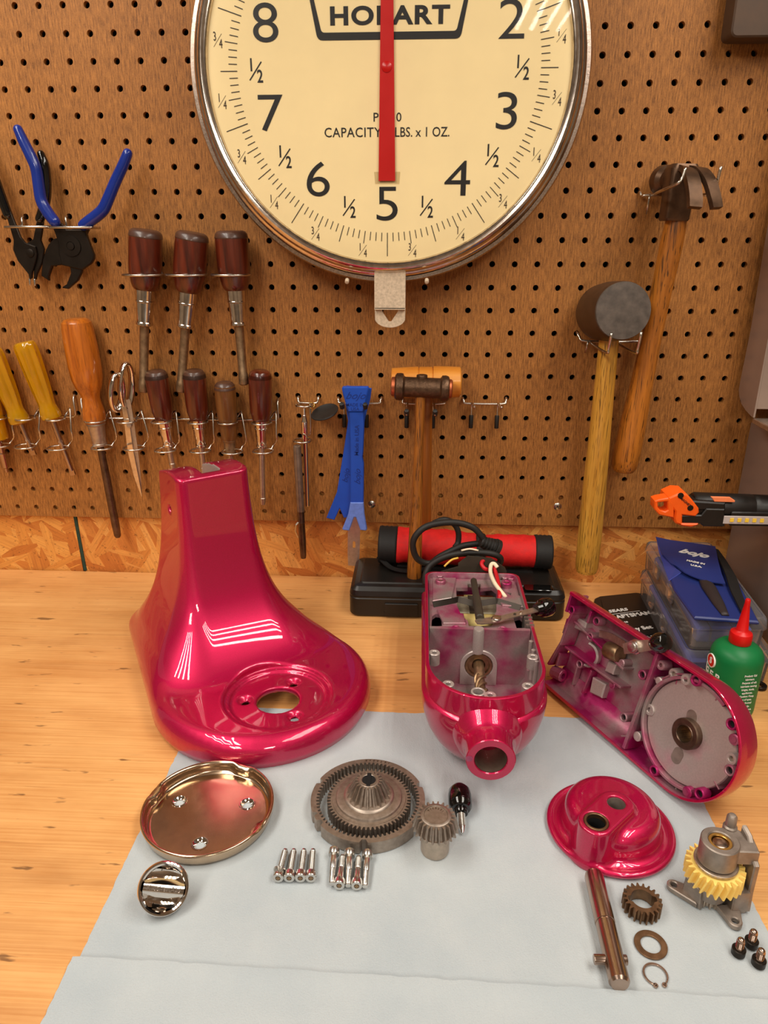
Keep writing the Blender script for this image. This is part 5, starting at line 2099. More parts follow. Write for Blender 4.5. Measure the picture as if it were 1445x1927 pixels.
    # bosses: pixel, radius, height of its top, has hole, material
    for px, py, r, top, hole, mat in (
            (1242, 1252, .0042, -.004, 1, 'spray'), (1266, 1268, .0046, -.006, 1, 'spray_grey'), (1289, 1279, .0046, -.0035, 1, 'spray_grey'), (1308, 1280, .0048, -.0015, 2, 'spray_pink'),
            (1217, 1307, .0042, -.006, 1, 'spray_grey'), (1205, 1326, .0040, -.007, 0, 'spray_grey'), (1221, 1336, .0050, -.007, 1, 'spray_grey'), (1197, 1386, .0042, -.0045, 0, 'spray_grey'),
            (1227, 1455, .0044, -.002, 2, 'spray_pink'), (1291, 1492, .0044, -.003, 0, 'spray_pink'), (1315, 1496, .0046, -.0015, 2, 'spray_pink'), (1379, 1362, .0046, -.0015, 2, 'spray_pink'),
            (1379, 1392, .0044, -.004, 0, 'spray'), (1375, 1428, .0048, -.004, 1, 'spray_grey'), (1371, 1450, .0044, -.0015, 2, 'spray_pink'), (1238, 1282, .0036, -.004, 0, 'spray_grey'),
            (1207, 1270, .0044, -.001, 2, 'spray_pink'), (1172, 1350, .0042, -.001, 2, 'spray_pink'),
            (1071, 1146, .0044, -.003, 2, 'spray_pink'), (1121, 1169, .0044, -.006, 2, 'spray_pink'), (1109, 1198, .0040, -.010, 2, 'spray'), (1089, 1250, .0040, -.012, 2, 'spray'), (1168, 1248, .0036, -.012, 0, 'spray_pink'), (1150, 1289, .0036, -.014, 0, 'spray_pink')):
        u, v = HP(px, py, top)
        du, dvv = u - c[0], v - c[1]
        # keep the boss inside the wall
        lim = Wh - 0.0024 - r * 0.8
        if u > c[0]:
            rr = math.hypot(du, dvv)
            if rr > lim:
                u, v = c[0] + du * lim / rr, c[1] + dvv * lim / rr
        else:
            v = max(-lim, min(lim, v))
        u = max(u, 0.005)
        bm = bm_new()
        edge = max(abs(v), math.hypot(u - c[0], v - c[1]) if u > c[0] else 0)
        zb = -0.0330 if edge < 0.022 else (-0.0225 if edge < 0.034 else (-0.0140 if edge < 0.041 else -0.0100))
        if hole:
            hr = r * (0.42 if hole == 1 else 0.62)
            lathe(bm, [(hr, top - 0.012), (hr, top - 0.0006), (hr + 0.0005, top), (r - 0.0005, top), (r, top - 0.0006), (r * 1.06, zb)], M @ T(u, v, 0), 20)
        else:
            lathe(bm, [(0, top), (r * 0.6, top), (r * 0.62, top - 0.0004), (r * 0.8, top - 0.0004), (r, top - 0.001), (r * 1.05, zb)], M @ T(u, v, 0), 20)
        b_ = obj('screw_boss', bm, mat, t)
        if hole:
            bm = bm_new()
            lathe(bm, [(hr, top - 0.005), (hr, top - 0.0035), (0, top - (0.004 if hole == 2 else 0.002))], M @ T(u, v, 0), 16)
            obj('boss_hole', bm, 'shade_black' if hole == 2 else 'steel', b_)
    # webs from the ring wall
    def web(a, b, top, w=0.0016, zb=-0.0225, mat='spray', name='web'):
        A, E = Vector(HP(*a, top)), Vector(HP(*b, top))
        d = (E - A)
        n = Vector((-d.y, d.x)).normalized() * w / 2
        bm = bm_new()
        prism(bm, [tuple(A - n), tuple(E - n), tuple(E + n), tuple(A + n)], zb, top, M, bev=0.0003)
        return obj(name, bm, mat, t)
    web((1168, 1385), (1196, 1386), -0.006)
    web((1220, 1266), (1236, 1282), -0.006)
    web((1240, 1280), (1262, 1270), -0.006)
    web((1270, 1268), (1300, 1270), -0.006)
    for a, b in (((1345, 1318), (1356, 1308)), ((1343, 1470), (1352, 1486)), ((1271, 1478), (1271, 1494)), ((1271, 1288), (1273, 1280))):
        web(a, b, -0.008, 0.0012)
    # tail section ribs
    web((1074, 1164), (1172, 1260), -0.010, 0.002, zb=-0.032, mat='spray_pink', name='rib')
    web((1062, 1217), (1167, 1294), -0.010, 0.002, zb=-0.032, mat='spray_pink', name='rib')
    web((1076, 1288), (1086, 1252), -0.016, 0.002, mat='spray', name='rib')
    web((1094, 1304), (1112, 1262), -0.014, 0.002, mat='spray_pink', name='rib')
    web((1104, 1172), (1112, 1150), -0.004, 0.0024, mat='spray_pink', name='rib')
    web((1062, 1180), (1075, 1155), -0.003, 0.0024, mat='spray_pink', name='rib')
    web((1053, 1213), (1068, 1172), -0.004, 0.0022, mat='spray_pink', name='rib')
    web((1030, 1250), (1056, 1206), -0.006, 0.0022, mat='spray_pink', name='rib')
    for q, top in (([(1108, 1303), (1131, 1314), (1139, 1288), (1114, 1274)], -0.0165), ([(1136, 1263), (1152, 1270), (1159, 1250), (1144, 1243)], -0.015), ([(1074, 1180), (1098, 1190), (1103, 1172), (1082, 1160)], -0.014)):
        bm = bm_new()
        prism(bm, [HP(*k, top) for k in q], -0.0320, top, M, bev=0.0012)
        obj('raised_pad', bm, 'spray_grey', t)
    # end wall at the tail with its cut outs
    for v0, v1, top in ((0.030, 0.0475, -0.0006), (0.006, 0.022, -0.006), (-0.030, -0.016, -0.010)):
        bm = bm_new()
        prism(bm, [(0.0, v0), (0.0026, v0), (0.0026, v1), (0.0, v1)], -0.024, top, M, bev=0.0004)
        obj('end_wall', bm, 'spray_pink', t)
    # saddle between the ribs
    bm = bm_new()
    a = HP(1104, 1233, -0.014)
    lathe(bm, [(0.0095, -0.006), (0.0110, -0.0045), (0.0125, -0.006), (0.0125, -0.020)], M @ T(a[0], a[1], -0.010) @ Rm(0.2, 'Y'), 20, radians(-100), radians(100))
    obj('saddle', bm, 'spray_grey', t)
    # hinge barrel at the tail
    a, b = HP(1037, 1262, -0.010), HP(1054, 1268, -0.014)
    bm = bm_new()
    A, E = M @ Vector((a[0] + 0.001, a[1], -0.012)), M @ Vector((b[0] + 0.004, b[1], -0.014))
    lathe(bm, [(0.0030, 0), (0.0062, 0), (0.0066, 0.0006), (0.0066, (E - A).length), (0.0060, (E - A).length + 0.0006), (0.0030, (E - A).length + 0.0006), (0.0030, 0)], frame(A, E - A), 10)
    obj('hinge_barrel', bm, 'spray_pink', t, ang=20)
    # governor lever with knob
    a = HP(1153, 1227, -0.012)
    bm = bm_new()
    d = (Vector(HP(1165, 1232, -0.012)) - Vector(HP(1140, 1222, -0.012))).normalized()
    Mc = frame(M @ Vector((a[0] - d.x * 0.008, a[1] - d.y * 0.008, -0.0135)), M.to_3x3() @ Vector((d.x, d.y, 0)))
    lathe(bm, [(0, 0), (0.0075, 0), (0.0082, 0.001), (0.0082, 0.015), (0.0075, 0.016), (0, 0.016)], Mc, 22)
    obj('bushing', bm, 'tarnish', t)
    zl = 0.0025
    p0, p1, p2 = HP(1174, 1221, zl), HP(1196, 1217, zl), HP(1232, 1213, zl)
    bm = bm_new()
    strip(bm, [M @ Vector((*HP(1128, 1192, -0.016), -0.016)), M @ Vector((*HP(1150, 1198, -0.014), -0.014)), M @ Vector((*HP(1176, 1214, -0.004), -0.004))], 0.0065, 0.0012, N)
    obj('spring_arm', bm, 'steel', t)
    bm = bm_new()
    strip(bm, [M @ Vector((*p0, zl)), M @ Vector((*p1, zl)), M @ Vector((*p2, zl + 0.002))], [0.009, 0.011, 0.0085], 0.0014, N)
    lv = obj('speed_lever', bm, 'steel', t)
    bm = bm_new()
    lathe(bm, [(0, 0.0062), (0.0036, 0.0058), (0.0040, 0.0045), (0.0054, 0.0045), (0.0058, 0.0035), (0.0058, 0.0008), (0.0066, 0.0006), (0.0066, -0.001)], M @ T(p1[0], p1[1], zl), 22)
    obj('lever_nut', bm, 'zinc', lv)
    bm = bm_new()
    q0 = M @ Vector((*p2, zl + 0.002))
    q1 = M @ Vector((*HP(1262, 1205, zl + 0.003), zl + 0.003))
    Mk = frame(q0, q1 - q0)
    lathe(bm, [(0, 0), (0.0052, 0), (0.0058, 0.002), (0.0078, 0.004), (0.0086, 0.0075), (0.0084, 0.011), (0.0070, 0.0145), (0.0040, 0.0160), (0, 0.0163)], Mk, 28)
    obj('lever_knob', bm, 'black_gloss', lv)
    # flange ring on the far side
    bm = bm_new()
    z0, z1 = -0.0300, -0.0385
    pipe(bm, 0.0405, 0.034, z1, z0, M @ T(c[0] - 0.002, c[1], 0), 56, 0.0008)
    obj('flange_ring', bm, 'cast', t)


gear_case()


# ================================================================== PLANETARY, GEARS, SMALL PARTS
def planetary():
    c = Vector((0.1515, -0.4265, 0.0))
    h1, h2 = B(1122, 1545, 0.0335), B(1160, 1510, 0.0335)
    M = T(c)
    a1, a2 = h1 - c, h2 - c
    bx, by = a2.x - a1.x, a2.y - a1.y
    bl = bx * bx + by * by

    def f(x, y, z):
        r = np.sqrt(x * x + y * y)
        # flanged rim
        q = np.stack([r - 0.0445, np.abs(z - 0.0030) - 0.0012])
        rim = np.sqrt(np.maximum(q[0], 0) ** 2 + np.maximum(q[1], 0) ** 2) + np.minimum(np.maximum(q[0], q[1]), 0) - 0.0014
        lip = np.sqrt((r - 0.0455) ** 2 + (z - 0.0042) ** 2) - 0.0022
        rim = smin(rim, lip, 0.002)
        rd = np.sqrt((x * 1.0) ** 2 + y ** 2)
        R = 0.0095
        qx, qz = rd - (0.0362 - z * 0.06) + R, z - (0.0275 - R)
        dome = np.sqrt(np.maximum(qx, 0) ** 2 + np.maximum(qz, 0) ** 2) + np.minimum(np.maximum(qx, qz), 0) - R
        d = smin(rim, dome, 0.006)
        t = np.clip(((x - a1.x) * bx + (y - a1.y) * by) / bl, 0, 1)
        cap = np.sqrt((x - a1.x - bx * t) ** 2 + (y - a1.y - by * t) ** 2) - (0.0128 + (0.033 - z) * 0.06)
        cap = smax(cap, z - 0.0335, 0.002)
        d = smin(d, cap, 0.0045)
        d = np.maximum(d, -z + 0.0002)
        r1 = np.sqrt((x - a1.x) ** 2 + (y - a1.y) ** 2)
        r2 = np.sqrt((x - a2.x) ** 2 + (y - a2.y) ** 2)
        d = smax(d, -np.maximum(r1 - 0.0088, 0.006 - z), 0.001)
        d = smax(d, -np.maximum(r2 - 0.0066, 0.008 - z), 0.001)
        return d
    P, Q = sdf_mesh(f, (-0.052, -0.052, -0.003), (0.052, 0.052, 0.039), 0.0011, 6)
    t = thing('planetary_hub', 'domed magenta planetary hub with two holes on the paper towel', 'mixer part', c)
    bm = bm_new()
    sdf_into(bm, P, Q, M)
    obj('dome', bm, 'pink', t, ang=0)
    bm = bm_new()
    pipe(bm, 0.0088, 0.0068, 0.010, 0.0338, T(h1.x, h1.y, 0), 32, 0.0005)
    s = obj('bearing_sleeve', bm, 'bronze_gear', t)
    bm = bm_new()
    lathe(bm, [(0.0067, 0.030), (0.0067, 0.009), (0, 0.009)], T(h1.x, h1.y, 0), 24)
    obj('sleeve_bore', bm, 'shade_black', s)
    bm = bm_new()
    lathe(bm, [(0.0066, 0.0322), (0.0062, 0.031), (0.0062, 0.009), (0, 0.009)], T(h2.x, h2.y, 0), 24)
    obj('hole_liner', bm, 'cast', t)
    p = B(1183, 1533, 0.026)
    bm = bm_new()
    lathe(bm, [(0, 0), (0.0018, 0.0), (0.0020, 0.003), (0.0012, 0.0036), (0, 0.0037)], frame(p + Vector((-0.003, 0.001, -0.003)), (1, -0.5, 0.5)), 14)
    obj('pin_end', bm, 'zinc', t)


planetary()


def bevel_teeth(bm, M, n, r0a, r1a, z0, r0b, r1b, z1, tw=0.0):
    a = gear_outline(r0a, r1a, n, 0.62, 0.34)
    b = gear_outline(r0b, r1b, n, 0.62, 0.34, tw)
    loft(bm, [[M @ Vector((x, y, z0)) for x, y in a], [M @ Vector((x, y, z1)) for x, y in b]])


def gears():
    # internal ring gear
    c = Vector((-0.0355, -0.4145, 0.0013))
    t = thing('ring_gear', 'big steel ring gear with inner teeth and notched outer edge', 'gear', c)
    bm = bm_new()
    M = T(c)
    R = 0.0452
    notches = [radians(a) for a in (-90, -32, 205, 158, 22, -142)]
    out = []
    for k in range(180):
        a = 2 * pi * k / 180
        r = R
        for q in notches:
            d = abs((a - q + pi) % (2 * pi) - pi)
            if d < 0.045:
                r = R - 0.0032
        out.append((r * cos(a), r * sin(a)))
    inner = gear_outline(0.0408, 0.0384, 72, 0.62, 0.35)
    prism(bm, out, 0, 0.0108, M, holes=[inner])
    r_ = obj('toothed_ring', bm, 'gear_steel', t)
    bm = bm_new()
    for k, ch in enumerate('9709231'):
        a = pi / 2 - (k - 3) * 0.075 - 0.12
        text_into(bm, ch, 0.0032, M @ T(0.0430 * cos(a), 0.0430 * sin(a), 0.0109) @ Rm(a - pi / 2, 'Z'), depth=0.00008)
    obj('stamped_number', bm, 'dark_steel', r_, ang=-1)
    # bevel drive gear standing inside it
    c = Vector((-0.0345, -0.4165, 0.0013))
    t = thing('bevel_drive_gear', 'steel drive gear with tapered crown inside the big ring gear', 'gear', c)
    M = T(c)
    bm = bm_new()
    prism(bm, gear_outline(0.0302, 0.0330, 60, 0.62, 0.35), 0.0015, 0.0128, M)
    w = obj('spur_wheel', bm, 'gear_steel', t)
    bm = bm_new()
    lathe(bm, [(0, 0.0124), (0.0290, 0.0124), (0.0288, 0.0134), (0.0262, 0.0136), (0.0256, 0.0150), (0.0240, 0.0154), (0.0200, 0.0156), (0.0190, 0.0168), (0.0178, 0.0172), (0, 0.0172)], M, 56)
    obj('stepped_hub', bm, 'gear_steel', w)
    bm = bm_new()
    bevel_teeth(bm, M, 20, 0.0143, 0.0172, 0.0172, 0.0080, 0.0108, 0.0300)
    cr = obj('bevel_crown', bm, 'gear_steel', t, ang=25)
    bm = bm_new()
    pipe(bm, 0.0082, 0.0053, 0.0285, 0.0308, M, 32, 0.0004)
    obj('collar', bm, 'gear_steel', cr)
    bm = bm_new()
    lathe(bm, [(0, 0.0304), (0.0052, 0.0304)], M, 24)
    box(bm, -0.0016, -0.0072, 0.0304, 0.0016, 0.0072, 0.0309, M)
    obj('keyed_bore', bm, 'shade_black', cr)
    # pinion
    c = Vector((0.0170, -0.4535, 0.0013))
    t = thing('bevel_pinion', 'small tapered steel pinion standing on its smooth shaft beside the ring gear', 'gear', c)
    M = T(c)
    bm = bm_new()
    lathe(bm, [(0, 0), (0.0094, 0), (0.0104, 0.001), (0.0106, 0.002), (0.0106, 0.023), (0, 0.023)], M, 40)
    obj('shaft', bm, 'steel', t)
    bm = bm_new()
    bevel_teeth(bm, M, 22, 0.0142, 0.0172, 0.0220, 0.0112, 0.0142, 0.0330)
    lathe(bm, [(0, 0.0200), (0.0120, 0.0200), (0.0150, 0.0222), (0, 0.0222)], M, 44)
    cr = obj('bevel_crown', bm, 'gear_steel', t, ang=25)
    bm = bm_new()
    lathe(bm, [(0, 0.0332), (0.0084, 0.0332), (0.0088, 0.0340), (0.0096, 0.0341), (0.0112, 0.0334), (0.0112, 0.031), (0, 0.031)], M, 40)
    f_ = obj('end_face', bm, 'gear_steel', cr)
    bm = bm_new()
    for k, ch in enumerate('9709231'):
        a = pi / 2 - (k - 3) * 0.30
        text_into(bm, ch, 0.0026, M @ T(0.0066 * cos(a), 0.0066 * sin(a), 0.0333) @ Rm(a - pi / 2, 'Z'), depth=0.00008)
    obj('stamped_number', bm, 'dark_steel', cr, ang=-1)
    # thumb screw with black knob, head up against the pinion
    a = B(870, 1568, 0.0040)
    b = B(865, 1500, 0.0100)
    t = thing('thumb_screw', 'screw with round black knob lying behind the small steel pinion', 'screw', (a.x, a.y, 0.001))
    d = (b - a)
    M = frame(a, d)
    L = d.length
    bm = bm_new()
    lathe(bm, [(0, 0), (0.0010, 0), (0.0028, 0.005)] + [q for k in range(14) for q in ((0.0033, 0.0056 + k * 0.0013), (0.0026, 0.00625 + k * 0.0013))] + [(0.0030, 0.024), (0.0030, L * 0.62), (0, L * 0.62)], M, 16)
    obj('threaded_shank', bm, 'zinc', t, ang=50)
    bm = bm_new()
    z = L * 0.52
    lathe(bm, [(0, z), (0.0052, z), (0.0056, z + 0.001), (0.0056, z + 0.0035), (0.0076, z + 0.0040), (0.0090, z + 0.006), (0.0095, z + 0.010), (0.0095, z + 0.016), (0.0086, z + 0.0210), (0.0058, z + 0.0245), (0, z + 0.0256)], M, 32)
    obj('knob', bm, 'black_gloss', t)


gears()


def fasteners():
    z = 0.0015
    # socket cap screws, heads toward the camera
    def cap_screw(h, e, ro, lab, grp, waist, washer=False):
        A, E = Vector((h[0], h[1], z + 0.0040)), Vector((e[0], e[1], z + 0.0026))
        t = thing('cap_screw', lab, 'screw', (A.x, A.y, z), grp)
        d = E - A
        M = frame(A, d, (1, 0, 0))
        L = d.length
        bm = bm_new()
        lathe(bm, [(0, 0.0014), (0.0018, 0.0014), (0.0019, 0.0), (0.0036, 0.0), (0.0040, 0.0005), (0.0040, 0.0046), (0.0036, 0.0052), (0, 0.0052)], M, 24)
        hd = obj('head', bm, 'zinc', t)
        bm = bm_new()
        prism(bm, [(0.0019 * cos(k * pi / 2), 0.0019 * sin(k * pi / 2)) for k in range(4)], -0.00005, 0.0010, M)
        obj('square_socket', bm, 'tarnish', hd)
        bm = bm_new()
        prof = [(0, 0.005), (0.0023, 0.005)]
        s = 0.0056
        if waist:
            prof += [(0.0024, 0.0055), (0.0024, L * 0.56), (0.0021, L * 0.58)]
            s = L * 0.60
        while s < L - 0.0012:
            prof += [(0.0024, s), (0.0019, s + 0.00055)]
            s += 0.0011
        prof += [(0.0019, L), (0, L)]
        lathe(bm, prof, M, 14)
        obj('threaded_shank', bm, 'zinc', t, ang=50)
        if washer:
            bm = bm_new()
            pipe(bm, 0.0044, 0.0027, 0.0058, 0.0068, M @ Rm(0.25, 'X'), 20, 0.0002)
            obj('lock_washer', bm, 'zinc', t)
    nm = ('leftmost fully threaded cap screw in the row of four, wearing a washer', 'second of the four fully threaded cap screws from the left', 'third of the four fully threaded cap screws from the left', 'rightmost of the four fully threaded cap screws')
    for k, (h, e) in enumerate((((523, 1656), (537, 1600)), ((544, 1656), (553, 1600)), ((565, 1656), (572, 1600)), ((585, 1656), (589, 1600)))):
        a, b = B(*h, 0.004), B(*e, 0.004)
        cap_screw(a, b, 0, nm[k], 'row of four cap screws', False, k == 0)
    nm = ('leftmost half threaded screw of the row of five, head pointing away', 'second half threaded screw from the left, head toward the camera', 'middle half threaded screw of the row of five, head pointing away', 'fourth half threaded screw from the left, head toward the camera', 'rightmost half threaded screw of the row of five, head pointing away')
    for k, (h, e) in enumerate((((629, 1601), (624, 1664)), ((638, 1670), (645, 1611)), ((658, 1604), (655, 1667)), ((671, 1671), (675, 1613)), ((692, 1606), (687, 1669)))):
        a, b = B(*h, 0.004), B(*e, 0.004)
        cap_screw(a, b, 0, nm[k], 'row of five half threaded screws', True)
    # three dark bolts standing on their heads
    for (px, py), lab in (((1389, 1792), 'dark socket bolt standing on its head, left of the three'), ((1413, 1776), 'dark socket bolt standing on its head, farthest back of the three'), ((1427, 1812), 'dark socket bolt standing on its head, nearest the photo corner')):
        p = B(px, py, 0.003)
        t = thing('socket_bolt', lab, 'bolt', (p.x, p.y, z), 'three dark bolts')
        M = T(p.x, p.y, z)
        bm = bm_new()
        lathe(bm, [(0, 0), (0.0036, 0), (0.0042, 0.0006), (0.0042, 0.0048), (0.0037, 0.0053), (0, 0.0053)], M, 24)
        obj('head', bm, 'black_oxide', t)
        bm = bm_new()
        prof = [(0, 0.005), (0.0024, 0.005)]
        for k in range(6):
            prof += [(0.0025, 0.0056 + k * 0.0011), (0.0021, 0.00615 + k * 0.0011)]
        prof += [(0.0022, 0.0124), (0.0014, 0.0134), (0, 0.0136)]
        lathe(bm, prof, M, 18)
        obj('threaded_shank', bm, 'shaft_steel', t, ang=50)


fasteners()


def loose_parts():
    z = 0.0014
    # agitator shaft
    A, E = B(1116, 1648, 0.0063), B(1166, 1858, 0.0060)
    t = thing('agitator_shaft', 'brown tinted steel shaft with short cross pin lying on the towel', 'shaft', ((A.x + E.x) / 2, (A.y + E.y) / 2, z))
    A.z = E.z = z + 0.0066
    M = frame(A, E - A)
    L = (E - A).length
    bm = bm_new()
    lathe(bm, [(0, 0), (0.0054, 0), (0.0058, 0.0003), (0.0058, 0.0016), (0.0064, 0.0020), (0.0066, 0.003), (0.0066, L * 0.48), (0.0060, L * 0.483), (0.0060, L * 0.497), (0.0064, L * 0.50), (0.0064, L - 0.0018), (0.0052, L), (0, L)], M, 36)
    obj('rod', bm, 'shaft_steel', t, ang=30)
    bm = bm_new()
    p = A + (E - A) * 0.80
    cyl(bm, 0.0031, -0.0125, 0.0080, frame(p, (1, 0.03, 0)), 20, 0.0005)
    obj('cross_pin', bm, 'shaft_steel', t)
    # small spur gear
    c = B(1207, 1703, z + 0.003)
    c.z = z
    t = thing('small_spur_gear', 'small bronze coloured spur gear with keyed hole', 'gear', c)
    bm = bm_new()
    M = T(c)
    n = 20
    hole = [(0.0074 * cos(a), 0.0074 * sin(a)) for a in np.linspace(0, 2 * pi, 36, endpoint=False)]
    h2 = []
    for x, y in hole:
        a = math.atan2(y, x)
        if abs(abs(a) - 0.0) < 0.2 or abs(abs(a) - pi) < 0.2:
            x, y = x * 1.28, y * 1.28
        h2.append((x, y))
    prism(bm, gear_outline(0.0103, 0.0128, n, 0.6, 0.42), 0, 0.0088, M, holes=[h2])
    obj('toothed_wheel', bm, 'bronze_gear', t)
    # washer and retaining ring
    c = B(1224, 1779, z)
    bm = bm_new()
    pipe(bm, 0.0103, 0.0063, 0, 0.0012, T(c.x, c.y, z), 40, 0.0002)
    tag(obj('flat_washer', bm, 'bronze_gear'), 'flat bronze coloured washer between the small gear and the snap ring', 'washer')
    c = B(1233, 1835, z)
    bm = bm_new()
    out, inn = [], []
    a0 = radians(-62)
    for k in range(41):
        a = a0 + (2 * pi - radians(44)) * k / 40
        w = 0.0011 - 0.0004 * abs(k - 20) / 20
        out.append(((0.0073 + w * 0.3) * cos(a), (0.0073 + w * 0.3) * sin(a)))
        inn.append(((0.0073 - w) * cos(a), (0.0073 - w) * sin(a)))
    prism(bm, out + inn[::-1], 0, 0.0011, T(c.x, c.y, z), bev=0.0001)
    t = thing('snap_ring', 'thin open snap ring with two lugs in front of the washer', 'ring', (c.x, c.y, z))
    obj('ring', bm, 'shaft_steel', t)
    for p in (out[0], out[-1]):
        bm = bm_new()
        pipe(bm, 0.0015, 0.0006, 0, 0.0011, T(c.x + p[0] * 0.98, c.y + p[1] * 0.98, z), 14, 0.0001)
        obj('lug', bm, 'shaft_steel', t)
    # bowl plate
    c = Vector((-0.1600, -0.4280, z))
    t = thing('bowl_clamp_plate', 'round shallow chromed plate with raised rim and three holes', 'mixer part', c)
    M = T(c)
    hs = []
    for px, py in ((347, 1511), (461, 1513), (376, 1588)):
        h = B(px, py, z + 0.002) - c
        a = math.atan2(h.y, h.x)
        hs.append((0.0300 * cos(a), 0.0300 * sin(a)))
    bm = bm_new()
    nR, nA = 26, 120
    prof = [(0.0, 0.0016), (0.044, 0.0016), (0.0462, 0.0020), (0.0474, 0.0035), (0.0478, 0.0075), (0.0482, 0.0098), (0.0492, 0.0110), (0.0503, 0.0112), (0.0511, 0.0104), (0.0512, 0.0092), (0.0508, 0.0080), (0.0500, 0.0040), (0.0490, 0.0010), (0.0470, 0.0)]
    # rim with three pressed tabs
    rings = []
    for r, h in prof[1:]:
        ring = []
        for k in range(nA):
            a = 2 * pi * k / nA
            rr, hh = r, h
            for q in (radians(70), radians(-25), radians(165)):
                d = abs((a - q + pi) % (2 * pi) - pi)
                if d < 0.20:
                    w = 0.5 + 0.5 * cos(pi * d / 0.20)
                    if r < 0.0485 and 0.002 < h < 0.0105:
                        rr = r - 0.0030 * min(1, w * 1.8)
                    elif h > 0.0100:
                        hh = h - 0.0012 * min(1, w * 1.8)
            ring.append(M @ Vector((rr * cos(a), rr * sin(a), hh)))
        rings.append(ring)
    loft(bm, rings, cap0=False, cap1=False)
    rim = obj('rolled_rim', bm, 'warm_chrome', t, ang=0)
    bm = bm_new()
    prism(bm, [(0.0445 * cos(2 * pi * k / 90), 0.0445 * sin(2 * pi * k / 90)) for k in range(90)], 0.0, 0.0016, M, holes=[circle2(x, y, 0.0052, 24) for x, y in hs])
    fl = obj('plate', bm, 'warm_chrome', t)
    for x, y in hs:
        bm = bm_new()
        lathe(bm, [(0.0066, 0.0016), (0.0062, 0.0022), (0.0056, 0.0022), (0.0048, 0.0012), (0.0034, 0.0003), (0.0032, -0.0002), (0.0052, -0.0002), (0.0054, 0.0010)], M @ T(x, y, 0), 28)
        obj('countersunk_hole', bm, 'chrome', fl)
    # attachment hub cap, leaning back
    c = B(308, 1674, 0.0165)
    nrm = (CAM - c).normalized()
    nrm = (nrm + Vector((0.05, 0, -0.10))).normalized()
    M = frame(c, nrm, (1, -0.10, 0))
    R = 0.0168
    low = min((M @ Vector((R * cos(a), R * sin(a), -0.005))).z for a in np.linspace(0, 2 * pi, 60))
    M = T(0, 0, z - low + 0.0002) @ M
    c = M.translation
    t = thing('hub_cap', 'round chrome attachment hub cap with lettered grip bar tilted toward the camera', 'mixer part', (c.x, c.y, z))
    bm = bm_new()
    lathe(bm, [(0, -0.005), (R - 0.002, -0.005), (R, -0.0035), (R, 0.0005), (R - 0.0006, 0.0014), (R - 0.0016, 0.0016), (R - 0.0028, 0.0008), (R - 0.0034, -0.0016), (0, -0.0020)], M, 64)
    d_ = obj('cap_disc', bm, 'chrome', t)
    bm = bm_new()
    # sculpted grip: ribs across the disc
    hw = 0.0048
    pts = [(-hw - 0.0082, -0.0016), (-hw - 0.0066, 0.0016), (-hw - 0.0046, 0.0000), (-hw - 0.0028, -0.0012), (-hw - 0.0004, 0.0010), (-hw + 0.0020, 0.0026), (-hw + 0.0026, 0.0030), (hw - 0.0026, 0.0030), (hw - 0.0020, 0.0026), (hw + 0.0004, 0.0010), (hw + 0.0028, -0.0012), (hw + 0.0046, 0.0000), (hw + 0.0066, 0.0016), (hw + 0.0082, -0.0016)]
    rows = []
    for y, h in pts:
        y = max(-R + 0.0036, min(R - 0.0036, y))
        xw = math.sqrt(max(1e-8, (R - 0.0032) ** 2 - y * y))
        rows.append([M @ Vector((-xw + 2 * xw * k / 24, y, h - (0.0010 * (abs(k - 12) / 12) ** 2 if abs(y) > hw else 0))) for k in range(25)])
    vs = [[bm.verts.new(p) for p in r] for r in rows]
    for a, b in zip(vs, vs[1:]):
        for k in range(24):
            bm.faces.new((a[k], a[k + 1], b[k + 1], b[k]))
    ex = bmesh.ops.extrude_face_region(bm, geom=bm.faces[:])
    for v in [g for g in ex['geom'] if isinstance(g, bmesh.types.BMVert)]:
        v.co = v.co - (M.to_3x3() @ Vector((0, 0, 0.0012)))
    g_ = obj('grip_ribs', bm, 'chrome', t, ang=50)
    bm = bm_new()
    text_into(bm, 'KitchenAid', 0.0050, M @ T(0, -0.0003, 0.0031), bold=0.012, sx=1.0, depth=0.00025)
    obj('raised_lettering', bm, 'worn_chrome', g_, ang=-1)
    bm = bm_new()
    cyl(bm, 0.0125, -0.0130, -0.0045, M, 32, 0.0006)
    obj('plug', bm, 'chrome', t)


loose_parts()


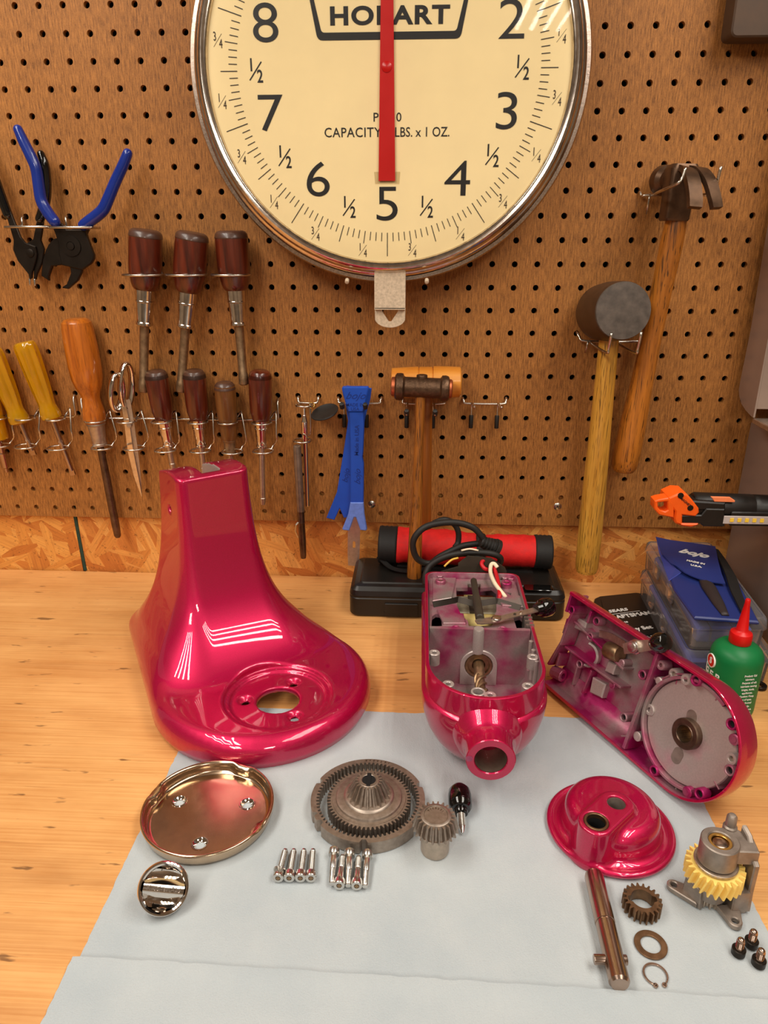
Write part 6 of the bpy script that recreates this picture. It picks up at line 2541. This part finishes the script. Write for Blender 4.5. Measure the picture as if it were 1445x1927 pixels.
def worm_bracket():
    z = 0.0014
    c = Vector((0.2035, -0.4868, z))
    t = thing('worm_gear_bracket', 'cast aluminium bracket standing on feet and holding a yellow nylon gear', 'mixer part', c)
    M = T(c)
    bm = bm_new()
    pipe(bm, 0.0122, 0.0075, 0.036, 0.0530, M, 40, 0.0007)
    body = obj('upper_bearing_housing', bm, 'cast', t)
    bm = bm_new()
    pipe(bm, 0.0075, 0.0054, 0.040, 0.0520, M, 30, 0.0003)
    obj('bronze_bushing', bm, 'brass', body)
    bm = bm_new()
    cyl(bm, 0.0050, 0.004, 0.0512, M, 28, 0.0008)
    obj('shaft', bm, 'shaft_steel', t)
    bm = bm_new()
    pipe(bm, 0.0140, 0.0052, 0.0335, 0.0356, M, 36, 0.0004)
    obj('thrust_washer', bm, 'steel', t)
    # yellow worm wheel with slanted teeth
    bm = bm_new()
    n = 24
    za, zb = 0.0205, 0.0325
    rings = []
    for s in np.linspace(0, 1, 5):
        rings.append([M @ Vector((x, y, za + (zb - za) * s)) for x, y in gear_outline(0.0152, 0.0188, n, 0.66, 0.30, 0.16 * s)])
    loft(bm, rings)
    obj('worm_wheel', bm, 'yellow_nylon', t, ang=30)
    bm = bm_new()
    cyl(bm, 0.0102, 0.0068, 0.0192, M, 36, 0.0006)
    obj('lower_bearing_housing', bm, 'cast', t)
    bm = bm_new()
    prism(bm, gear_outline(0.0066, 0.0086, 14, 0.6, 0.4), 0.0006, 0.0066, M)
    obj('output_pinion', bm, 'steel', t)
    # right hand upright arm with foot
    fr = B(1385, 1735, z) - c
    bm = bm_new()
    av = Vector((0.0165, 0.0, 0))

    # arm: plate in a vertical plane running from back to front on the right side
    y0 = -0.0065
    MA = c + Vector((0.0150, 0, 0))
    FRA = frame(MA, (1, 0.12, 0), (0, -1, 0))      # x toward the room, y up... z to the right
    FRA = Matrix(((0.10, 0, 0.995, MA.x), (-0.995, 0, 0.10, MA.y), (0, 1, 0, MA.z), (0, 0, 0, 1)))
    prism(bm, [(-0.012, 0.0545), (-0.004, 0.0530), (0.004, 0.0440), (0.0095, 0.0405), (0.0095, 0.0170), (0.0105, 0.0020), (-0.004, 0.0020), (-0.003, 0.0170), (-0.003, 0.0340), (-0.012, 0.0400)], 0.0045, 0.0085, FRA, bev=0.0008)
    ar = obj('upright_arm', bm, 'cast', t)
    bm = bm_new()
    prism(bm, [(-0.0045, 0.0190), (0.0110, 0.0190), (0.0115, 0.0055), (0.0100, 0.0), (-0.0050, 0.0)], -0.0055, 0.0060, FRA, bev=0.0010)
    obj('arm_block', bm, 'cast', ar)
    # bridge from arm to the upper housing, with the locating pin behind
    bm = bm_new()
    prism(bm, [(0.004, -0.006), (0.0235, -0.006), (0.0245, 0.006), (0.016, 0.0150), (0.006, 0.0150), (0.0, 0.0100)], 0.0385, 0.0500, M, holes=[], bev=0.0008)
    obj('bridge', bm, 'cast', body)
    bm = bm_new()
    lathe(bm, [(0, 0.0400), (0.0046, 0.0400), (0.0046, 0.0510), (0.0036, 0.0520), (0.0034, 0.0590), (0.0022, 0.0606), (0, 0.0610)], M @ T(0.0125, 0.0150, 0), 22)
    obj('locating_pin', bm, 'cast', body)
    # feet with a hole
    def foot(tip, root_l, root_r, lab):
        bm = bm_new()
        pts = []
        T0 = Vector((tip.x, tip.y))
        l, r = Vector((root_l[0], root_l[1])), Vector((root_r[0], root_r[1]))
        d = (T0 - (l + r) / 2).normalized()
        n_ = Vector((-d.y, d.x))
        R = 0.0046
        arc = [tuple(T0 + (d * cos(a) + n_ * sin(a)) * R) for a in np.linspace(-pi / 2, pi / 2, 11)]
        outl = arc + [tuple(r), tuple(l)] if (r - l).dot(n_) < 0 and False else arc + [tuple(l if (l - T0).dot(n_) > (r - T0).dot(n_) else r), tuple(r if (l - T0).dot(n_) > (r - T0).dot(n_) else l)]
        prism(bm, outl, 0.0, 0.0042, T(c), holes=[circle2(T0.x, T0.y, 0.0022, 18)], bev=0.0006)
        return obj('mounting_foot', bm, 'cast', t)
    tr_ = B(1383, 1733, 0.005) - c
    foot(tr_, (0.0020, -0.0075), (0.0185, -0.0050), 'r')
    tl_ = B(1268, 1665, 0.005) - c
    foot(tl_, (-0.0085, 0.0070), (-0.0105, -0.0075), 'l')
    bm = bm_new()
    FRL = Matrix(((0.55, 0, -0.83, c.x - 0.0115), (-0.83, 0, -0.55, c.y - 0.0010), (0, 1, 0, c.z), (0, 0, 0, 1)))
    prism(bm, [(-0.007, 0.0), (0.008, 0.0), (0.0065, 0.0160), (-0.006, 0.0180)], -0.0022, 0.0022, FRL, bev=0.0007)
    obj('left_web', bm, 'cast', t)
    bm = bm_new()
    tb = Vector((-0.0035, 0.0150))
    prism(bm, [(0.002, 0.004), (0.010, 0.012), (0.016, 0.016), (0.016, 0.010), (0.010, 0.002)], 0.002, 0.040, M, bev=0.0008)
    obj('rear_post', bm, 'cast', t)


worm_bracket()


# ================================================================== BEHIND AND TO THE RIGHT
def tool_case():
    t = thing('tool_case', 'flat black plastic tool case lying against the back wall', 'case', (0.048, -0.060, 0))
    x0, x1 = W(657, 1160, -0.104).x, W(1063, 1168, -0.104).x
    y0, y1 = -0.104, -0.010
    bm = bm_new()
    rings = []
    for o, z in ((-0.003, 0.0), (0.0, 0.003), (0.0, 0.0245), (-0.0008, 0.0255), (-0.0008, 0.0275), (0.0, 0.0285), (-0.0015, 0.0345), (-0.006, 0.0385), (-0.012, 0.0395), (-0.0135, 0.0410), (-0.030, 0.0415)):
        rings.append([Vector((x, y, z)) for x, y in rrect(x0 - o, y0 - o, x1 + o, y1 + o, 0.012 + max(o, -0.008), 5)])
    loft(bm, rings)
    obj('case_shell', bm, 'black_plastic', t, ang=30)
    a, b = W(724, 1140, y0).x, W(786, 1140, y0).x
    bm = bm_new()
    box(bm, a, y0 - 0.0022, 0.003, b, y0 + 0.002, 0.020, bev=0.0008)
    l = obj('latch_panel', bm, 'black_plastic', t)
    bm = bm_new()
    p, q = B(985, 1100, 0.0415), B(1042, 1112, 0.0415)
    box(bm, p.x, q.y, 0.0412, q.x, p.y, 0.0419, bev=0.0003, rad=0.003)
    n = obj('name_plate', bm, 'black_gloss', t)
    # red tool roll on the case
    t = thing('tool_roll', 'rolled red fabric tool pouch with black ribbed ends on the black case', 'tool roll', (0.060, -0.040, 0.0425))
    A, E = Vector((-0.044, -0.0335, 0.0660)), Vector((0.164, -0.0400, 0.0625))
    M = frame(A, E - A, (0, 0, 1))
    L = (E - A).length

    def rollpart(name, mat, prof, seg=40, ang=30, wob=0.0):
        bm = bm_new()
        rings = []
        for s, r in prof:
            rings.append([M @ Vector((r * 0.92 * cos(2 * pi * k / seg) * (1 + wob * sin(5 * 2 * pi * k / seg + s * 130)), r * 1.05 * sin(2 * pi * k / seg) * (1 + wob * sin(3 * 2 * pi * k / seg + s * 90)), s)) for k in range(seg)])
        loft(bm, rings)
        return obj(name, bm, mat, t, ang=ang)
    n = 16
    prof = []
    for k in range(n + 1):
        s = 0.016 + (L * 0.565 - 0.016) * k / n
        f = k / n
        prof.append((s, 0.0238 - 0.0040 * max(0, (f - 0.55) / 0.45) ** 2 + 0.0006 * sin(k * 2.1)))
    rollpart('fabric_roll', 'red_cloth', prof, ang=0, wob=0.03)
    prof = []
    for k in range(n + 1):
        s = L * 0.61 + (L - 0.016 - L * 0.61) * k / n
        f = k / n
        prof.append((s, 0.0172 + 0.0040 * min(1, f * 4) ** 0.7 + 0.0004 * sin(k * 1.7)))
    rollpart('fabric_roll', 'red_cloth', prof, ang=0, wob=0.02)
    rollpart('strap', 'black_cloth', [(L * 0.56, 0.0205), (L * 0.565, 0.0212), (L * 0.612, 0.0205), (L * 0.617, 0.0195)], ang=0)
    for s0, s1, r in ((-0.004, 0.019, 0.0248), (L - 0.019, L + 0.002, 0.0222)):
        pr = []
        m = 9
        for k in range(m):
            s = s0 + (s1 - s0) * k / (m - 1)
            pr.append((s, r + (0.0006 if k % 2 else -0.0002)))
        rollpart('ribbed_end', 'black_cloth', [(s0, r * 0.6)] + pr + [(s1, r * 0.6)], ang=0)
    bm = bm_new()
    strip(bm, [M @ Vector((-0.0222, 0.012, 0.02)), M @ Vector((-0.0222, 0.014, L * 0.5)), M @ Vector((-0.0212, 0.014, L - 0.02))], 0.006, 0.002, M.to_3x3() @ Vector((-1, 0, 0)))
    obj('edge_binding', bm, 'black_cloth', t)
    bm = bm_new()
    strip(bm, smooth_pts([Vector((-0.048, -0.050, 0.056)), Vector((-0.030, -0.064, 0.047)), Vector((-0.004, -0.066, 0.0445)), Vector((0.012, -0.060, 0.046))], 5), 0.007, 0.0014, (0, 0, 1))
    obj('tie_strap', bm, 'black_cloth', t)


tool_case()


def key_set():
    z = 0.0003
    t = thing('key_set_pouch', 'flat black vinyl pouch with white lettering behind the gear case', 'pouch', B(1200, 1180, 0))
    out = [B(px, py, 0.0022) for px, py in ((1119, 1127), (1128, 1123), (1196, 1116), (1204, 1117), (1210, 1122), (1287, 1232), (1284, 1240), (1160, 1262), (1150, 1250), (1117, 1135))]
    bm = bm_new()
    prism(bm, [(p.x, p.y) for p in out], z, 0.0032, bev=0.0010)
    obj('body', bm, 'black_plastic', t)
    bm = bm_new()
    out = [B(px, py, 0.0040) for px, py in ((1130, 1126), (1202, 1118), (1246, 1182), (1250, 1190), (1150, 1204))]
    prism(bm, [(p.x, p.y) for p in out], 0.0030, 0.0042, bev=0.0004)
    obj('flap', bm, 'black_plastic', t)
    o = B(1145, 1152, 0.0045)
    ex = (B(1222, 1142, 0.0045) - o).normalized()
    ey = (B(1135, 1128, 0.0045) - B(1177, 1198, 0.0045)).normalized()

    def L(px, py):
        m = frame(B(px, py, 0.0044), (0, 0, 1), ex)
        return m
    bm = bm_new()
    a, b = B(1145, 1159, 0.0044), B(1212, 1158, 0.0044)
    text_into(bm, 'SEARS', 0.0082, L(1145, 1151), 'LEFT', bold=0.022, sx=1.15, shear=0.2)
    text_into(bm, 'CRAFTSMAN.', 0.0105, L(1140, 1164) , 'LEFT', bold=0.025, sx=1.0)
    text_into(bm, 'Piece', 0.0056, L(1164, 1172), 'LEFT', bold=0.01)
    text_into(bm, 'Short', 0.0095, L(1152, 1180), 'LEFT', bold=0.03)
    text_into(bm, 'Hex Key Set', 0.0098, L(1150, 1190), 'LEFT', bold=0.028, sx=1.05)
    text_into(bm, '1/20, 1/16, 5/64,', 0.0052, L(1190, 1203), 'LEFT', bold=0.01)
    box(bm, 0, -0.0003, 0, (B(1211, 1158, 0.0044) - B(1146, 1158, 0.0044)).length, 0.0003, 0.0002, L(1146, 1157))
    obj('white_lettering', bm, 'white_ink', t, ang=-1)


key_set()


def parts_boxes():
    # lower and upper clear boxes, each with lid band, and a folded pouch inside
    def cbox(pts, z0, z1, lab, inner_mat):
        P = [Vector((p[0], p[1])) for p in pts]      # far left, near left, near right, far right
        t = thing('clear_parts_box', lab, 'box', ((P[0].x + P[2].x) / 2, (P[0].y + P[2].y) / 2, z0), 'clear parts boxes')

        def ring(o, z, r=0.006):
            c = sum(P, Vector((0, 0))) / 4
            q = []
            for k in range(4):
                a, b, d = P[k - 1], P[k], P[(k + 1) % 4]
                e1 = (a - b).normalized()
                e2 = (d - b).normalized()
                s = b - (e1 + e2) * o
                p1, p2 = s + e1 * r, s + e2 * r
                for j in range(5):
                    u = j / 4
                    q.append((1 - u) ** 2 * p1 + 2 * u * (1 - u) * s + u * u * p2)
            return [Vector((v.x, v.y, z)) for v in q]
        h = z1 - z0
        bm = bm_new()
        loft(bm, [ring(-0.0020, z0), ring(-0.0010, z0 + 0.001), ring(0, z0 + h * 0.62), ring(0, z0 + h * 0.64), ring(-0.0016, z0 + h * 0.64), ring(-0.0030, z0 + 0.0025)], cap1=True)
        obj('tray', bm, 'clear_plastic', t)
        bm = bm_new()
        loft(bm, [ring(0.0016, z0 + h * 0.66), ring(0.0018, z0 + h * 0.70), ring(0.0006, z1 - 0.0015), ring(-0.0006, z1), ring(-0.0026, z1), ring(-0.0026, z1 - 0.0010)], cap0=False, cap1=True)
        lid = obj('lid', bm, 'clear_plastic', t)
        e = (P[1] - P[0])
        nrm = Vector((-e.y, e.x)).normalized()
        if nrm.dot(P[3] - P[0]) > 0:
            nrm = -nrm
        for f in (0.32, 0.62):
            q = P[0] + e * f + nrm * 0.001
            d = e.normalized()
            Mx = Matrix(((d.x, nrm.x, 0, q.x), (d.y, nrm.y, 0, q.y), (0, 0, 1, z0 + h * 0.5), (0, 0, 0, 1)))
            bm = bm_new()
            box(bm, -0.010, 0, 0, 0.010, 0.0028, h * 0.42, Mx, bev=0.0005)
            obj('latch', bm, 'clear_plastic', lid)
        for f in (0.3, 0.6):
            a = P[1] + (P[2] - P[1]) * f
            b = a - e * 0.55
            bm = bm_new()
            d = (b - a).normalized()
            n2 = Vector((-d.y, d.x)) * 0.0006
            prism(bm, [tuple(a - d * -0.006 - n2), tuple(b - n2), tuple(b + n2), tuple(a - d * -0.006 + n2)], z0 + 0.003, z0 + h * 0.58)
            obj('partition', bm, 'clear_plastic', t)
        # contents
        c = thing('folded_pouch', 'folded blue vinyl pouch inside the %s clear box' % ('lower' if z0 < 0.02 else 'upper'), 'pouch', ((P[0].x + P[2].x) / 2, (P[0].y + P[2].y) / 2, z0 + 0.003), 'blue pouches in the boxes')
        bm = bm_new()
        q = ring(-0.009, 0, 0.004)
        m = [(v.x, v.y) for v in q]
        prism(bm, m, z0 + 0.0030, z0 + h * 0.58, bev=0.003)
        obj('vinyl', bm, inner_mat, c)
    cbox([(0.2835, -0.030), (0.2725, -0.224), (0.3600, -0.221), (0.3740, -0.026)], 0.0004, 0.0375, 'lower of the two stacked clear plastic parts boxes', 'blue_dim')
    cbox([(0.2855, -0.0280), (0.2750, -0.2235), (0.3480, -0.2210), (0.3630, -0.0285)], 0.0380, 0.0750, 'upper clear plastic parts box under the blue printed pouch', 'blue_dim')


parts_boxes()


def blue_pouch():
    z = 0.0755
    t = thing('printed_pouch', 'blue vinyl tool pouch with white lettering on top of the clear boxes', 'pouch', B(1310, 1090, z))
    out = [B(px, py, z + 0.003) for px, py in ((1238, 1022), (1345, 1032), (1385, 1088), (1428, 1172), (1306, 1163), (1268, 1110))]
    bm = bm_new()
    prism(bm, [(p.x, p.y) for p in out], z, z + 0.0045, bev=0.0014)
    obj('body', bm, 'blue_vinyl', t)
    # the flap: a curved sheet
    rows = []
    A = [(1234, 1010), (1262, 1016), (1292, 1020), (1320, 1024), (1346, 1028)]
    Bq = [(1244, 1040), (1270, 1046), (1300, 1052), (1328, 1056), (1352, 1058)]
    Cq = [(1262, 1060), (1284, 1070), (1310, 1078), (1336, 1082), (1358, 1080)]
    Dq = [(1278, 1070), (1296, 1081), (1320, 1090), (1342, 1095), (1365, 1098)]
    for row, zz in ((A, 0.0135), (Bq, 0.0130), (Cq, 0.0105), (Dq, 0.0090)):
        rows.append(smooth_pts([B(px, py, z + zz) for px, py in row], 4))
    bm = bm_new()
    vs = [[bm.verts.new(p) for p in r] for r in rows]
    for a, b in zip(vs, vs[1:]):
        for k in range(len(a) - 1):
            bm.faces.new((a[k], a[k + 1], b[k + 1], b[k]))
    ex = bmesh.ops.extrude_face_region(bm, geom=bm.faces[:])
    for v in [g for g in ex['geom'] if isinstance(g, bmesh.types.BMVert)]:
        v.co.z -= 0.0012
    fl = obj('flap', bm, 'blue_vinyl', t)
    # side fold of the flap
    bm = bm_new()
    q = [B(1234, 1010, z + 0.013), B(1246, 1046, z + 0.0115), B(1270, 1068, z + 0.0095), B(1282, 1076, z + 0.006), B(1258, 1092, z + 0.0045), B(1240, 1040, z + 0.0045)]
    vs = [bm.verts.new(p) for p in q]
    bm.faces.new(vs)
    ex = bmesh.ops.extrude_face_region(bm, geom=bm.faces[:])
    for v in [g for g in ex['geom'] if isinstance(g, bmesh.types.BMVert)]:
        v.co += Vector((0.0010, 0, -0.0006))
    obj('flap_fold', bm, 'blue_dim', fl)
    o = B(1300, 1040, z + 0.0136)
    ex_ = (B(1328, 1047, z + 0.0130) - B(1276, 1036, z + 0.0130)).normalized()
    nn = (B(1300, 1024, z + 0.0135) - B(1296, 1078, z + 0.0100))
    nz = ex_.cross(nn).normalized()
    if nz.z < 0:
        nz = -nz
    bm = bm_new()
    text_into(bm, 'bojo', 0.0150, frame(B(1304, 1041, z + 0.0140), nz, ex_), bold=0.03, shear=0.45, sx=1.12, depth=0.0003)
    text_into(bm, 'MADE IN', 0.0044, frame(B(1309, 1058, z + 0.0136), nz, ex_), bold=0.03, sx=1.1, depth=0.0003)
    text_into(bm, 'U.S.A.', 0.0044, frame(B(1310, 1065, z + 0.0126), nz, ex_), bold=0.03, sx=1.1, depth=0.0003)
    obj('white_lettering', bm, 'white_ink', fl, ang=-1)
    # the dark handle bulging in the pouch, and the black strap at its right edge
    a, b = B(1322, 1086, z + 0.006), B(1365, 1158, z + 0.0052)
    t2 = thing('pry_tool', 'dark brown handled tool tucked in the blue printed pouch', 'tool', (a.x, a.y, z + 0.0046))
    bm = bm_new()
    sweep(bm, smooth_pts([a, a + (b - a) * 0.3, a + (b - a) * 0.7, b], 5), [0.0055, 0.0075, 0.0060, 0.0035], 16, flat=0.5, up=(0, 0, 1))
    obj('handle', bm, 'handle_dark', t2, ang=0)
    bm = bm_new()
    q = [B(px, py, z + zz) for px, py, zz in ((1348, 1034, 0.010), (1358, 1052, 0.009), (1374, 1082, 0.008), (1384, 1112, 0.007), (1396, 1140, 0.006), (1400, 1154, 0.006))]
    strip(bm, smooth_pts(q, 4), [0.004, 0.009, 0.012, 0.012, 0.010, 0.006], 0.0016, (0.3, 0, 1))
    obj('strap', bm, 'black_cloth', t)


blue_pouch()


def bottle():
    c = Vector((0.3050, -0.2600, 0.0))
    t = thing('oil_bottle', 'green plastic oil bottle with red pointed spout', 'bottle', c)
    M = T(c)
    bm = bm_new()
    lathe(bm, [(0, 0), (0.0215, 0), (0.0232, 0.0015), (0.0235, 0.004), (0.0235, 0.056), (0.0230, 0.0600), (0.0214, 0.0640), (0.0184, 0.0672), (0.0140, 0.0697), (0.0105, 0.0708), (0.0085, 0.0712), (0.0085, 0.076), (0, 0.076)], M, 56)
    body = obj('body', bm, 'green_bottle', t)
    bm = bm_new()
    lathe(bm, [(0, 0.0712), (0.0096, 0.0712), (0.0100, 0.0718), (0.0100, 0.0800), (0.0094, 0.0818), (0.0062, 0.0838), (0.0054, 0.0850), (0.0024, 0.1120), (0.0024, 0.1155), (0.0018, 0.1165), (0, 0.1165)], M, 40)
    sp = obj('spout_cap', bm, 'red_plastic', t)

    def on_side(ang, z, lift=0.0003):
        """a small frame on the round wall; ang 0 faces the camera"""
        base = math.atan2(CAM.y - c.y, CAM.x - c.x)
        a = base + ang
        n = Vector((cos(a), sin(a), 0))
        p = c + n * (0.0235 + lift) + Vector((0, 0, z))
        return frame(p, n, Vector((-sin(a), cos(a), 0)))
    bm = bm_new()
    for k, ch in enumerate('SINGER'):
        text_into(bm, ch, 0.0096, on_side((-2.02, -1.76, -1.48, -1.18, -0.87, -0.54)[k], 0.0385), bold=0.02, depth=0.0002)
    obj('brand_lettering', bm, 'white_ink', body, ang=-1)
    bm = bm_new()
    Mx = on_side(-1.02, 0.0515)
    lathe(bm, [(0, 0.0004), (0.0062, 0.0004), (0.0062, -0.0030), (0, -0.0030)], Mx, 28)
    lg = obj('round_badge', bm, 'red_plastic', body)
    bm = bm_new()
    pipe(bm, 0.0068, 0.0060, -0.0010, 0.0005, Mx, 28)
    text_into(bm, 'S', 0.0090, Mx @ T(0, 0, 0.0006), bold=0.02, depth=0.0002)
    obj('badge_lettering', bm, 'white_ink', lg, ang=-1)
    bm = bm_new()
    lines = ['Product: Oil', 'lubricant.', 'Purpose of oil:', 'lubricate sewing', 'hinges, tools,', 'appliances.', 'Caution: Keep', 'out of eyes.', 'if swallowed', 'seek help.', 'Care: For best', 'results, do not']
    for k, s in enumerate(lines):
        text_into(bm, s, 0.0029, on_side(0.66, 0.0490 - k * 0.0037), bold=0.006, sx=0.85, depth=0.00015)
    obj('small_print', bm, 'white_ink', body, ang=-1)
    # a small dark bushing lying behind the bottle
    p = B(1425, 1291, 0.002)
    bm = bm_new()
    pipe(bm, 0.0070, 0.0038, 0.0, 0.004, T(p.x + 0.002, p.y, 0.0003), 28, 0.0006)
    tag(obj('dark_bushing', bm, 'black_oxide'), 'small dark ring lying on the bench behind the green bottle', 'bushing')


bottle()


def steel_cabinet():
    X = 0.3965
    t = thing('steel_cabinet', 'brownish stainless steel cabinet side at the right edge of the bench', 'cabinet', (0.45, -0.12, 0))
    bm = bm_new()
    box(bm, X, -0.42, 0.0003, X + 0.20, -0.004, 0.222, bev=0.0012)
    lo = obj('lower_cabinet', bm, 'cabinet_steel', t)
    bm = bm_new()
    # the upper side plate with its rounded lower rear corner
    FR = Matrix(((0, 0, 1, 0), (1, 0, 0, 0), (0, 1, 0, 0), (0, 0, 0, 1)))       # local x -> Y, local y -> Z, local z -> X
    Xu = 0.3715
    pts = [SX(px, py, Xu) for px, py in ((1417, 786), (1412, 782), (1403, 772), (1395, 760), (1391, 746), (1390, 734), (1393, 716))]
    top = SX(1414, 620, Xu)
    out = [(p.y, p.z) for p in pts] + [(top.y + 0.002, top.z), (-0.012, 0.42), (-0.012, 0.66), (pts[0].y, 0.66)]
    prism(bm, out, Xu, Xu + 0.0020, FR)
    up = obj('upper_side_plate', bm, 'cabinet_steel', t)
    bm = bm_new()
    y1 = pts[0].y
    box(bm, Xu + 0.002, y1 - 0.0002, pts[0].z + 0.010, Xu + 0.20, y1 + 0.020, 0.66)
    obj('upper_front', bm, 'cabinet_steel', t)
    bm = bm_new()
    box(bm, Xu, y1 - 0.12, 0.2335, Xu + 0.20, y1, 0.2397, bev=0.0010)
    obj('ledge', bm, 'steel', t)
    bm = bm_new()
    box(bm, X, -0.32, 0.2223, X + 0.15, -0.05, 0.2334)
    obj('top_spacer', bm, 'cabinet_steel', t)


steel_cabinet()


def work_light():
    y = -0.118
    A = W(1318, 958, y)
    m = mpp(A)
    t = thing('work_light', 'black stick work light with orange hook head held against the steel cabinet', 'lamp', (A.x, y, A.z - 0.02))
    FR = frame((0, 0, 0), (0, -1, 0), (1, 0, 0))
    xe = 0.3960
    tilt = radians(-2.0)
    c = W(1318, 952, y)
    MB = frame(c, (1, 0, 0.0), (0, -1, 0.0)) @ I4()
    MB = T(c) @ Rm(radians(1.5), 'Y') @ frame((0, 0, 0), (1, 0, 0), (0, 0, 1))
    L = xe - c.x
    bm = bm_new()
    R = 0.0150
    lathe(bm, [(0, -0.010), (R * 0.9, -0.010), (R, -0.008), (R, 0.052), (R * 0.965, 0.053), (R * 0.965, 0.054), (R, 0.055), (R, L), (0, L)], MB, 36)
    body = obj('barrel', bm, 'black_plastic', t)
    # light bar along the lower front
    bm = bm_new()
    a, b = W(1356, 975, y - 0.014), W(1440, 972, y - 0.014)
    box(bm, W(1372, 975, y - 0.014).x, y - 0.0175, a.z - 0.0075, xe, y - 0.004, a.z + 0.0085, bev=0.0012)
    lb = obj('light_bar', bm, 'black_plastic', t)
    x0 = W(1361, 975, y - 0.0176).x
    bm = bm_new()
    box(bm, x0, y - 0.0186, a.z - 0.0048, xe, y - 0.0172, a.z + 0.0042, bev=0.0004)
    st = obj('led_strip', bm, 'led_strip', lb)
    for k in range(5):
        p = W(1377.5 + k * 14.2, 975, y - 0.0187)
        bm = bm_new()
        box(bm, p.x - 0.0019, y - 0.0194, a.z - 0.0021, p.x + 0.0019, y - 0.0186, a.z + 0.0019)
        obj('led', bm, 'led', st)
    # hinge block
    bm = bm_new()
    pts = [(1300, 968), (1318, 968), (1328, 956), (1362, 957), (1362, 989), (1357, 990), (1322, 989), (1316, 984), (1283, 983), (1280, 969)]
    q = [W(px, py, y - 0.016) for px, py in pts]
    prism(bm, [(p.x, p.z) for p in q], -y + 0.002, -y + 0.0185, FR, bev=0.0010)
    obj('hinge_block', bm, 'black_plastic', t)
    bm = bm_new()
    q = [W(px, py, y - 0.012) for px, py in ((1300, 940), (1362, 944), (1362, 958), (1300, 958))]
    prism(bm, [(p.x, p.z) for p in q], -y - 0.004, -y + 0.0165, FR, bev=0.0015)
    obj('neck', bm, 'black_plastic', t)
    # orange head: wedge with hook loop
    bm = bm_new()
    q = [W(px, py, y - 0.018) for px, py in ((1258, 936), (1276, 928), (1292, 929), (1302, 940), (1314, 956), (1315, 964), (1308, 972), (1284, 969), (1283, 984), (1314, 984), (1313, 988), (1300, 992), (1284, 990), (1270, 984), (1268, 975), (1270, 962), (1256, 944))]
    prism(bm, [(p.x, p.z) for p in q], -y - 0.010, -y + 0.0195, FR, bev=0.0016)
    hd = obj('hook_head', bm, 'orange_plastic', t)
    bm = bm_new()
    o = [(1258, 937), (1268, 950), (1268, 975), (1240, 969), (1231, 958), (1232, 943), (1240, 940)]
    i = [(1256, 944), (1257, 960), (1252, 963), (1242, 960), (1238, 955), (1238, 946)]
    qo = [W(px, py, y - 0.020) for px, py in o]
    qi = [W(px, py, y - 0.020) for px, py in i]
    prism(bm, [(p.x, p.z) for p in qo], -y + 0.004, -y + 0.0200, FR, holes=[[(p.x, p.z) for p in qi]], bev=0.0010)
    obj('hook_loop', bm, 'orange_plastic', hd)
    for px, py in ((1281, 933), (1299, 956)):
        p = W(px, py, y - 0.0197)
        bm = bm_new()
        lathe(bm, [(0, 0.0006), (0.0028, 0.0006), (0.0032, 0.0), (0.0032, -0.001), (0, -0.001)], frame(p, (0, -1, 0)), 18)
        obj('magnet', bm, 'black_oxide', hd)
    bm = bm_new()
    p = W(1290, 945, y - 0.0197)
    text_into(bm, 'MAGNET', 0.0036, frame(p, (0, -1, 0), (0.75, 0, -0.6)), bold=0.01)
    obj('lettering', bm, 'ink', hd, ang=-1)
    bm = bm_new()
    q = [W(px, py, y - 0.0150) for px, py in ((1338, 935), (1374, 936), (1383, 942), (1382, 945), (1344, 944))]
    prism(bm, [(p.x, p.z) for p in q], -y + 0.0125, -y + 0.0156, FR, bev=0.0004)
    obj('power_button', bm, 'orange_pale', body)


work_light()
